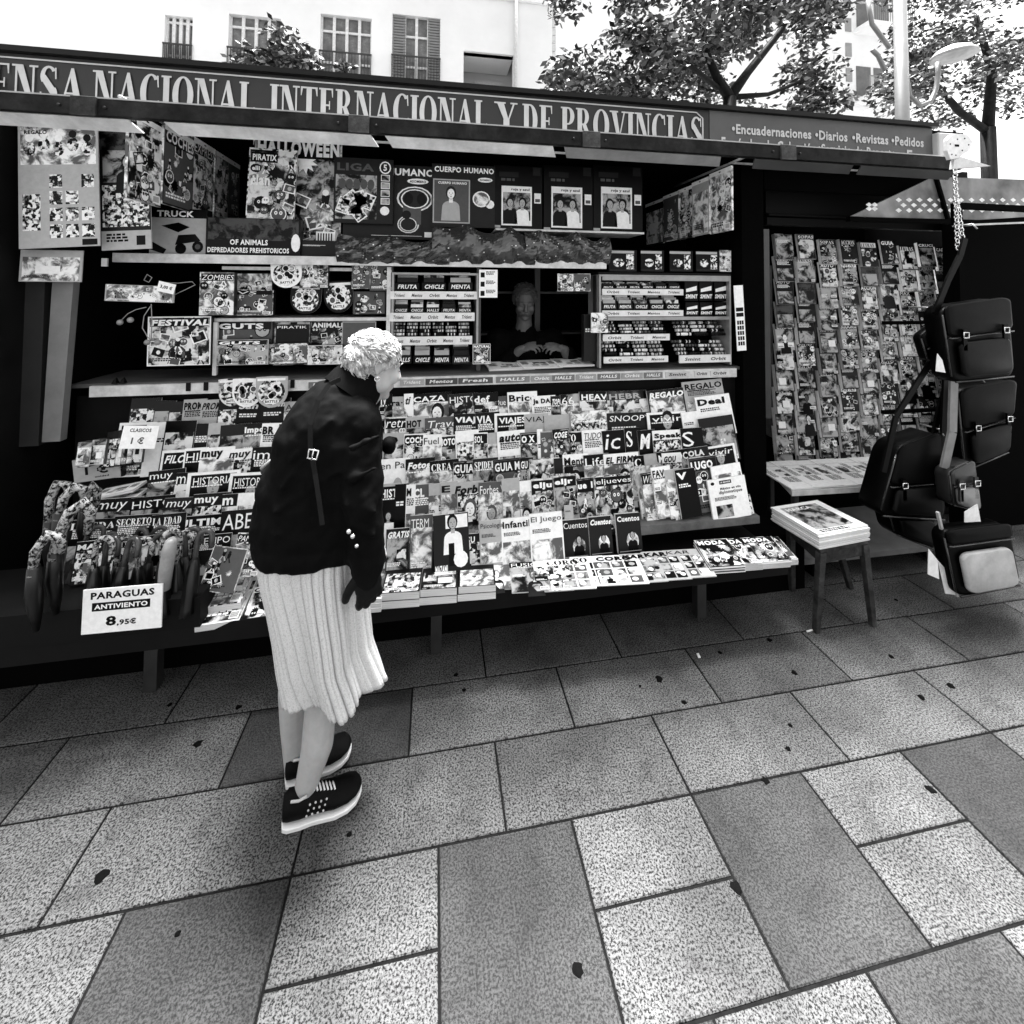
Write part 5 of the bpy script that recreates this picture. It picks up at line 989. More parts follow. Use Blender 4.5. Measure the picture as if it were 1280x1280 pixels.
def packs(p0, p1, yt, yb, Y, n, kind, where, tones='dmgQ'):
    for i in range(n):
        q0 = p0+(p1-p0)*i/n; q1 = p0+(p1-p0)*(i+.9)/n; a = PYp(q0, yb, Y); c = PYp(q1, yb, Y); z1 = sz(q0, yt, Y); h_ = z1-a.z; w_ = c.x-a.x; g = random.Random(nxt()); tn = g.choice(tones)
        mb = MB(); D = .09
        if kind == 'box':      # open carton: tall back, low front, packets standing inside
            cx_ = [(a.x, Y, a.z), (c.x, Y, a.z), (c.x, Y+D, a.z), (a.x, Y+D, a.z), (a.x, Y, a.z+h_*.45), (c.x, Y, a.z+h_*.45), (c.x, Y+D, a.z+h_*.95), (a.x, Y+D, a.z+h_*.95)]
            mb.hexa(cx_, PIX[tn])
            for j in range(3):
                y0 = Y+D*(.08+j*.3); zz = a.z+h_*(.5+.17*j); mb.box(a.x+w_*.08, c.x-w_*.08, y0, y0+D*.16, zz-.01, zz+h_*.26, PIX[g.choice('wlmQ')])
            vs, fs = fit_text(g.choice(['HALLS', 'MENTA', 'CHICLE', 'FRUTA']), a.x+w_*.1, a.z+h_*.1, w_*.8, h_*.25, .03, .2); mb.add([(x, Y-.0006, z) for x, z in vs], fs, PIX['w'])
        elif kind == 'roll':   # sloping rolls of sweets
            m_ = 4
            for j in range(m_):
                z = a.z+h_*(j+.5)/m_; mb.tube([(a.x, Y+.02*j, z), (c.x-w_*.1, Y+.02*j, z)], h_/m_*.42, 8, PIX[g.choice('lwQdg')])
                for e in range(3): x = a.x+w_*(.15+.27*e); mb.tube([(x, Y+.02*j, z), (x+w_*.08, Y+.02*j, z)], h_/m_*.45, 8, PIX[g.choice('kdw')], True)
        else:                   # upright lettered packet boxes
            mb.box(a.x, c.x, Y, Y+.05, a.z, z1, PIX['k']); mb.hexa([(a.x+w_*.1, Y-.002, a.z+h_*.45), (c.x-w_*.1, Y-.002, a.z+h_*.55), (c.x-w_*.1, Y-.0005, a.z+h_*.55), (a.x+w_*.1, Y-.0005, a.z+h_*.45), (a.x+w_*.1, Y-.002, a.z+h_*.62), (c.x-w_*.1, Y-.002, a.z+h_*.78), (c.x-w_*.1, Y-.0005, a.z+h_*.78), (a.x+w_*.1, Y-.0005, a.z+h_*.62)], PIX['w'])
            vs, fs = fit_text('SMINT', a.x+w_*.06, a.z+h_*.12, w_*.88, h_*.22, .04, .1); mb.add([(x, Y-.0006, z) for x, z in vs], fs, PIX['w'])
        nm = {'box': ('sweets_carton', 'carton of sweets', 'sweets carton'), 'roll': ('sweet_roll_pack', 'sweet rolls', 'sweet rolls'), 'mint': ('mint_box', 'black mint packet', 'mint box')}[kind]
        tag(mb.build(nm[0], PRM), '%s, %s from left %s' % (nm[1], ORD[i], where), nm[2], SWG)
T, _, _ = case('open metal sweets case with four tiers left of the sales window', 489, 598, 341, 456, 2.62, 4, 1)
wd = ['Trident', 'Mentos', 'Orbit', 'Mentos', 'Trident']
strip(T, 488, 596, 364, 374, 2.63, wd); strip(T, 487, 593, 391, 401, 2.63, wd); strip(T, 487, 590, 421, 430, 2.63, wd)
packs(494, 594, 342, 363, 2.66, 3, 'box', 'on the top tier of the left sweets case', 'kdmS'); packs(492, 592, 377, 391, 2.66, 5, 'box', 'on the second tier of the left sweets case', 'dmk'); packs(492, 590, 404, 420, 2.66, 6, 'roll', 'on the third tier of the left sweets case'); packs(492, 590, 433, 455, 2.66, 4, 'box', 'on the bottom tier of the left sweets case', 'kdm')
T, _, _ = case('open metal sweets case with many tiers right of the sales window', 749, 914, 344, 458, 2.60, 4, 2)
wd = ['Orbit', 'Trident', 'Mentos', 'Trident']
strip(T, 752, 853, 361, 369, 2.61, wd); strip(T, 752, 853, 388, 395, 2.61, wd); strip(T, 753, 836, 418, 425, 2.61, wd[:3]); strip(T, 754, 834, 446, 452, 2.61, wd[:3]); strip(T, 848, 912, 444, 452, 2.61, ['Smint', 'Orbit'])
b = MB(); b.box(sx(752, 397, 2.61), sx(911, 397, 2.61), 2.603, 2.79, sz(830, 400, 2.61), sz(830, 396, 2.61)); b.build('shelf', STL, T)
b = MB(); b.box(sx(752, 346, 2.61), sx(911, 346, 2.61), 2.595, 2.602, sz(830, 351, 2.61), sz(830, 346, 2.61)); b.build('head_rail', gm(.3, .4), T)
packs(753, 852, 352, 361, 2.63, 6, 'box', 'on the top tier of the right sweets case', 'kd'); packs(753, 852, 371, 387, 2.63, 5, 'box', 'on the second tier of the right sweets case', 'kdm')
packs(856, 911, 352, 376, 2.63, 3, 'mint', 'in upper row at right end of the right case'); packs(857, 911, 378, 395, 2.63, 3, 'mint', 'in lower row at right end of the right case')
packs(756, 836, 402, 417, 2.63, 4, 'roll', 'on the third tier of the right sweets case'); packs(846, 910, 402, 420, 2.63, 3, 'roll', 'on the third tier at right end of the right case'); packs(755, 834, 427, 445, 2.63, 4, 'roll', 'on the bottom tier of the right sweets case', 'mgQ'); packs(845, 910, 426, 444, 2.63, 4, 'roll', 'on the bottom tier at right end of the right case')
# window dressing
def plist(L, tx, w, h):
    for k in range(3): L.append((rect(w*.08, h*(.06+k*.33), w*.3, h*(.24+k*.33)), 2, 'k')); lines(L, w*.38, h*(.28+k*.33), w*.5, 3, h*.03, 'k', random.Random(k), 2)
std('price_list', 599, 622, 337, 2.6, .1, .002, '', '', 'w', 'white price list taped at the top left of the sales window', 'price list', None, 0, 0, 0, 1., extra=plist, ybot=372)
for k, (p0, p1) in enumerate(((697, 717), (718, 738))): std('sweet_bag', p0, p1, 342, 2.62, .1, .006, '', 'busy', 'R', ['left of two small bright bags hanging in the window', 'right of two small bright bags hanging in the window'][k], 'bag of sweets', 'small bags hanging in the window', 0, 0, 0, 1., edge='l', ybot=364)
std('sweet_bag', 739, 760, 391, 2.585, .1, .01, '', 'busy', 'R', 'small bright bag fixed at the window edge beside the right case', 'bag of sweets', 'small bags hanging in the window', 0, 0, 0, 1., edge='l', ybot=416)
std('counter_card', 591, 613, 430, 2.61, .1, .004, 'NATURAL', 'busy', 'w', 'small framed white card standing left in the window', 'card', None, 5, 0, 0, 1., ybot=455)
std('cork_panel', 730, 748, 393, 2.64, .1, .05, '', 'plain', 'm', 'grey speckled panel at the right side of the window', 'panel', None, 0, 0, 0, 1., edge='m', ybot=452)
for k, (p0, p1) in enumerate(((612, 670), (655, 705), (700, 745))):
    a = PYp(p0, 452, 2.62); c = PYp(p1, 452, 2.62); printed_ = printed('open_newspaper', Vector((a.x, 2.63, zc+.012+.006*k)), Vector((1, .05, 0)), Vector((0, 1, .06)), c.x-a.x, .2, .01, 'news', 'w', '', nxt(), None, 'page')
    tag(printed_, ['open newspaper spread under the seller\'s hands, left one', 'middle newspaper on the sales window ledge', 'newspaper lying at the right end of the window ledge'][k], 'newspaper', 'newspapers on the sales window ledge')
def lot(L, tx, w, h):
    L.append((rect(w*.1, h*.6, w*.9, h*.66), 2, 'k')); L.append((rect(w*.1, h*.52, w*.9, h*.58), 2, 'k'))
    for i in range(3):
        for j in range(5): L.append((rect(w*(.15+.25*i), h*(.08+.08*j), w*(.35+.25*i), h*(.14+.08*j)), 2, 'd'))
std('lottery_strip', 917, 927, 357, 2.5, .1, .003, '', '', 'w', 'tall narrow white strip hung on the dark post right of the sweets', 'strip', None, 0, 0, -3, 1.15, extra=lot, ybot=439)

# ---------------------------------------------------------------- umbrellas bundle and price board
UD = gm(.003, .35, 0, .4, 25.); UH = printmat('wrapped_handle', .003, .4, 75., 0., .15); UH2 = gm(.05, .2, 0, .5, 30.)  # UH: pale blotches in the colour stand in for highlights on the plastic wrap
def umbrella(name, px, py, Y, tiltx, label, hook=True, folded=False):
    top = PYp(px, py, Y); T = empty(name, (top.x, top.y, top.z-.5), label, 'umbrella', 'folding umbrellas for sale at the left end of the tray')
    ax = Vector((tiltx, .15, 1)).normalized(); r_ = random.Random(int(px*7+py)); e = Vector((1, r_.uniform(-.5, .5), 0)).normalized()
    b = MB()
    if hook:
        R_ = .028; pts = [top-ax*.12, top-ax*.04]+[top-ax*.03+e*R_-e*R_*math.cos(math.pi*i/8)+ax*R_*math.sin(math.pi*i/8)*1.2 for i in range(1, 9)]+[top-ax*.06+e*R_*2]
        b.tube(pts, .0105, 10); b.build('handle', UH if int(px) % 2 else UH2, T)
    else: b.tube([top-ax*.16, top-ax*.01, top], [.016, .019, .012], 10); b.build('handle', UH, T)
    b = MB(); n = 16; rings = []
    for i in range(9):
        u = i/8; c_ = top-ax*(.1+.2*u); rr = .009+.013*math.sin(math.pi*min(1, u*1.3+.1)*.62)
        rings.append([c_+Vector((math.cos(2*math.pi*k/n+u*.6), math.sin(2*math.pi*k/n+u*.6), 0))*(rr*(1+.5*(k % 2)-.2)) for k in range(n)])
    b.loft(rings); b.build('folded_canopy', UD, T)
g = random.Random(77)
spots_u = [(118+i*14.5+g.uniform(-3, 3), 676-i*1.2+g.uniform(-4, 4), 2.02+.05*(i % 3), g.uniform(-.14, .14)) for i in range(10)]+[(112+i*20, 664+g.uniform(-4, 4), 2.2, g.uniform(-.1, .2)) for i in range(6)]
for i, (x, y, Y, tx_) in enumerate(spots_u):
    umbrella('umbrella', x, y, Y, tx_, '%s umbrella with wrapped hook handle, %s from left in %s row of bundle' % (('dark', 'black')[i % 2], ORD[i if i < 10 else i-10], 'front' if i < 10 else 'back'), True)
T = empty('short_umbrella', PYp(206, 735, 1.96), 'pale cased short umbrella sticking out of the bundle above the price board', 'umbrella')
p = lambda x, y: PYp(x, y, 1.96)
b = MB(); b.tube([p(205, 736), p(207, 715), p(211, 690), p(214, 676), p(214.5, 673)], [.022, .024, .025, .02, .012], 14); b.build('case', gm(.3, .4, 0, .3, 20., .3), T)
b = MB(); b.tube([p(204, 712), p(206, 692), p(211, 676), p(216, 684)], .004, 6); b.build('strap', gm(.05, .5), T)
# large crook handles wrapped in plastic at far left
for k, (pts, lb) in enumerate((([(66, 700), (74, 668), (88, 640), (104, 628), (113, 640), (110, 668)], 'thick plastic wrapped cane handle in front at far left'), ([(72, 650), (80, 622), (94, 608), (104, 612), (106, 628)], 'plastic wrapped cane handle behind the front one'), ([(60, 660), (62, 625), (72, 604), (84, 606), (86, 618)], 'plastic wrapped cane handle at the photo\'s left edge'), ([(104, 640), (108, 618), (116, 606), (122, 614), (120, 634)], 'small plastic wrapped cane handle rightmost of the canes'), ([(40, 720), (44, 690), (60, 668), (76, 672), (78, 690)], 'low cane handle cut by the photo\'s left edge'))):
    Y = 1.9+.09*k if k < 4 else 1.85; T = empty('walking_umbrella', PYp(pts[0][0], 790, Y), lb, 'umbrella', 'long umbrellas with crook handles at the far left')
    P3 = [PYp(x, y, Y+.01*i) for i, (x, y) in enumerate(pts)]; b = MB(); b.tube(P3, [.016, .018, .02, .02, .019, .013], 12) if len(P3) == 6 else b.tube(P3, [.014, .016, .018, .016, .011], 12); b.build('handle', UH, T)
    b = MB(); f = P3[0]; b.tube([f+Vector((.005, 0, .03)), f+Vector((-.015, .03, -.08)), f+Vector((-.03, .06, -.16)), f+Vector((-.04, .08, -.24))], [.018, .025, .02, .01], 14); b.build('folded_canopy', UD, T)
b = MB(); Yb = 2.0
a = PYp(66, 745, 1.97); b.box(a.x-.5, a.x+.5, 1.98, 2.3, .353, .47); b.build('umbrella_crate', gm(.003, .7, 0, .3, 8., 0, .15), None); tag(bpy.context.scene.objects['umbrella_crate'], 'low black crate holding the bundle of umbrellas', 'crate')
def par(L, tx, w, h):
    tx.append(('PARAGUAS', w*.1, h*.77, w*.8, h*.16, 'k', 4)); L.append((rect(w*.12, h*.5, w*.85, h*.69), 3, 'k')); tx.append(('ANTIVIENTO', w*.15, h*.54, w*.67, h*.11, 'w', 6)); tx.append(('8', w*.3, h*.15, w*.13, h*.22, 'k', 4)); tx.append((',95€', w*.44, h*.13, w*.24, h*.15, 'k', 4)); 
std('price_board', 104, 207, 738, 1.95, .1, .005, '', '', 'w', 'white board advertising windproof umbrellas with a price, at the lower left', 'price board', None, 3, -4, -1.5, 1., edge='w', extra=par, ybot=792)

# ---------------------------------------------------------------- low table, stool, bench at right
zt2 = .5; A = PZ(990, 614, zt2); B_ = PZ(1110, 607, zt2); C_ = PZ(958, 581, zt2)
T = empty('newspaper_table', (A.x, A.y, 0), 'low table with a light edge carrying rows of newspapers below the tall board', 'table')
D_ = C_-A; TW = .98; ux = (B_-A).normalized()
vs = [A, A+ux*TW, A+ux*TW+D_, A+D_]
b = MB(); b.hexa([v+Vector((0, 0, -.03)) for v in vs]+vs); b.build('table_top', gm(.6, .45, 0, .3, 14.), T)
for q in (A+ux*.02+D_*.02, A+ux*(TW-.03)+D_*.02, A+D_*.95+ux*.02, A+ux*(TW-.03)+D_*.95): b = MB(); b.box(q.x, q.x+.03, q.y, q.y+.03, 0, zt2-.032); b.build('leg', gm(.05, .5, .2, .3, 14., 0, .2), T)  # legs coloured dark to stand in for shadow below the table top
for k in range(6):
    n = printed('newspaper', A+ux*(.0+k*.15)+Vector((0, 0, .012+.003*(k % 2)))+D_*.02, ux, D_.normalized()+Vector((0, 0, .004)), .2, D_.length*.96, .009, 'news', 'w', '', nxt(), None, 'page')
    tag(n, '%s newspaper from the left laid out on the low table' % ORD[k], 'newspaper', 'newspapers laid out on the low table')
zs = .405; S0, S1, S2, S3 = PZ(1025, 688, zs), PZ(1087, 676, zs), PZ(1040, 648, zs), PZ(981, 650, zs)
ctr = (S0+S1+S2+S3)/4
T = empty('wooden_stool', (ctr.x, ctr.y, 0), 'worn dark stool with paint specked splayed legs carrying a newspaper pile', 'stool')
WD = rust(.035); ins = lambda v, f, z: Vector((ctr.x+(v.x-ctr.x)*f, ctr.y+(v.y-ctr.y)*f, z))
b = MB(); b.hexa([ins(v, .97, zs-.02) for v in (S0, S1, S2, S3)]+[ins(v, .97, zs) for v in (S0, S1, S2, S3)]); b.build('seat', WD, T, bevel=.004)
feet = [PZ(1020, 790, 0), PZ(1091, 782, 0), PZ(1063, 735, 0), PZ(990, 738, 0)]
for v, f in zip((S0, S1, S2, S3), feet):
    a = ins(v, .86, zs-.022); b = MB(); d = .017; t_ = .013
    b.hexa([(f.x-t_, f.y-t_, 0), (f.x+t_, f.y-t_, 0), (f.x+t_, f.y+t_, 0), (f.x-t_, f.y+t_, 0), (a.x-d, a.y-d, a.z), (a.x+d, a.y-d, a.z), (a.x+d, a.y+d, a.z), (a.x-d, a.y+d, a.z)]); b.build('leg', WD, T, bevel=.002)
for v, w_ in ((S0, S1), (S1, S2), (S2, S3), (S3, S0)):
    b = MB(); b.bar(ins(v, .84, zs-.05), ins(w_, .84, zs-.05), .014, .055); b.build('apron_rail', WD, T)
T = empty('newspaper_pile', (ctr.x, ctr.y, zs), 'thick pile of folded newspapers on the stool, dark photo on top', 'newspaper pile')
ux = (S1-S0).normalized(); uy = S3-S0; uy = uy-ux*uy.dot(ux); w_ = (S1-S0).length*1.02; h_ = uy.length*1.02; uy.normalize()
for k in range(9):
    j = random.Random(k); O = S0+Vector((j.uniform(-.006, .006), j.uniform(-.006, .006), .0085+k*.0085))-ux*.004
    def top(L, tx, w, h):
        L.append((rect(w*.1, h*.12, w*.85, h*.9), 2, 'P')); tx.append(('MARCA', w*.15, h*.75, w*.5, h*.1, 'w', 5)); lines(L, w*.12, h*.1, w*.7, 2, h*.03, 'k', random.Random(1), 3)
    printed('newspaper', O, ux, uy, w_, h_, .0075, '', 'w', '', nxt(), T, 'page', extra=top if k == 8 else None)
b = MB(); a = PYp(985, 702, 2.3); c = PYp(1160, 683, 2.3); b.hexa([(a.x-.1, 2.3, a.z-.03), (c.x+.3, 2.3, c.z-.03), (c.x+.3, 2.8, c.z-.03), (a.x-.1, 2.8, a.z-.03), (a.x-.1, 2.3, a.z), (c.x+.3, 2.3, c.z), (c.x+.3, 2.8, c.z), (a.x-.1, 2.8, a.z)])
T = empty('low_bench', (a.x, 2.5, 0), 'low dark plank bench behind the stool under the table', 'bench'); b.build('plank', gm(.14, .45, 0, .4, 10.), T)
for x in (a.x+.2, c.x+.1): b = MB(); b.box(x, x+.04, 2.34, 2.75, 0, a.z-.032); b.build('leg', BLK, T)

# ---------------------------------------------------------------- hanging leather bags at the right edge
LE = gm(.001, .4, 0, .4, 10., .3, .07); LG = gm(.002, .38, 0, .4, 10., .3, .1); CHR = gm(.8, .18, 1., .1, 9.)
def chain(name, label, p0, p1, Y, n):
    T = MB(); a = PYp(*p0, Y); c = PYp(*p1, Y); L_ = (a-c).length/n
    for i in range(n):
        q = a.lerp(c, (i+.5)/n); r_ = L_*.62; w_ = .011; pts = []
        for k in range(13):
            t = 2*math.pi*k/12; x = w_*math.cos(t); z = r_*math.sin(t); pts.append(q+(Vector((x, 0, z)) if i % 2 else Vector((0, x, z))))
        T.tube(pts, .0034, 6, 0, False)
    return tag(T.build(name, CHR), label, 'chain')
chain('steel_chain', 'long steel chain dangling from the white bracket at the right', (1193, 200), (1197, 312), 2.02, 26)
chain('steel_chain', 'second length of steel chain looping back beside the first', (1194, 235), (1203, 298), 2.04, 15)
Yh = 2.0
T = empty('hinge_bracket', PYp(1196, 190, Yh), 'white perforated hinge bracket at the right end of the fascia', 'bracket')
b = MB(); c0 = PYp(1199, 182, Yh); n = 20; out = []
sh = [(1184,175),(1190,168),(1201,167),(1210,169),(1216,177),(1213,187),(1204,193),(1197,198),(1188,199),(1184,188)]
f_ = [PYp(x, y, Yh) for x, y in sh]; k = len(f_)
b.add([(v.x, Yh, v.z) for v in f_]+[(v.x, Yh+.02, v.z) for v in f_], [tuple(range(k))[::-1], tuple(range(k, 2*k))]+[(i, (i+1) % k, (i+1) % k+k, i+k) for i in range(k)])
b.build('plate', gm(.75, .35, 0, .2, 30.), T)
b = MB()
for x, y in ((1188, 180), (1190, 193), (1197, 174), (1206, 173), (1211, 181), (1203, 188), (1195, 194)): q = PYp(x, y, Yh-.001); b.tube([(q.x, Yh-.0015, q.z), (q.x, Yh+.01, q.z)], .004, 8)
q = PYp(1196, 182, Yh); b.box(q.x-.014, q.x+.014, Yh-.002, Yh+.01, q.z-.006, q.z+.006); b.build('bolt', BLK, T)
b = MB(); a = PYp(1193, 200, Yh); c = PYp(1212, 205, Yh+.02); b.hexa([(a.x-.01, Yh, a.z-.05), (c.x+.12, Yh, a.z-.02), (c.x+.12, Yh+.02, a.z-.02), (a.x-.01, Yh+.02, a.z-.05), (a.x, Yh, a.z), (a.x+.05, Yh, a.z+.02), (a.x+.05, Yh+.02, a.z+.02), (a.x, Yh+.02, a.z)]); b.build('arm', gm(.6, .35, 0, .2, 30.), T)
# clear hood of the neighbouring stall
def hoodmat():
    m, t, bb = newmat('scratched_plastic_sheet'); N = t.nodes; L = t.links; tc = N.new('ShaderNodeTexCoord'); no = N.new('ShaderNodeTexNoise'); no.inputs['Scale'].default_value = 4; no.inputs['Detail'].default_value = 6; L.new(tc.outputs['Object'], no.inputs['Vector'])
    mr = N.new('ShaderNodeMapRange'); mr.inputs[3].default_value = .02; mr.inputs[4].default_value = .3; mr.inputs[1].default_value = .35; mr.inputs[2].default_value = .7; L.new(no.outputs['Fac'], mr.inputs[0]); L.new(mr.outputs[0], bb.inputs['Base Color']); bb.inputs['Roughness'].default_value = .35; return m
Yc = 2.45
T = empty('plastic_hood', PYp(1140, 270, Yc), 'scratched grey plastic hood with a painted lattice reflection, hanging over the bags at right', 'hood')
hp = [(1064, 270), (1167, 221), (1330, 226), (1330, 268), (1190, 277)]; f_ = [PYp(x, y, Yc-.0) for x, y in hp]; k = len(f_)
b = MB(); b.add([(v.x, Yc, v.z) for v in f_]+[(v.x, Yc+.012, v.z) for v in f_], [tuple(range(k)), tuple(range(k, 2*k))[::-1]]+[(i, i+k, (i+1) % k+k, (i+1) % k) for i in range(k)]); b.build('sheet', hoodmat(), T)
b = MB()
for x, y in [(1123+i*13+(j % 2)*6, 250+j*6.5) for i in range(15) for j in range(3)]+[(1086+i*7, 256+j*5) for i in range(2) for j in range(2)]:
    if x > 1122 or True:
        q = PYp(x, y, Yc); b.add([(q.x-.026, Yc-.002, q.z), (q.x, Yc-.002, q.z-.016), (q.x+.026, Yc-.002, q.z), (q.x, Yc-.002, q.z+.016)], [(0, 1, 2, 3)])
b.build('painted_reflection', gm(.85, .4, 0, .3, 30.), T)  # pale diamonds painted on as the reflection of a lattice
b = MB(); a = PYp(1169, 219, Yc-.01); c = PYp(1186, 278, Yc-.01); b.bar(a, c, .02, .02); b.build('strut', BLK, T)
b = MB(); a = PYp(1060, 274, Yc-.02); c = PYp(1340, 281, Yc-.02); b.bar(a, c, .03, .03); a = PYp(1190, 282, Yc-.03); c = PYp(1340, 276, Yc-.03); b.bar(a, c, .012, .012, 1); b.build('rim', [BLK, gm(.6, .4)], T)
def bag(name, label, corners, Y, depth, flap=.45, mat=LE, strap=(), buckle=True, hi=LG):
    """a satchel: rounded body, flap, trim, buckles, straps; corners tl, tr, br, bl"""
    P4 = [PYp(x, y, Y) for x, y in corners]; T = empty(name, P4[3], label, 'bag', 'leather bags hanging at the right edge')
    TL, TR, BR, BL = P4
    def pt(u, v): return (BL.lerp(BR, u)).lerp(TL.lerp(TR, u), v)
    n = 10
    def rings(u0, u1, v0, v1, y0, y1, r=.16):
        out = []; steps = 5
        ring2 = []
        for (cu, cv, a0) in ((1-r, 1-r, 0), (r, 1-r, 90), (r, r, 180), (1-r, r, 270)):
            for i in range(steps+1): a = math.radians(a0+90*i/steps); ring2.append((cu+r*math.cos(a), cv+r*math.sin(a)))
        for yy, s in ((y1, .9), (y1-.01, 1), (y0+.012, 1), (y0+.003, .975), (y0, .92)):
            out.append([Vector(((q := pt(u0+(u1-u0)*(.5+(a-.5)*s), v0+(v1-v0)*(.5+(c_-.5)*s))).x, Y+yy, q.z)) for a, c_ in ring2])
        return out
    b = MB(); b.loft(rings(0, 1, 0, 1, 0, depth)); b.build('body', mat, T)
    b = MB(); b.loft(rings(.02, .98, 1-flap, 1.02, -.016, -.001)); b.build('flap', mat, T)
    b = MB(); b.loft(rings(.12, .88, .08, .08+(1-flap)*.75, -.03, -.001)); b.build('front_pocket', hi, T)
    b = MB(); b.tube([pt(0, 1-flap)+Vector((0, -.018, 0)), pt(.04, 1-flap-.01)+Vector((0, -.018, 0)), pt(.96, 1-flap-.01)+Vector((0, -.018, 0))], .004, 6); b.tube([pt(.05, .02)+Vector((0, -.004, 0)), pt(.95, .02)+Vector((0, -.004, 0))], .005, 6); b.tube([pt(-.0, .1)+Vector((0, -.002, 0)), pt(-.0, .9)+Vector((0, -.002, 0))], .005, 6); b.build('piping', gm(.02, .2), T)
    if buckle:
        for u in (.2, .8):
            q = pt(u, 1-flap+.02)+Vector((0, -.03, 0)); b = MB(); b.box(q.x-.012, q.x+.012, q.y, q.y+.01, q.z-.08, q.z+.03); b.build('buckle_strap', mat, T)
            b = MB(); b.tube([q+Vector((x, -.004, z)) for x, z in ((-.016, -.014), (.016, -.014), (.016, .014), (-.016, .014), (-.016, -.014))], .003, 6); b.build('buckle', CHR, T)
    for pts, w_ in strap:
        V = [PYp(x, y, Y+.03) for x, y in pts]
        b = MB()
        for i in range(len(V)-1): b.bar(V[i], V[i+1], .012, w_, up=Vector((1, 0, .01)))
        b.build('strap', hi, T)
    return T
bag('leather_bag', 'black shiny satchel with pocket and zip hanging upper right', [(1176,384),(1262,372),(1270,472),(1190,480)], 1.9, .1, .4, strap=[([(1168,392),(1185,350),(1200,320),(1206,298)], .03)])
bag('leather_bag', 'dark narrow pouch hanging on a slanting strap beside the puzzle board', [(1150,420),(1180,398),(1184,440),(1160,452)], 2.0, .05, .5, buckle=False, strap=[([(1150,432),(1168,400)], .02), ([(1165,450),(1120,520),(1104,590)], .03)])
bag('leather_bag', 'big black satchel hanging low behind the table end', [(1122,560),(1176,540),(1184,652),(1098,646)], 2.05, .14, .55, strap=[([(1176,500),(1165,555)], .03)])
bag('leather_bag', 'black saddle shaped bag lowest of the left bags', [(1106,620),(1166,600),(1172,690),(1118,668)], 2.12, .1, .5, buckle=False)
bag('leather_bag', 'grey grained handbag with pale sides hanging at the right edge', [(1186,590),(1216,575),(1224,640),(1190,632)], 1.95, .08, .4, mat=gm(.02, .3, 0, .4, 10., .2), hi=gm(.2, .3, 0, .3, 12.), strap=[([(1180,585),(1190,540),(1192,470)], .05)])
bag('leather_bag', 'pale fronted shoulder bag with dark frame near the ground at the right edge', [(1178,664),(1262,654),(1278,732),(1196,748)], 1.85, .07, .2, mat=LE, hi=gm(.42, .35, 0, .35, 9.), buckle=False, strap=[([(1172,640),(1186,700),(1196,745)], .012)])
bag('leather_bag', 'brown black rounded bag hanging under the chain at the right edge', [(1196,488),(1270,474),(1262,566),(1206,590)], 2.02, .1, .5, strap=[([(1183,470),(1180,540),(1170,640)], .045)])
for k, (q, lb) in enumerate((([(1161,686),(1172,700),(1174,724),(1160,718)], 'white price tag hanging lowest on the left bag'), ([(1206,640),(1222,630),(1226,652),(1206,653)], 'white price tag in front of the grey handbag'), ([(1172,700),(1190,720),(1198,744),(1182,742)], 'long white price tag beside the frame of the pale bag'), ([(1172,442),(1178,450),(1182,466),(1170,464)], 'small white tag on the upper satchel'))):
    f_ = [PYp(x, y, 1.84+.02*k) for x, y in q]; b = MB(); k4 = 4; y0 = f_[0].y; b.add([(v.x, y0, v.z) for v in f_]+[(v.x, y0+.003, v.z) for v in f_], [(3, 2, 1, 0), (4, 5, 6, 7)]+[(i, (i+1) % 4, (i+1) % 4+4, i+4) for i in range(4)]); tag(b.build('price_tag', gm(.8, .5)), lb, 'price tag', 'white price tags on the bags')
T = empty('bag_rail', (PYp(1230, 300, 2.1).x, 2.1, 0), 'dark upright rail with hooks that carries the leather bags', 'rail')
x = PYp(1206, 400, 2.14).x; b = MB(); b.box(x, x+.035, 2.16, 2.2, 0, 2.2); b.box(x, x+1.0, 2.16, 2.2, 2.2, 2.235); b.build('upright', BLK, T)
for px, py in ((1206, 292), (1150, 395), (1165, 545), (1215, 480), (1200, 570)):
    q = PYp(px, py, 2.1); b = MB(); b.tube([(q.x, 2.16, q.z+.05), (q.x, 2.06, q.z+.05), (q.x, 2.04, q.z+.02)], .005, 6); b.build('hook', STL, T)
b = MB(); b.box(PYp(1104, 400, 2.2).x, x, 2.19, 2.21, 1.5, 1.52); b.box(PYp(1104, 560, 2.2).x, x, 2.19, 2.21, .98, 1.0); b.build('cross_rail', BLK, T)

T = empty('neighbouring_stall', (PYp(1240, 400, 2.7).x, 2.7, 0), 'black back wall of the next stall, standing behind the leather bags', 'stall')
x = PYp(1188, 400, 2.62).x; b = MB(); b.box(x, x+2.6, 2.6, 2.66, 0, 2.5); b.build('back_wall', BLK, T)
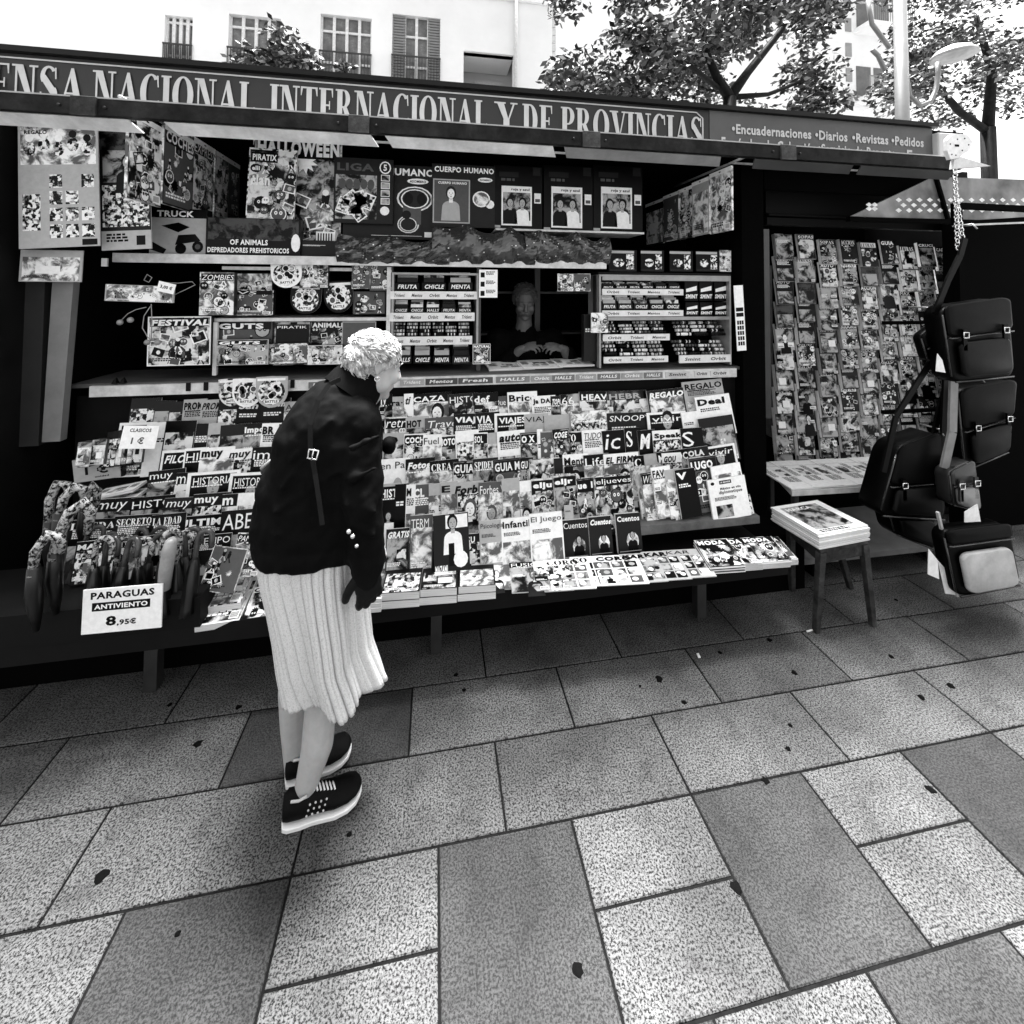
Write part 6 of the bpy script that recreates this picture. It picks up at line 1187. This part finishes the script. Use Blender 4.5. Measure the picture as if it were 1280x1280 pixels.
# ================================================================== PEOPLE
SKIN = gm(.4, .5, 0, .12, 30.); SKIN.node_tree.nodes['Principled BSDF'].inputs['Subsurface Weight'].default_value = .08
def frame(f, lean_side=0.):
    f = Vector(f).normalized(); s = f.cross(Vector((0, 0, 1))).normalized(); u = s.cross(f).normalized(); return f, s, u
def head_shape(mb, c, f, s, u, k=1., ears=True):
    M = Matrix((s, f, u)).transposed()
    P = lambda a, b, d: c+(s*a+f*b+u*d)*k
    B = lambda p, r: mb.ball(P(*p), tuple(q*k for q in r), 0, 18, 12, M)
    B((0, -.008, .03), (.073, .094, .082)); B((0, .022, -.012), (.062, .07, .085)); B((0, .042, -.055), (.052, .048, .05)); B((0, .07, -.092), (.026, .022, .02))
    for q in (-1, 1):
        B((q*.036, .068, -.022), (.026, .024, .028)); mb.limb(P(q*.01, .087, .024), P(q*.045, .074, .026), .0095*k, .008*k, 8); B((q*.044, .022, -.05), (.02, .044, .036))
        B((q*.031, .0765, .008), (.0135, .0125, .011)); mb.limb(P(q*.018, .087, .001), P(q*.043, .08, .0), .0035*k, .003*k, 6)
        if ears:
            e = [P(q*.073, -.006, .022), P(q*.083, -.016, .032), P(q*.086, -.03, .026), P(q*.084, -.034, .006), P(q*.078, -.022, -.014), P(q*.072, -.008, -.024)]
            mb.tube(e, [.005*k, .0055*k, .0055*k, .005*k, .0055*k, .006*k], 8); mb.ball(P(q*.074, -.018, .004), (.006*k, .014*k, .022*k), 0, 10, 8, M); mb.limb(P(q*.074, -.004, .006), P(q*.075, -.004, -.006), .004*k, .004*k, 6)
    mb.limb(P(0, .09, .018), P(0, .112, -.024), .0085*k, .0125*k, 10)
    for q in (-1, 1): B((q*.011, .1, -.029), (.009, .01, .008))
    mb.limb(P(-.02, .088, -.053), P(.02, .088, -.053), .0055*k, .0055*k, 8); mb.limb(P(0, .094, -.051), P(0, .093, -.053), .006*k, .006*k, 8); mb.limb(P(-.016, .087, -.064), P(.016, .087, -.064), .006*k, .006*k, 8)
    return P
def face_parts(T, P, k, hairmat):
    for q in (-1, 1):
        b = MB(); b.tube([P(q*.014, .0985, .03), P(q*.03, .0945, .034), P(q*.046, .083, .028)], [.0018*k, .0026*k, .001*k], 6); b.build('eyebrow', hairmat, T)
        b = MB(); b.tube([P(q*.02, .0905, .005), P(q*.031, .0905, .002), P(q*.042, .085, .005)], [.0012*k, .0022*k, .0012*k], 6); b.build('eye', gm(.01, .3), T)
    b = MB(); b.tube([P(-.021, .091, -.0585), P(0, .0985, -.0575), P(.021, .091, -.0585)], [.001*k, .002*k, .001*k], 6); b.build('mouth', gm(.05, .5), T)
def hand(mb, w, d, n, side, curl=.5, k=1.):
    """w wrist, d hand direction, n back of the hand, side +1/-1 where the thumb is"""
    d = d.normalized(); n = (n-d*n.dot(d)).normalized(); s = d.cross(n)*side
    mb.limb(w-d*.02*k, w+d*.02*k, .025*k, .027*k, 12)
    M = Matrix((s, d, n)).transposed(); mb.ball(w+d*.052*k, (.04*k, .047*k, .015*k), 0, 16, 10, M); mb.ball(w+d*.03*k+s*.022*k-n*.006*k, (.018*k, .03*k, .015*k), 0, 12, 8, M)
    for i, (o, L) in enumerate(((.028, .074), (.0095, .082), (-.0095, .077), (-.028, .06))):
        p = w+d*(.088-.006*abs(i-1))*k+s*o*k; a = curl*(.55+.1*i); dd = d*math.cos(a*.6)-n*math.sin(a*.6)+s*(1.5-i)*.06
        for seg, (fl, r0, r1) in enumerate(((.45, .0088, .0082), (.32, .0082, .0075), (.25, .0075, .0064))):
            dd.normalize(); q = p+dd*L*fl*k; mb.limb(p, q, r0*k, r1*k, 9); p = q; an = a*(1.0, .95, .6)[seg]; ax = dd.cross(n).normalized(); dd = Matrix.Rotation(-an, 3, ax) @ dd
            n2 = n
    p = w+d*.022*k+s*.03*k; dd = (d*.75+s*.65-n*.25).normalized()
    for L, r0, r1 in ((.036, .012, .0105), (.03, .0105, .0095), (.025, .0095, .0075)):
        q = p+dd*L*k; mb.limb(p, q, r0*k, r1*k, 9); p = q; dd = (dd*.85+d*.25-s*.12*curl-n*.2*curl).normalized()
def remesh(o, vox, it=3, disp=None):
    r = o.modifiers.new('remesh', 'REMESH'); r.mode = 'VOXEL'; r.voxel_size = vox; r.use_smooth_shade = True
    sm = o.modifiers.new('smooth', 'SMOOTH'); sm.factor = .5; sm.iterations = it
    for k_, (typ, size, st) in enumerate(disp or []):
        tx = bpy.data.textures.new('folds', typ); tx.noise_scale = size
        dm = o.modifiers.new('folds', 'DISPLACE'); dm.texture = tx; dm.texture_coords = 'LOCAL'; dm.strength = st; dm.mid_level = .5

YW = 1.62
q_ = lambda x, y, Y=YW: PYp(x, y, Y)
Fb = Vector((.906, .423, 0)); Sb = Vector((.423, -.906, 0)); UPZ = Vector((0, 0, 1))
base = PZ(385, 1010, 0)
WM = empty('person', (base.x, base.y, 0), 'woman with short white hair, dark jacket and long pale pleated skirt bending towards the magazines', 'person')
hf, hs, hu = frame((.84, .5, -.3)); hc = q_(467, 458, 1.65)
mb = MB(); HP = head_shape(mb, hc, hf, hs, hu, .97)
neck0 = q_(437, 500, 1.64); mb.limb(neck0, hc-hf*.015-hu*.04, .058, .052)
mb.limb(HP(0, .03, -.07), neck0+hf*.05, .04, .045)
pel = q_(392, 690); chest = q_(420, 540); mb.limb(pel, chest, .1, .12); mb.limb(chest, neck0, .11, .06)
sh_r = q_(447, 530, 1.56); el_r = q_(452, 622, 1.50); wr_r = q_(458, 706, 1.50)
mb.limb(chest, sh_r, .08, .055); mb.limb(sh_r, el_r, .05, .04); mb.limb(el_r, wr_r, .04, .027)
sh_l = q_(425, 535, 1.76); el_l = q_(448, 610, 1.80); wr_l = q_(455, 665, 1.78)
mb.limb(chest, sh_l, .08, .055); mb.limb(sh_l, el_l, .05, .04); mb.limb(el_l, wr_l, .04, .027)
hand(mb, wr_r+Vector((.0, 0, -.01)), Vector((.12, .03, -1)), Vector((.3, -.95, 0)), 1, .9, .95)
hand(mb, wr_l, Vector((.2, 0, -1)), Vector((0, 1, 0)), 1, .9, .95)
kn = q_(401, 880, 1.60); ca = q_(397, 930, 1.59); an = q_(378, 1000, 1.58)
mb.limb(pel, kn, .085, .05); mb.limb(kn, ca, .05, .05); mb.limb(ca, an, .05, .031); mb.limb(an, an+Vector((.01, 0, -.03)), .031, .027)
kn2 = q_(367, 860, 1.70); ca2 = q_(368, 905, 1.71); an2 = q_(368, 962, 1.70)
mb.limb(pel, kn2, .085, .048); mb.limb(kn2, ca2, .05, .046); mb.limb(ca2, an2, .046, .031); mb.limb(an2, an2+Vector((.01, 0, -.03)), .03, .027)

face_parts(WM, HP, .97, gm(.3, .6)); body = mb.build('body', SKIN, WM, origin=(base.x, base.y, 0)); remesh(body, .0042, 9)
# hair: a cap with many short tufts
HAIR = newmat('white_hair'); _t = HAIR[1]; _b = HAIR[2]; _n = _t.nodes.new('ShaderNodeTexNoise'); _n.inputs['Scale'].default_value = 45; _c = _t.nodes.new('ShaderNodeTexCoord'); _t.links.new(_c.outputs['Object'], _n.inputs['Vector'])
_m = _t.nodes.new('ShaderNodeMapRange'); _m.inputs[1].default_value = .35; _m.inputs[2].default_value = .62; _m.inputs[3].default_value = .2; _m.inputs[4].default_value = .62; _t.links.new(_n.outputs['Fac'], _m.inputs[0]); _t.links.new(_m.outputs[0], _b.inputs['Base Color']); _b.inputs['Roughness'].default_value = .6; _b.inputs['Specular IOR Level'].default_value = .2; HAIR = HAIR[0]
def hair(T, HPf, f, s, u, k, mat, n, L, seed, zmin=-.06, nap=True):
    g = random.Random(seed); b = MB(); M = Matrix((s, f, u)).transposed()
    b.ball(HPf(0, -.017, .036), (.078*k, .094*k, .086*k), 0, 28, 18, M)
    if nap: b.ball(HPf(0, -.045, .0), (.06*k, .06*k, .06*k), 0, 20, 12, M)
    c = HPf(0, -.014, .03)
    for i in range(n):
        while True:
            v = Vector((g.gauss(0, 1), g.gauss(0, 1), g.gauss(0, 1))).normalized()
            if v.y > .62 and v.z < .62: continue               # face
            if v.y > .12 and v.z < .1: continue
            if v.z < -.62: continue
            if abs(v.x) > .45 and -.45 < v.y and v.z < .1: continue   # ear
            break
        p = c+M @ Vector((v.x*.076*k, v.y*.094*k, v.z*.088*k if v.z > 0 else v.z*.1*k)); nrm = (M @ v).normalized()
        flow = (f*g.uniform(.2, .8)+s*g.uniform(-.6, .6)+UPZ*(-.6 if v.z < .3 else -.05)); flow = (flow-nrm*flow.dot(nrm)).normalized(); l = L*g.uniform(.6, 1.3)
        w_ = (g.uniform(.0024, .0048) if n > 2000 else g.uniform(.0035, .007))*k; lift = g.uniform(.15, .75); sd = nrm.cross(flow)
        pts = [p, p+flow*l*.4+nrm*l*.3*lift, p+flow*l*.8+nrm*l*.42*lift+sd*l*g.uniform(-.2, .2), p+flow*l*1.05+nrm*l*.3*lift+sd*l*g.uniform(-.3, .3)]
        b.tube(pts, [w_, w_*.95, w_*.6, w_*.12], 5, 0, False)
    return b.build('hair', mat, T)
hair(WM, HP, hf, hs, hu, .99, HAIR, 2300, .031, 4)
e0 = HP(.078, -.012, -.03); b = MB(); b.tube([e0+Vector((.008*math.cos(t), 0, .008*math.sin(t)-.006)) for t in [2*math.pi*i/12 for i in range(13)]], .0018, 6); b.ball(e0+Vector((0, 0, -.002)), .004); b.build('earring', CHR, WM)
# jacket
JK = gm(.0028, .75, 0, .85, 7., .6, .06)
def eringq(x, y, hw, hd, Y=YW, n=40, tilt=0.):
    c = q_(x, y, Y); out = []; hw *= .96
    for k in range(n):
        a = 2*math.pi*k/n; dx = math.copysign(abs(math.cos(a))**.85, math.cos(a))*hw; dy = math.copysign(abs(math.sin(a))**.85, math.sin(a))*hd
        out.append(c+Vector((dx, dy, tilt*dx)))
    return out
mb = MB()
mb.loft([eringq(396, 684, .19, .14), eringq(396, 680, .206, .15), eringq(396, 666, .21, .153), eringq(396, 662, .203, .148), eringq(396, 645, .208, .155), eringq(397, 620, .2, .155), eringq(401, 590, .188, .155), eringq(409, 562, .18, .155), eringq(415, 538, .178, .16, tilt=-.12), eringq(424, 513, .145, .145, tilt=-.3), eringq(433, 494, .105, .11, tilt=-.45), eringq(441, 484, .07, .08, tilt=-.5)])
def nud(v, a=0., b=0., c=0.): return v+Vector((a, b, c))
mb.limb(sh_r+Vector((-.01, .02, 0)), el_r, .085, .068, 18); mb.limb(el_r, wr_r, .067, .052, 18); mb.limb(wr_r, wr_r+Vector((0, 0, -.03)), .05, .045, 18); mb.limb(chest, sh_r, .12, .085, 18)
mb.limb(chest, sh_l, .12, .08); mb.limb(sh_l, el_l, .08, .062); mb.limb(el_l, wr_l, .06, .045); mb.ball(q_(486, 556, 1.74), (.022, .03, .026))
for (a_, b_, r_) in (((345, 640), (420, 590), .012), ((352, 610), (400, 550), .010), ((365, 575), (415, 525), .010), ((340, 670), (400, 668), .008)): mb.limb(q_(*a_, 1.47), q_(*b_, 1.47), r_, r_*.6, 8)
for (a_, b_, r_) in (((440, 600), (470, 585), .011), ((436, 630), (470, 640), .012), ((440, 655), (468, 670), .010), ((440, 560), (474, 545), .010)): mb.limb(q_(*a_, 1.44), q_(*b_, 1.44), r_, r_*.7, 8)
gb = MB(); hand(gb, wr_r+Vector((.0, 0, -.01)), Vector((.12, .03, -1)), Vector((.3, -.95, 0)), 1, .9, .98); gv = gb.build('glove', gm(.004, .6, 0, .4, 20., 0, .15), WM); remesh(gv, .004, 2); gd = gv.modifiers.new('thick', 'DISPLACE'); gd.strength = .005; gd.mid_level = 0.
jk = mb.build('jacket', JK, WM, origin=(base.x, base.y, .7)); remesh(jk, .0085, 4, [('CLOUDS', .12, .03), ('CLOUDS', .045, .012)])
mb = MB(); A_ = q_(441, 486, 1.63); B_ = q_(452, 472, 1.645); ax = (B_-A_).normalized(); e1 = ax.cross(Vector((0, 1, 0))).normalized(); e2 = ax.cross(e1); rings = []
for t, r_ in ((-.35, .098), (.2, .094), (.75, .084), (.95, .078), (.8, .071), (.2, .072), (-.3, .074)): rings.append([A_+(B_-A_)*(t*1.5)+(e1*math.cos(2*math.pi*k/36)+e2*math.sin(2*math.pi*k/36)*.92)*r_*(1+.02*math.sin(k*.8)) for k in range(36)])
mb.loft(rings, cap=False); mb.build('collar', JK, WM)
mb = MB()
for x in (436, 441): p0 = q_(x, 664+(x-436)*1.2, 1.425); mb.ball(p0, .008)
mb.ball(q_(446, 682, 1.43), .007); mb.build('cuff_stud', CHR, WM)
# skirt: sun pleated cloth, blown slightly forward
SK = newmat('pleated_cloth'); _t = SK[1]; _b = SK[2]; _n = _t.nodes.new('ShaderNodeTexNoise'); _n.inputs['Scale'].default_value = 260; _c = _t.nodes.new('ShaderNodeTexCoord'); _t.links.new(_c.outputs['Object'], _n.inputs['Vector'])
_m = _t.nodes.new('ShaderNodeMapRange'); _m.inputs[1].default_value = .35; _m.inputs[2].default_value = .5; _m.inputs[3].default_value = .46; _m.inputs[4].default_value = .6; _t.links.new(_n.outputs['Fac'], _m.inputs[0]); _t.links.new(_m.outputs[0], _b.inputs['Base Color']); _b.inputs['Roughness'].default_value = .8
_b.inputs['Subsurface Weight'].default_value = 0; SK = SK[0]
prof = [(664, 390, .17, .12), (700, 390, .165, .12), (740, 396, .152, .12), (775, 402, .146, .12), (810, 407, .143, .12), (835, 415, .15, .12), (850, 420, .156, .12)]; prof = [(y_, x_, hw_-.004, hd_+.016) for y_, x_, hw_, hd_ in prof]
n = 600; rings = []; M_ = 26
for j in range(M_+1):
    t = j/M_*(len(prof)-1); i = min(int(t), len(prof)-2); f_ = t-i; a_, b_ = prof[i], prof[i+1]; y, x, hw, hd = [a_[k]+(b_[k]-a_[k])*f_ for k in range(4)]; c = q_(x, y); u = j/M_; ring = []
    for k in range(n):
        a = 2*math.pi*k/n; ph = a*30+.5*math.sin(a*3+1)*u; fold = (ph/(2*math.pi)) % 1; saw = .25+.35*fold-1.2*math.exp(-((fold-.5)/.15)**2)
        amp = (.007+.003*u)*(1+.5*math.sin(a*5+1)); bw_ = math.sin(a*5+1.2*u+.4); big = (.006+.028*u)*(.6*bw_ if bw_ > 0 else 1.1*bw_)+.004*u*math.sin(a*11-3*u)-.012*u
        hemz = -.02*math.sin(a*2+.6)*u*u if j > M_-6 else 0
        cut = (.02*math.cos(a-2.6))*(u**4)
        ring.append(c+Vector((math.cos(a)*(hw+saw*amp+big), math.sin(a)*(hd+saw*amp+big), cut)))
    rings.append(ring)
mb = MB(); mb.loft(rings, cap=False); sk = mb.build('skirt', SK, WM); so_ = sk.modifiers.new('cloth', 'SOLIDIFY'); so_.thickness = .0025; so_.offset = -1
# strap and buckle over the back
mb = MB(); path = [(425, 474, 1.53), (412, 480, 1.475), (398, 500, 1.45), (388, 530, 1.43), (388, 560, 1.432), (394, 592, 1.435), (399, 625, 1.43), (403, 655, 1.428)]
P3 = [q_(*p) for p in path]
for i in range(len(P3)-1): mb.bar(P3[i], P3[i+1]+(P3[i+1]-P3[i])*.03, .014, .004, up=Vector((0, 1, .01)))
mb.build('bag_strap', gm(.004, .35, 0, .5, 6., 0, .2), WM)
mb = MB(); c = q_(391, 568, 1.425); mb.tube([c+Vector((x, 0, z)) for x, z in ((-.015, -.01), (.011, -.016), (.016, .01), (-.01, .016), (-.015, -.01), (.011, -.016))], .0032, 6); mb.tube([c+Vector((-.003, -.003, -.016)), c+Vector((.003, -.003, .014))], .002, 6); mb.build('buckle', CHR, WM)
T = empty('shoulder_bag', q_(340, 620, 1.74), 'small dark shoulder bag pushed behind the woman\'s back, its corner showing at her left', 'bag')
mb = MB(); f_ = [(322, 588), (352, 566), (385, 580), (385, 640), (345, 640)]; A3 = [q_(x, y, 1.72) for x, y in f_]; B3 = [v+Vector((.01, .08, 0)) for v in A3]; k = len(f_)
mb.add(A3+B3, [tuple(range(k)), tuple(range(k, 2*k))[::-1]]+[(i, i+k, (i+1) % k+k, (i+1) % k) for i in range(k)]); mb.build('bag_body', gm(.012, .4, 0, .5, 9.), T, bevel=.012)
mb = MB(); mb.tube([q_(326, 586, 1.715), q_(338, 576, 1.715), q_(350, 568, 1.715)], .005, 8); mb.build('trim', gm(.4, .35), T)
# trainers
def shoe(A, B, ytop, nm='shoe'):
    T = MB(); d = (B-A); d.z = 0; L_ = d.length; d.normalize(); s = d.cross(UPZ); n = 24
    prof = [(-.01, .012, .05, .026), (.0, .03, .075, .03), (.06, .036, .092, .033), (.22, .037, .088, .034), (.36, .036, .084, .036), (.5, .04, .078, .042), (.66, .045, .066, .046), (.82, .046, .056, .044), (.93, .038, .046, .034), (.99, .02, .034, .018), (1.01, .006, .026, .006)]
    lift = lambda u: .006*max(0, .15-u)/.15+.02*max(0, u-.68)**1.3/.23
    rings = []
    for u, hw, h, _ in prof:
        c = A+d*(L_*u); ring = []
        for k in range(n):
            a = 2*math.pi*k/n; z = lift(u)+.018+(h-.018)*(.5+.5*math.sin(a)); w_ = hw*(math.copysign(abs(math.cos(a))**.35, math.cos(a)) if math.sin(a) < 0 else math.cos(a)*(1-.3*math.sin(a)))
            ring.append(c+s*w_+UPZ*z)
        rings.append(ring)
    T.loft(rings); up = T.build(nm, gm(.003, .7, 0, .5, 60., .4, .1), WM)
    S = MB(); rings = []
    for u, hw, h, _ in prof:
        c = A+d*(L_*u); hw2 = hw+.004; z0 = lift(u); rings.append([c+s*hw2+UPZ*z0, c+s*(hw2+.001)+UPZ*(z0+.014), c-s*(hw2+.001)+UPZ*(z0+.014), c-s*hw2+UPZ*z0])
    S.loft(rings, smooth=False); o = S.build('sole', gm(.8, .6, 0, .08, 20.), WM, bevel=.003); o.parent = up; o.matrix_parent_inverse = world_of(up).inverted()
    Z = MB()
    for i in range(7):
        u = .36+.045*i; c = A+d*(L_*u)+UPZ*(.083-.0025*i*1.3+.003+lift(u)); Z.tube([c-s*.016-d*.004-UPZ*.004, c+UPZ*.003, c+s*.016+d*.006-UPZ*.004], .0028, 6)
    o = Z.build('laces', gm(.75, .7), WM); o.parent = up; o.matrix_parent_inverse = world_of(up).inverted()
    Z = MB(); Z.tube([A+d*(L_*.1)+s*.03+UPZ*.088, A+d*(L_*.2)+s*.034+UPZ*.086, A+d*(L_*.3)+s*.03+UPZ*.088], .004, 6)
    for i in range(4):
        for j in range(3): c = A+d*(L_*(.3+.07*i+.02*j))+s*(.0385+.003*(i > 1)-.006*(2-j)*0)+UPZ*(.035+.014*j); Z.ball(c+s*-.002*(j+i*.3), (.0035, .003, .0035), 0, 8, 6)
    o = Z.build('eyelets', gm(.5, .5), WM); o.parent = up; o.matrix_parent_inverse = world_of(up).inverted()
shoe(PZ(349, 1046, 0)+Vector((0, .035, 0)), PZ(449, 1006, 0)+Vector((0, .03, 0)), 0); shoe(PZ(353, 990, 0)+Vector((0, .03, 0)), PZ(436, 950, 0)+Vector((0, .03, 0)), 0)

# the seller inside the kiosk
YS = 3.02; sc_ = q_(650, 470, YS)
SL = empty('person', (sc_.x, YS, 0), 'grey haired seller in dark clothes looking down at her hands inside the sales window', 'person')
hf, hs, hu = frame((-.12, -1, -.38)); hc = q_(656, 377, YS-.02); mb = MB(); HS = head_shape(mb, hc, hf, hs, hu, 1.0)
nk = q_(655, 408, YS+.02); mb.limb(hc-hf*.02-hu*.05, nk, .05, .055); ch = q_(653, 440, YS+.06); mb.limb(ch, ch-UPZ*.35, .15, .16); mb.limb(ch, nk, .12, .06)
for sg, shp, elp, wrp in ((-1, (622, 425), (618, 462), (651, 437)), (1, (690, 425), (718, 462), (704, 436))):
    a = q_(*shp, YS+.03); e = q_(*elp, YS-.1); w_ = q_(*wrp, YS-.24); mb.limb(ch, a, .08, .055); mb.limb(a, e, .052, .045); mb.limb(e, w_, .043, .026)
    hand(mb, w_, q_(672, 430, YS-.3)-w_, Vector((0, -.5, .8)), sg, 1.0, .95)
face_parts(SL, HS, 1., gm(.05, .6)); SKIN_SHADED = gm(.095, .6, 0, .2, 30.); sb_ = mb.build('body', SKIN_SHADED, SL, origin=(sc_.x, YS, .9)); remesh(sb_, .0042, 8)  # seller's skin is darkened in colour for the shade inside the kiosk
hair(SL, HS, hf, hs, hu, 1.02, gm(.06, .6, 0, .4, 60.), 700, .03, 9)
mb = MB(); mb.limb(ch, ch-UPZ*.4, .175, .185, 20); mb.limb(ch, q_(655, 416, YS+.04), .15, .085)
for shp, elp, wrp in (((622, 425), (618, 462), (642, 443)), ((690, 425), (718, 462), (711, 441))):
    a = q_(*shp, YS+.03); e = q_(*elp, YS-.1); w_ = q_(*wrp, YS-.2); mb.limb(ch, a, .12, .085); mb.limb(a, e, .08, .06); mb.limb(e, w_, .058, .042)
cd = mb.build('cardigan', gm(.003, .9, 0, .5, 9., .3, .05), SL, origin=(sc_.x, YS, .9)); remesh(cd, .01, 4, [('CLOUDS', .08, .015)])
mb = MB(); w_ = q_(646, 440, YS-.215); mb.tube([w_+Vector((.004*math.cos(t), .03*math.cos(t), .03*math.sin(t))) for t in [2*math.pi*i/16 for i in range(17)]], .003, 6); mb.build('bracelet', CHR, SL)
mb = MB(); c = q_(676, 429, YS-.32); mb.hexa([c+Vector(v) for v in ((-.03, -.004, -.01), (.03, -.004, -.01), (.03, .004, -.01), (-.03, .004, -.01), (-.03, -.004, .03), (.03, -.004, .03), (.03, .004, .03), (-.03, .004, .03))]); tag(mb.build('phone', BLK, bevel=.003), 'small dark object held between the seller\'s hands in the window', 'phone')
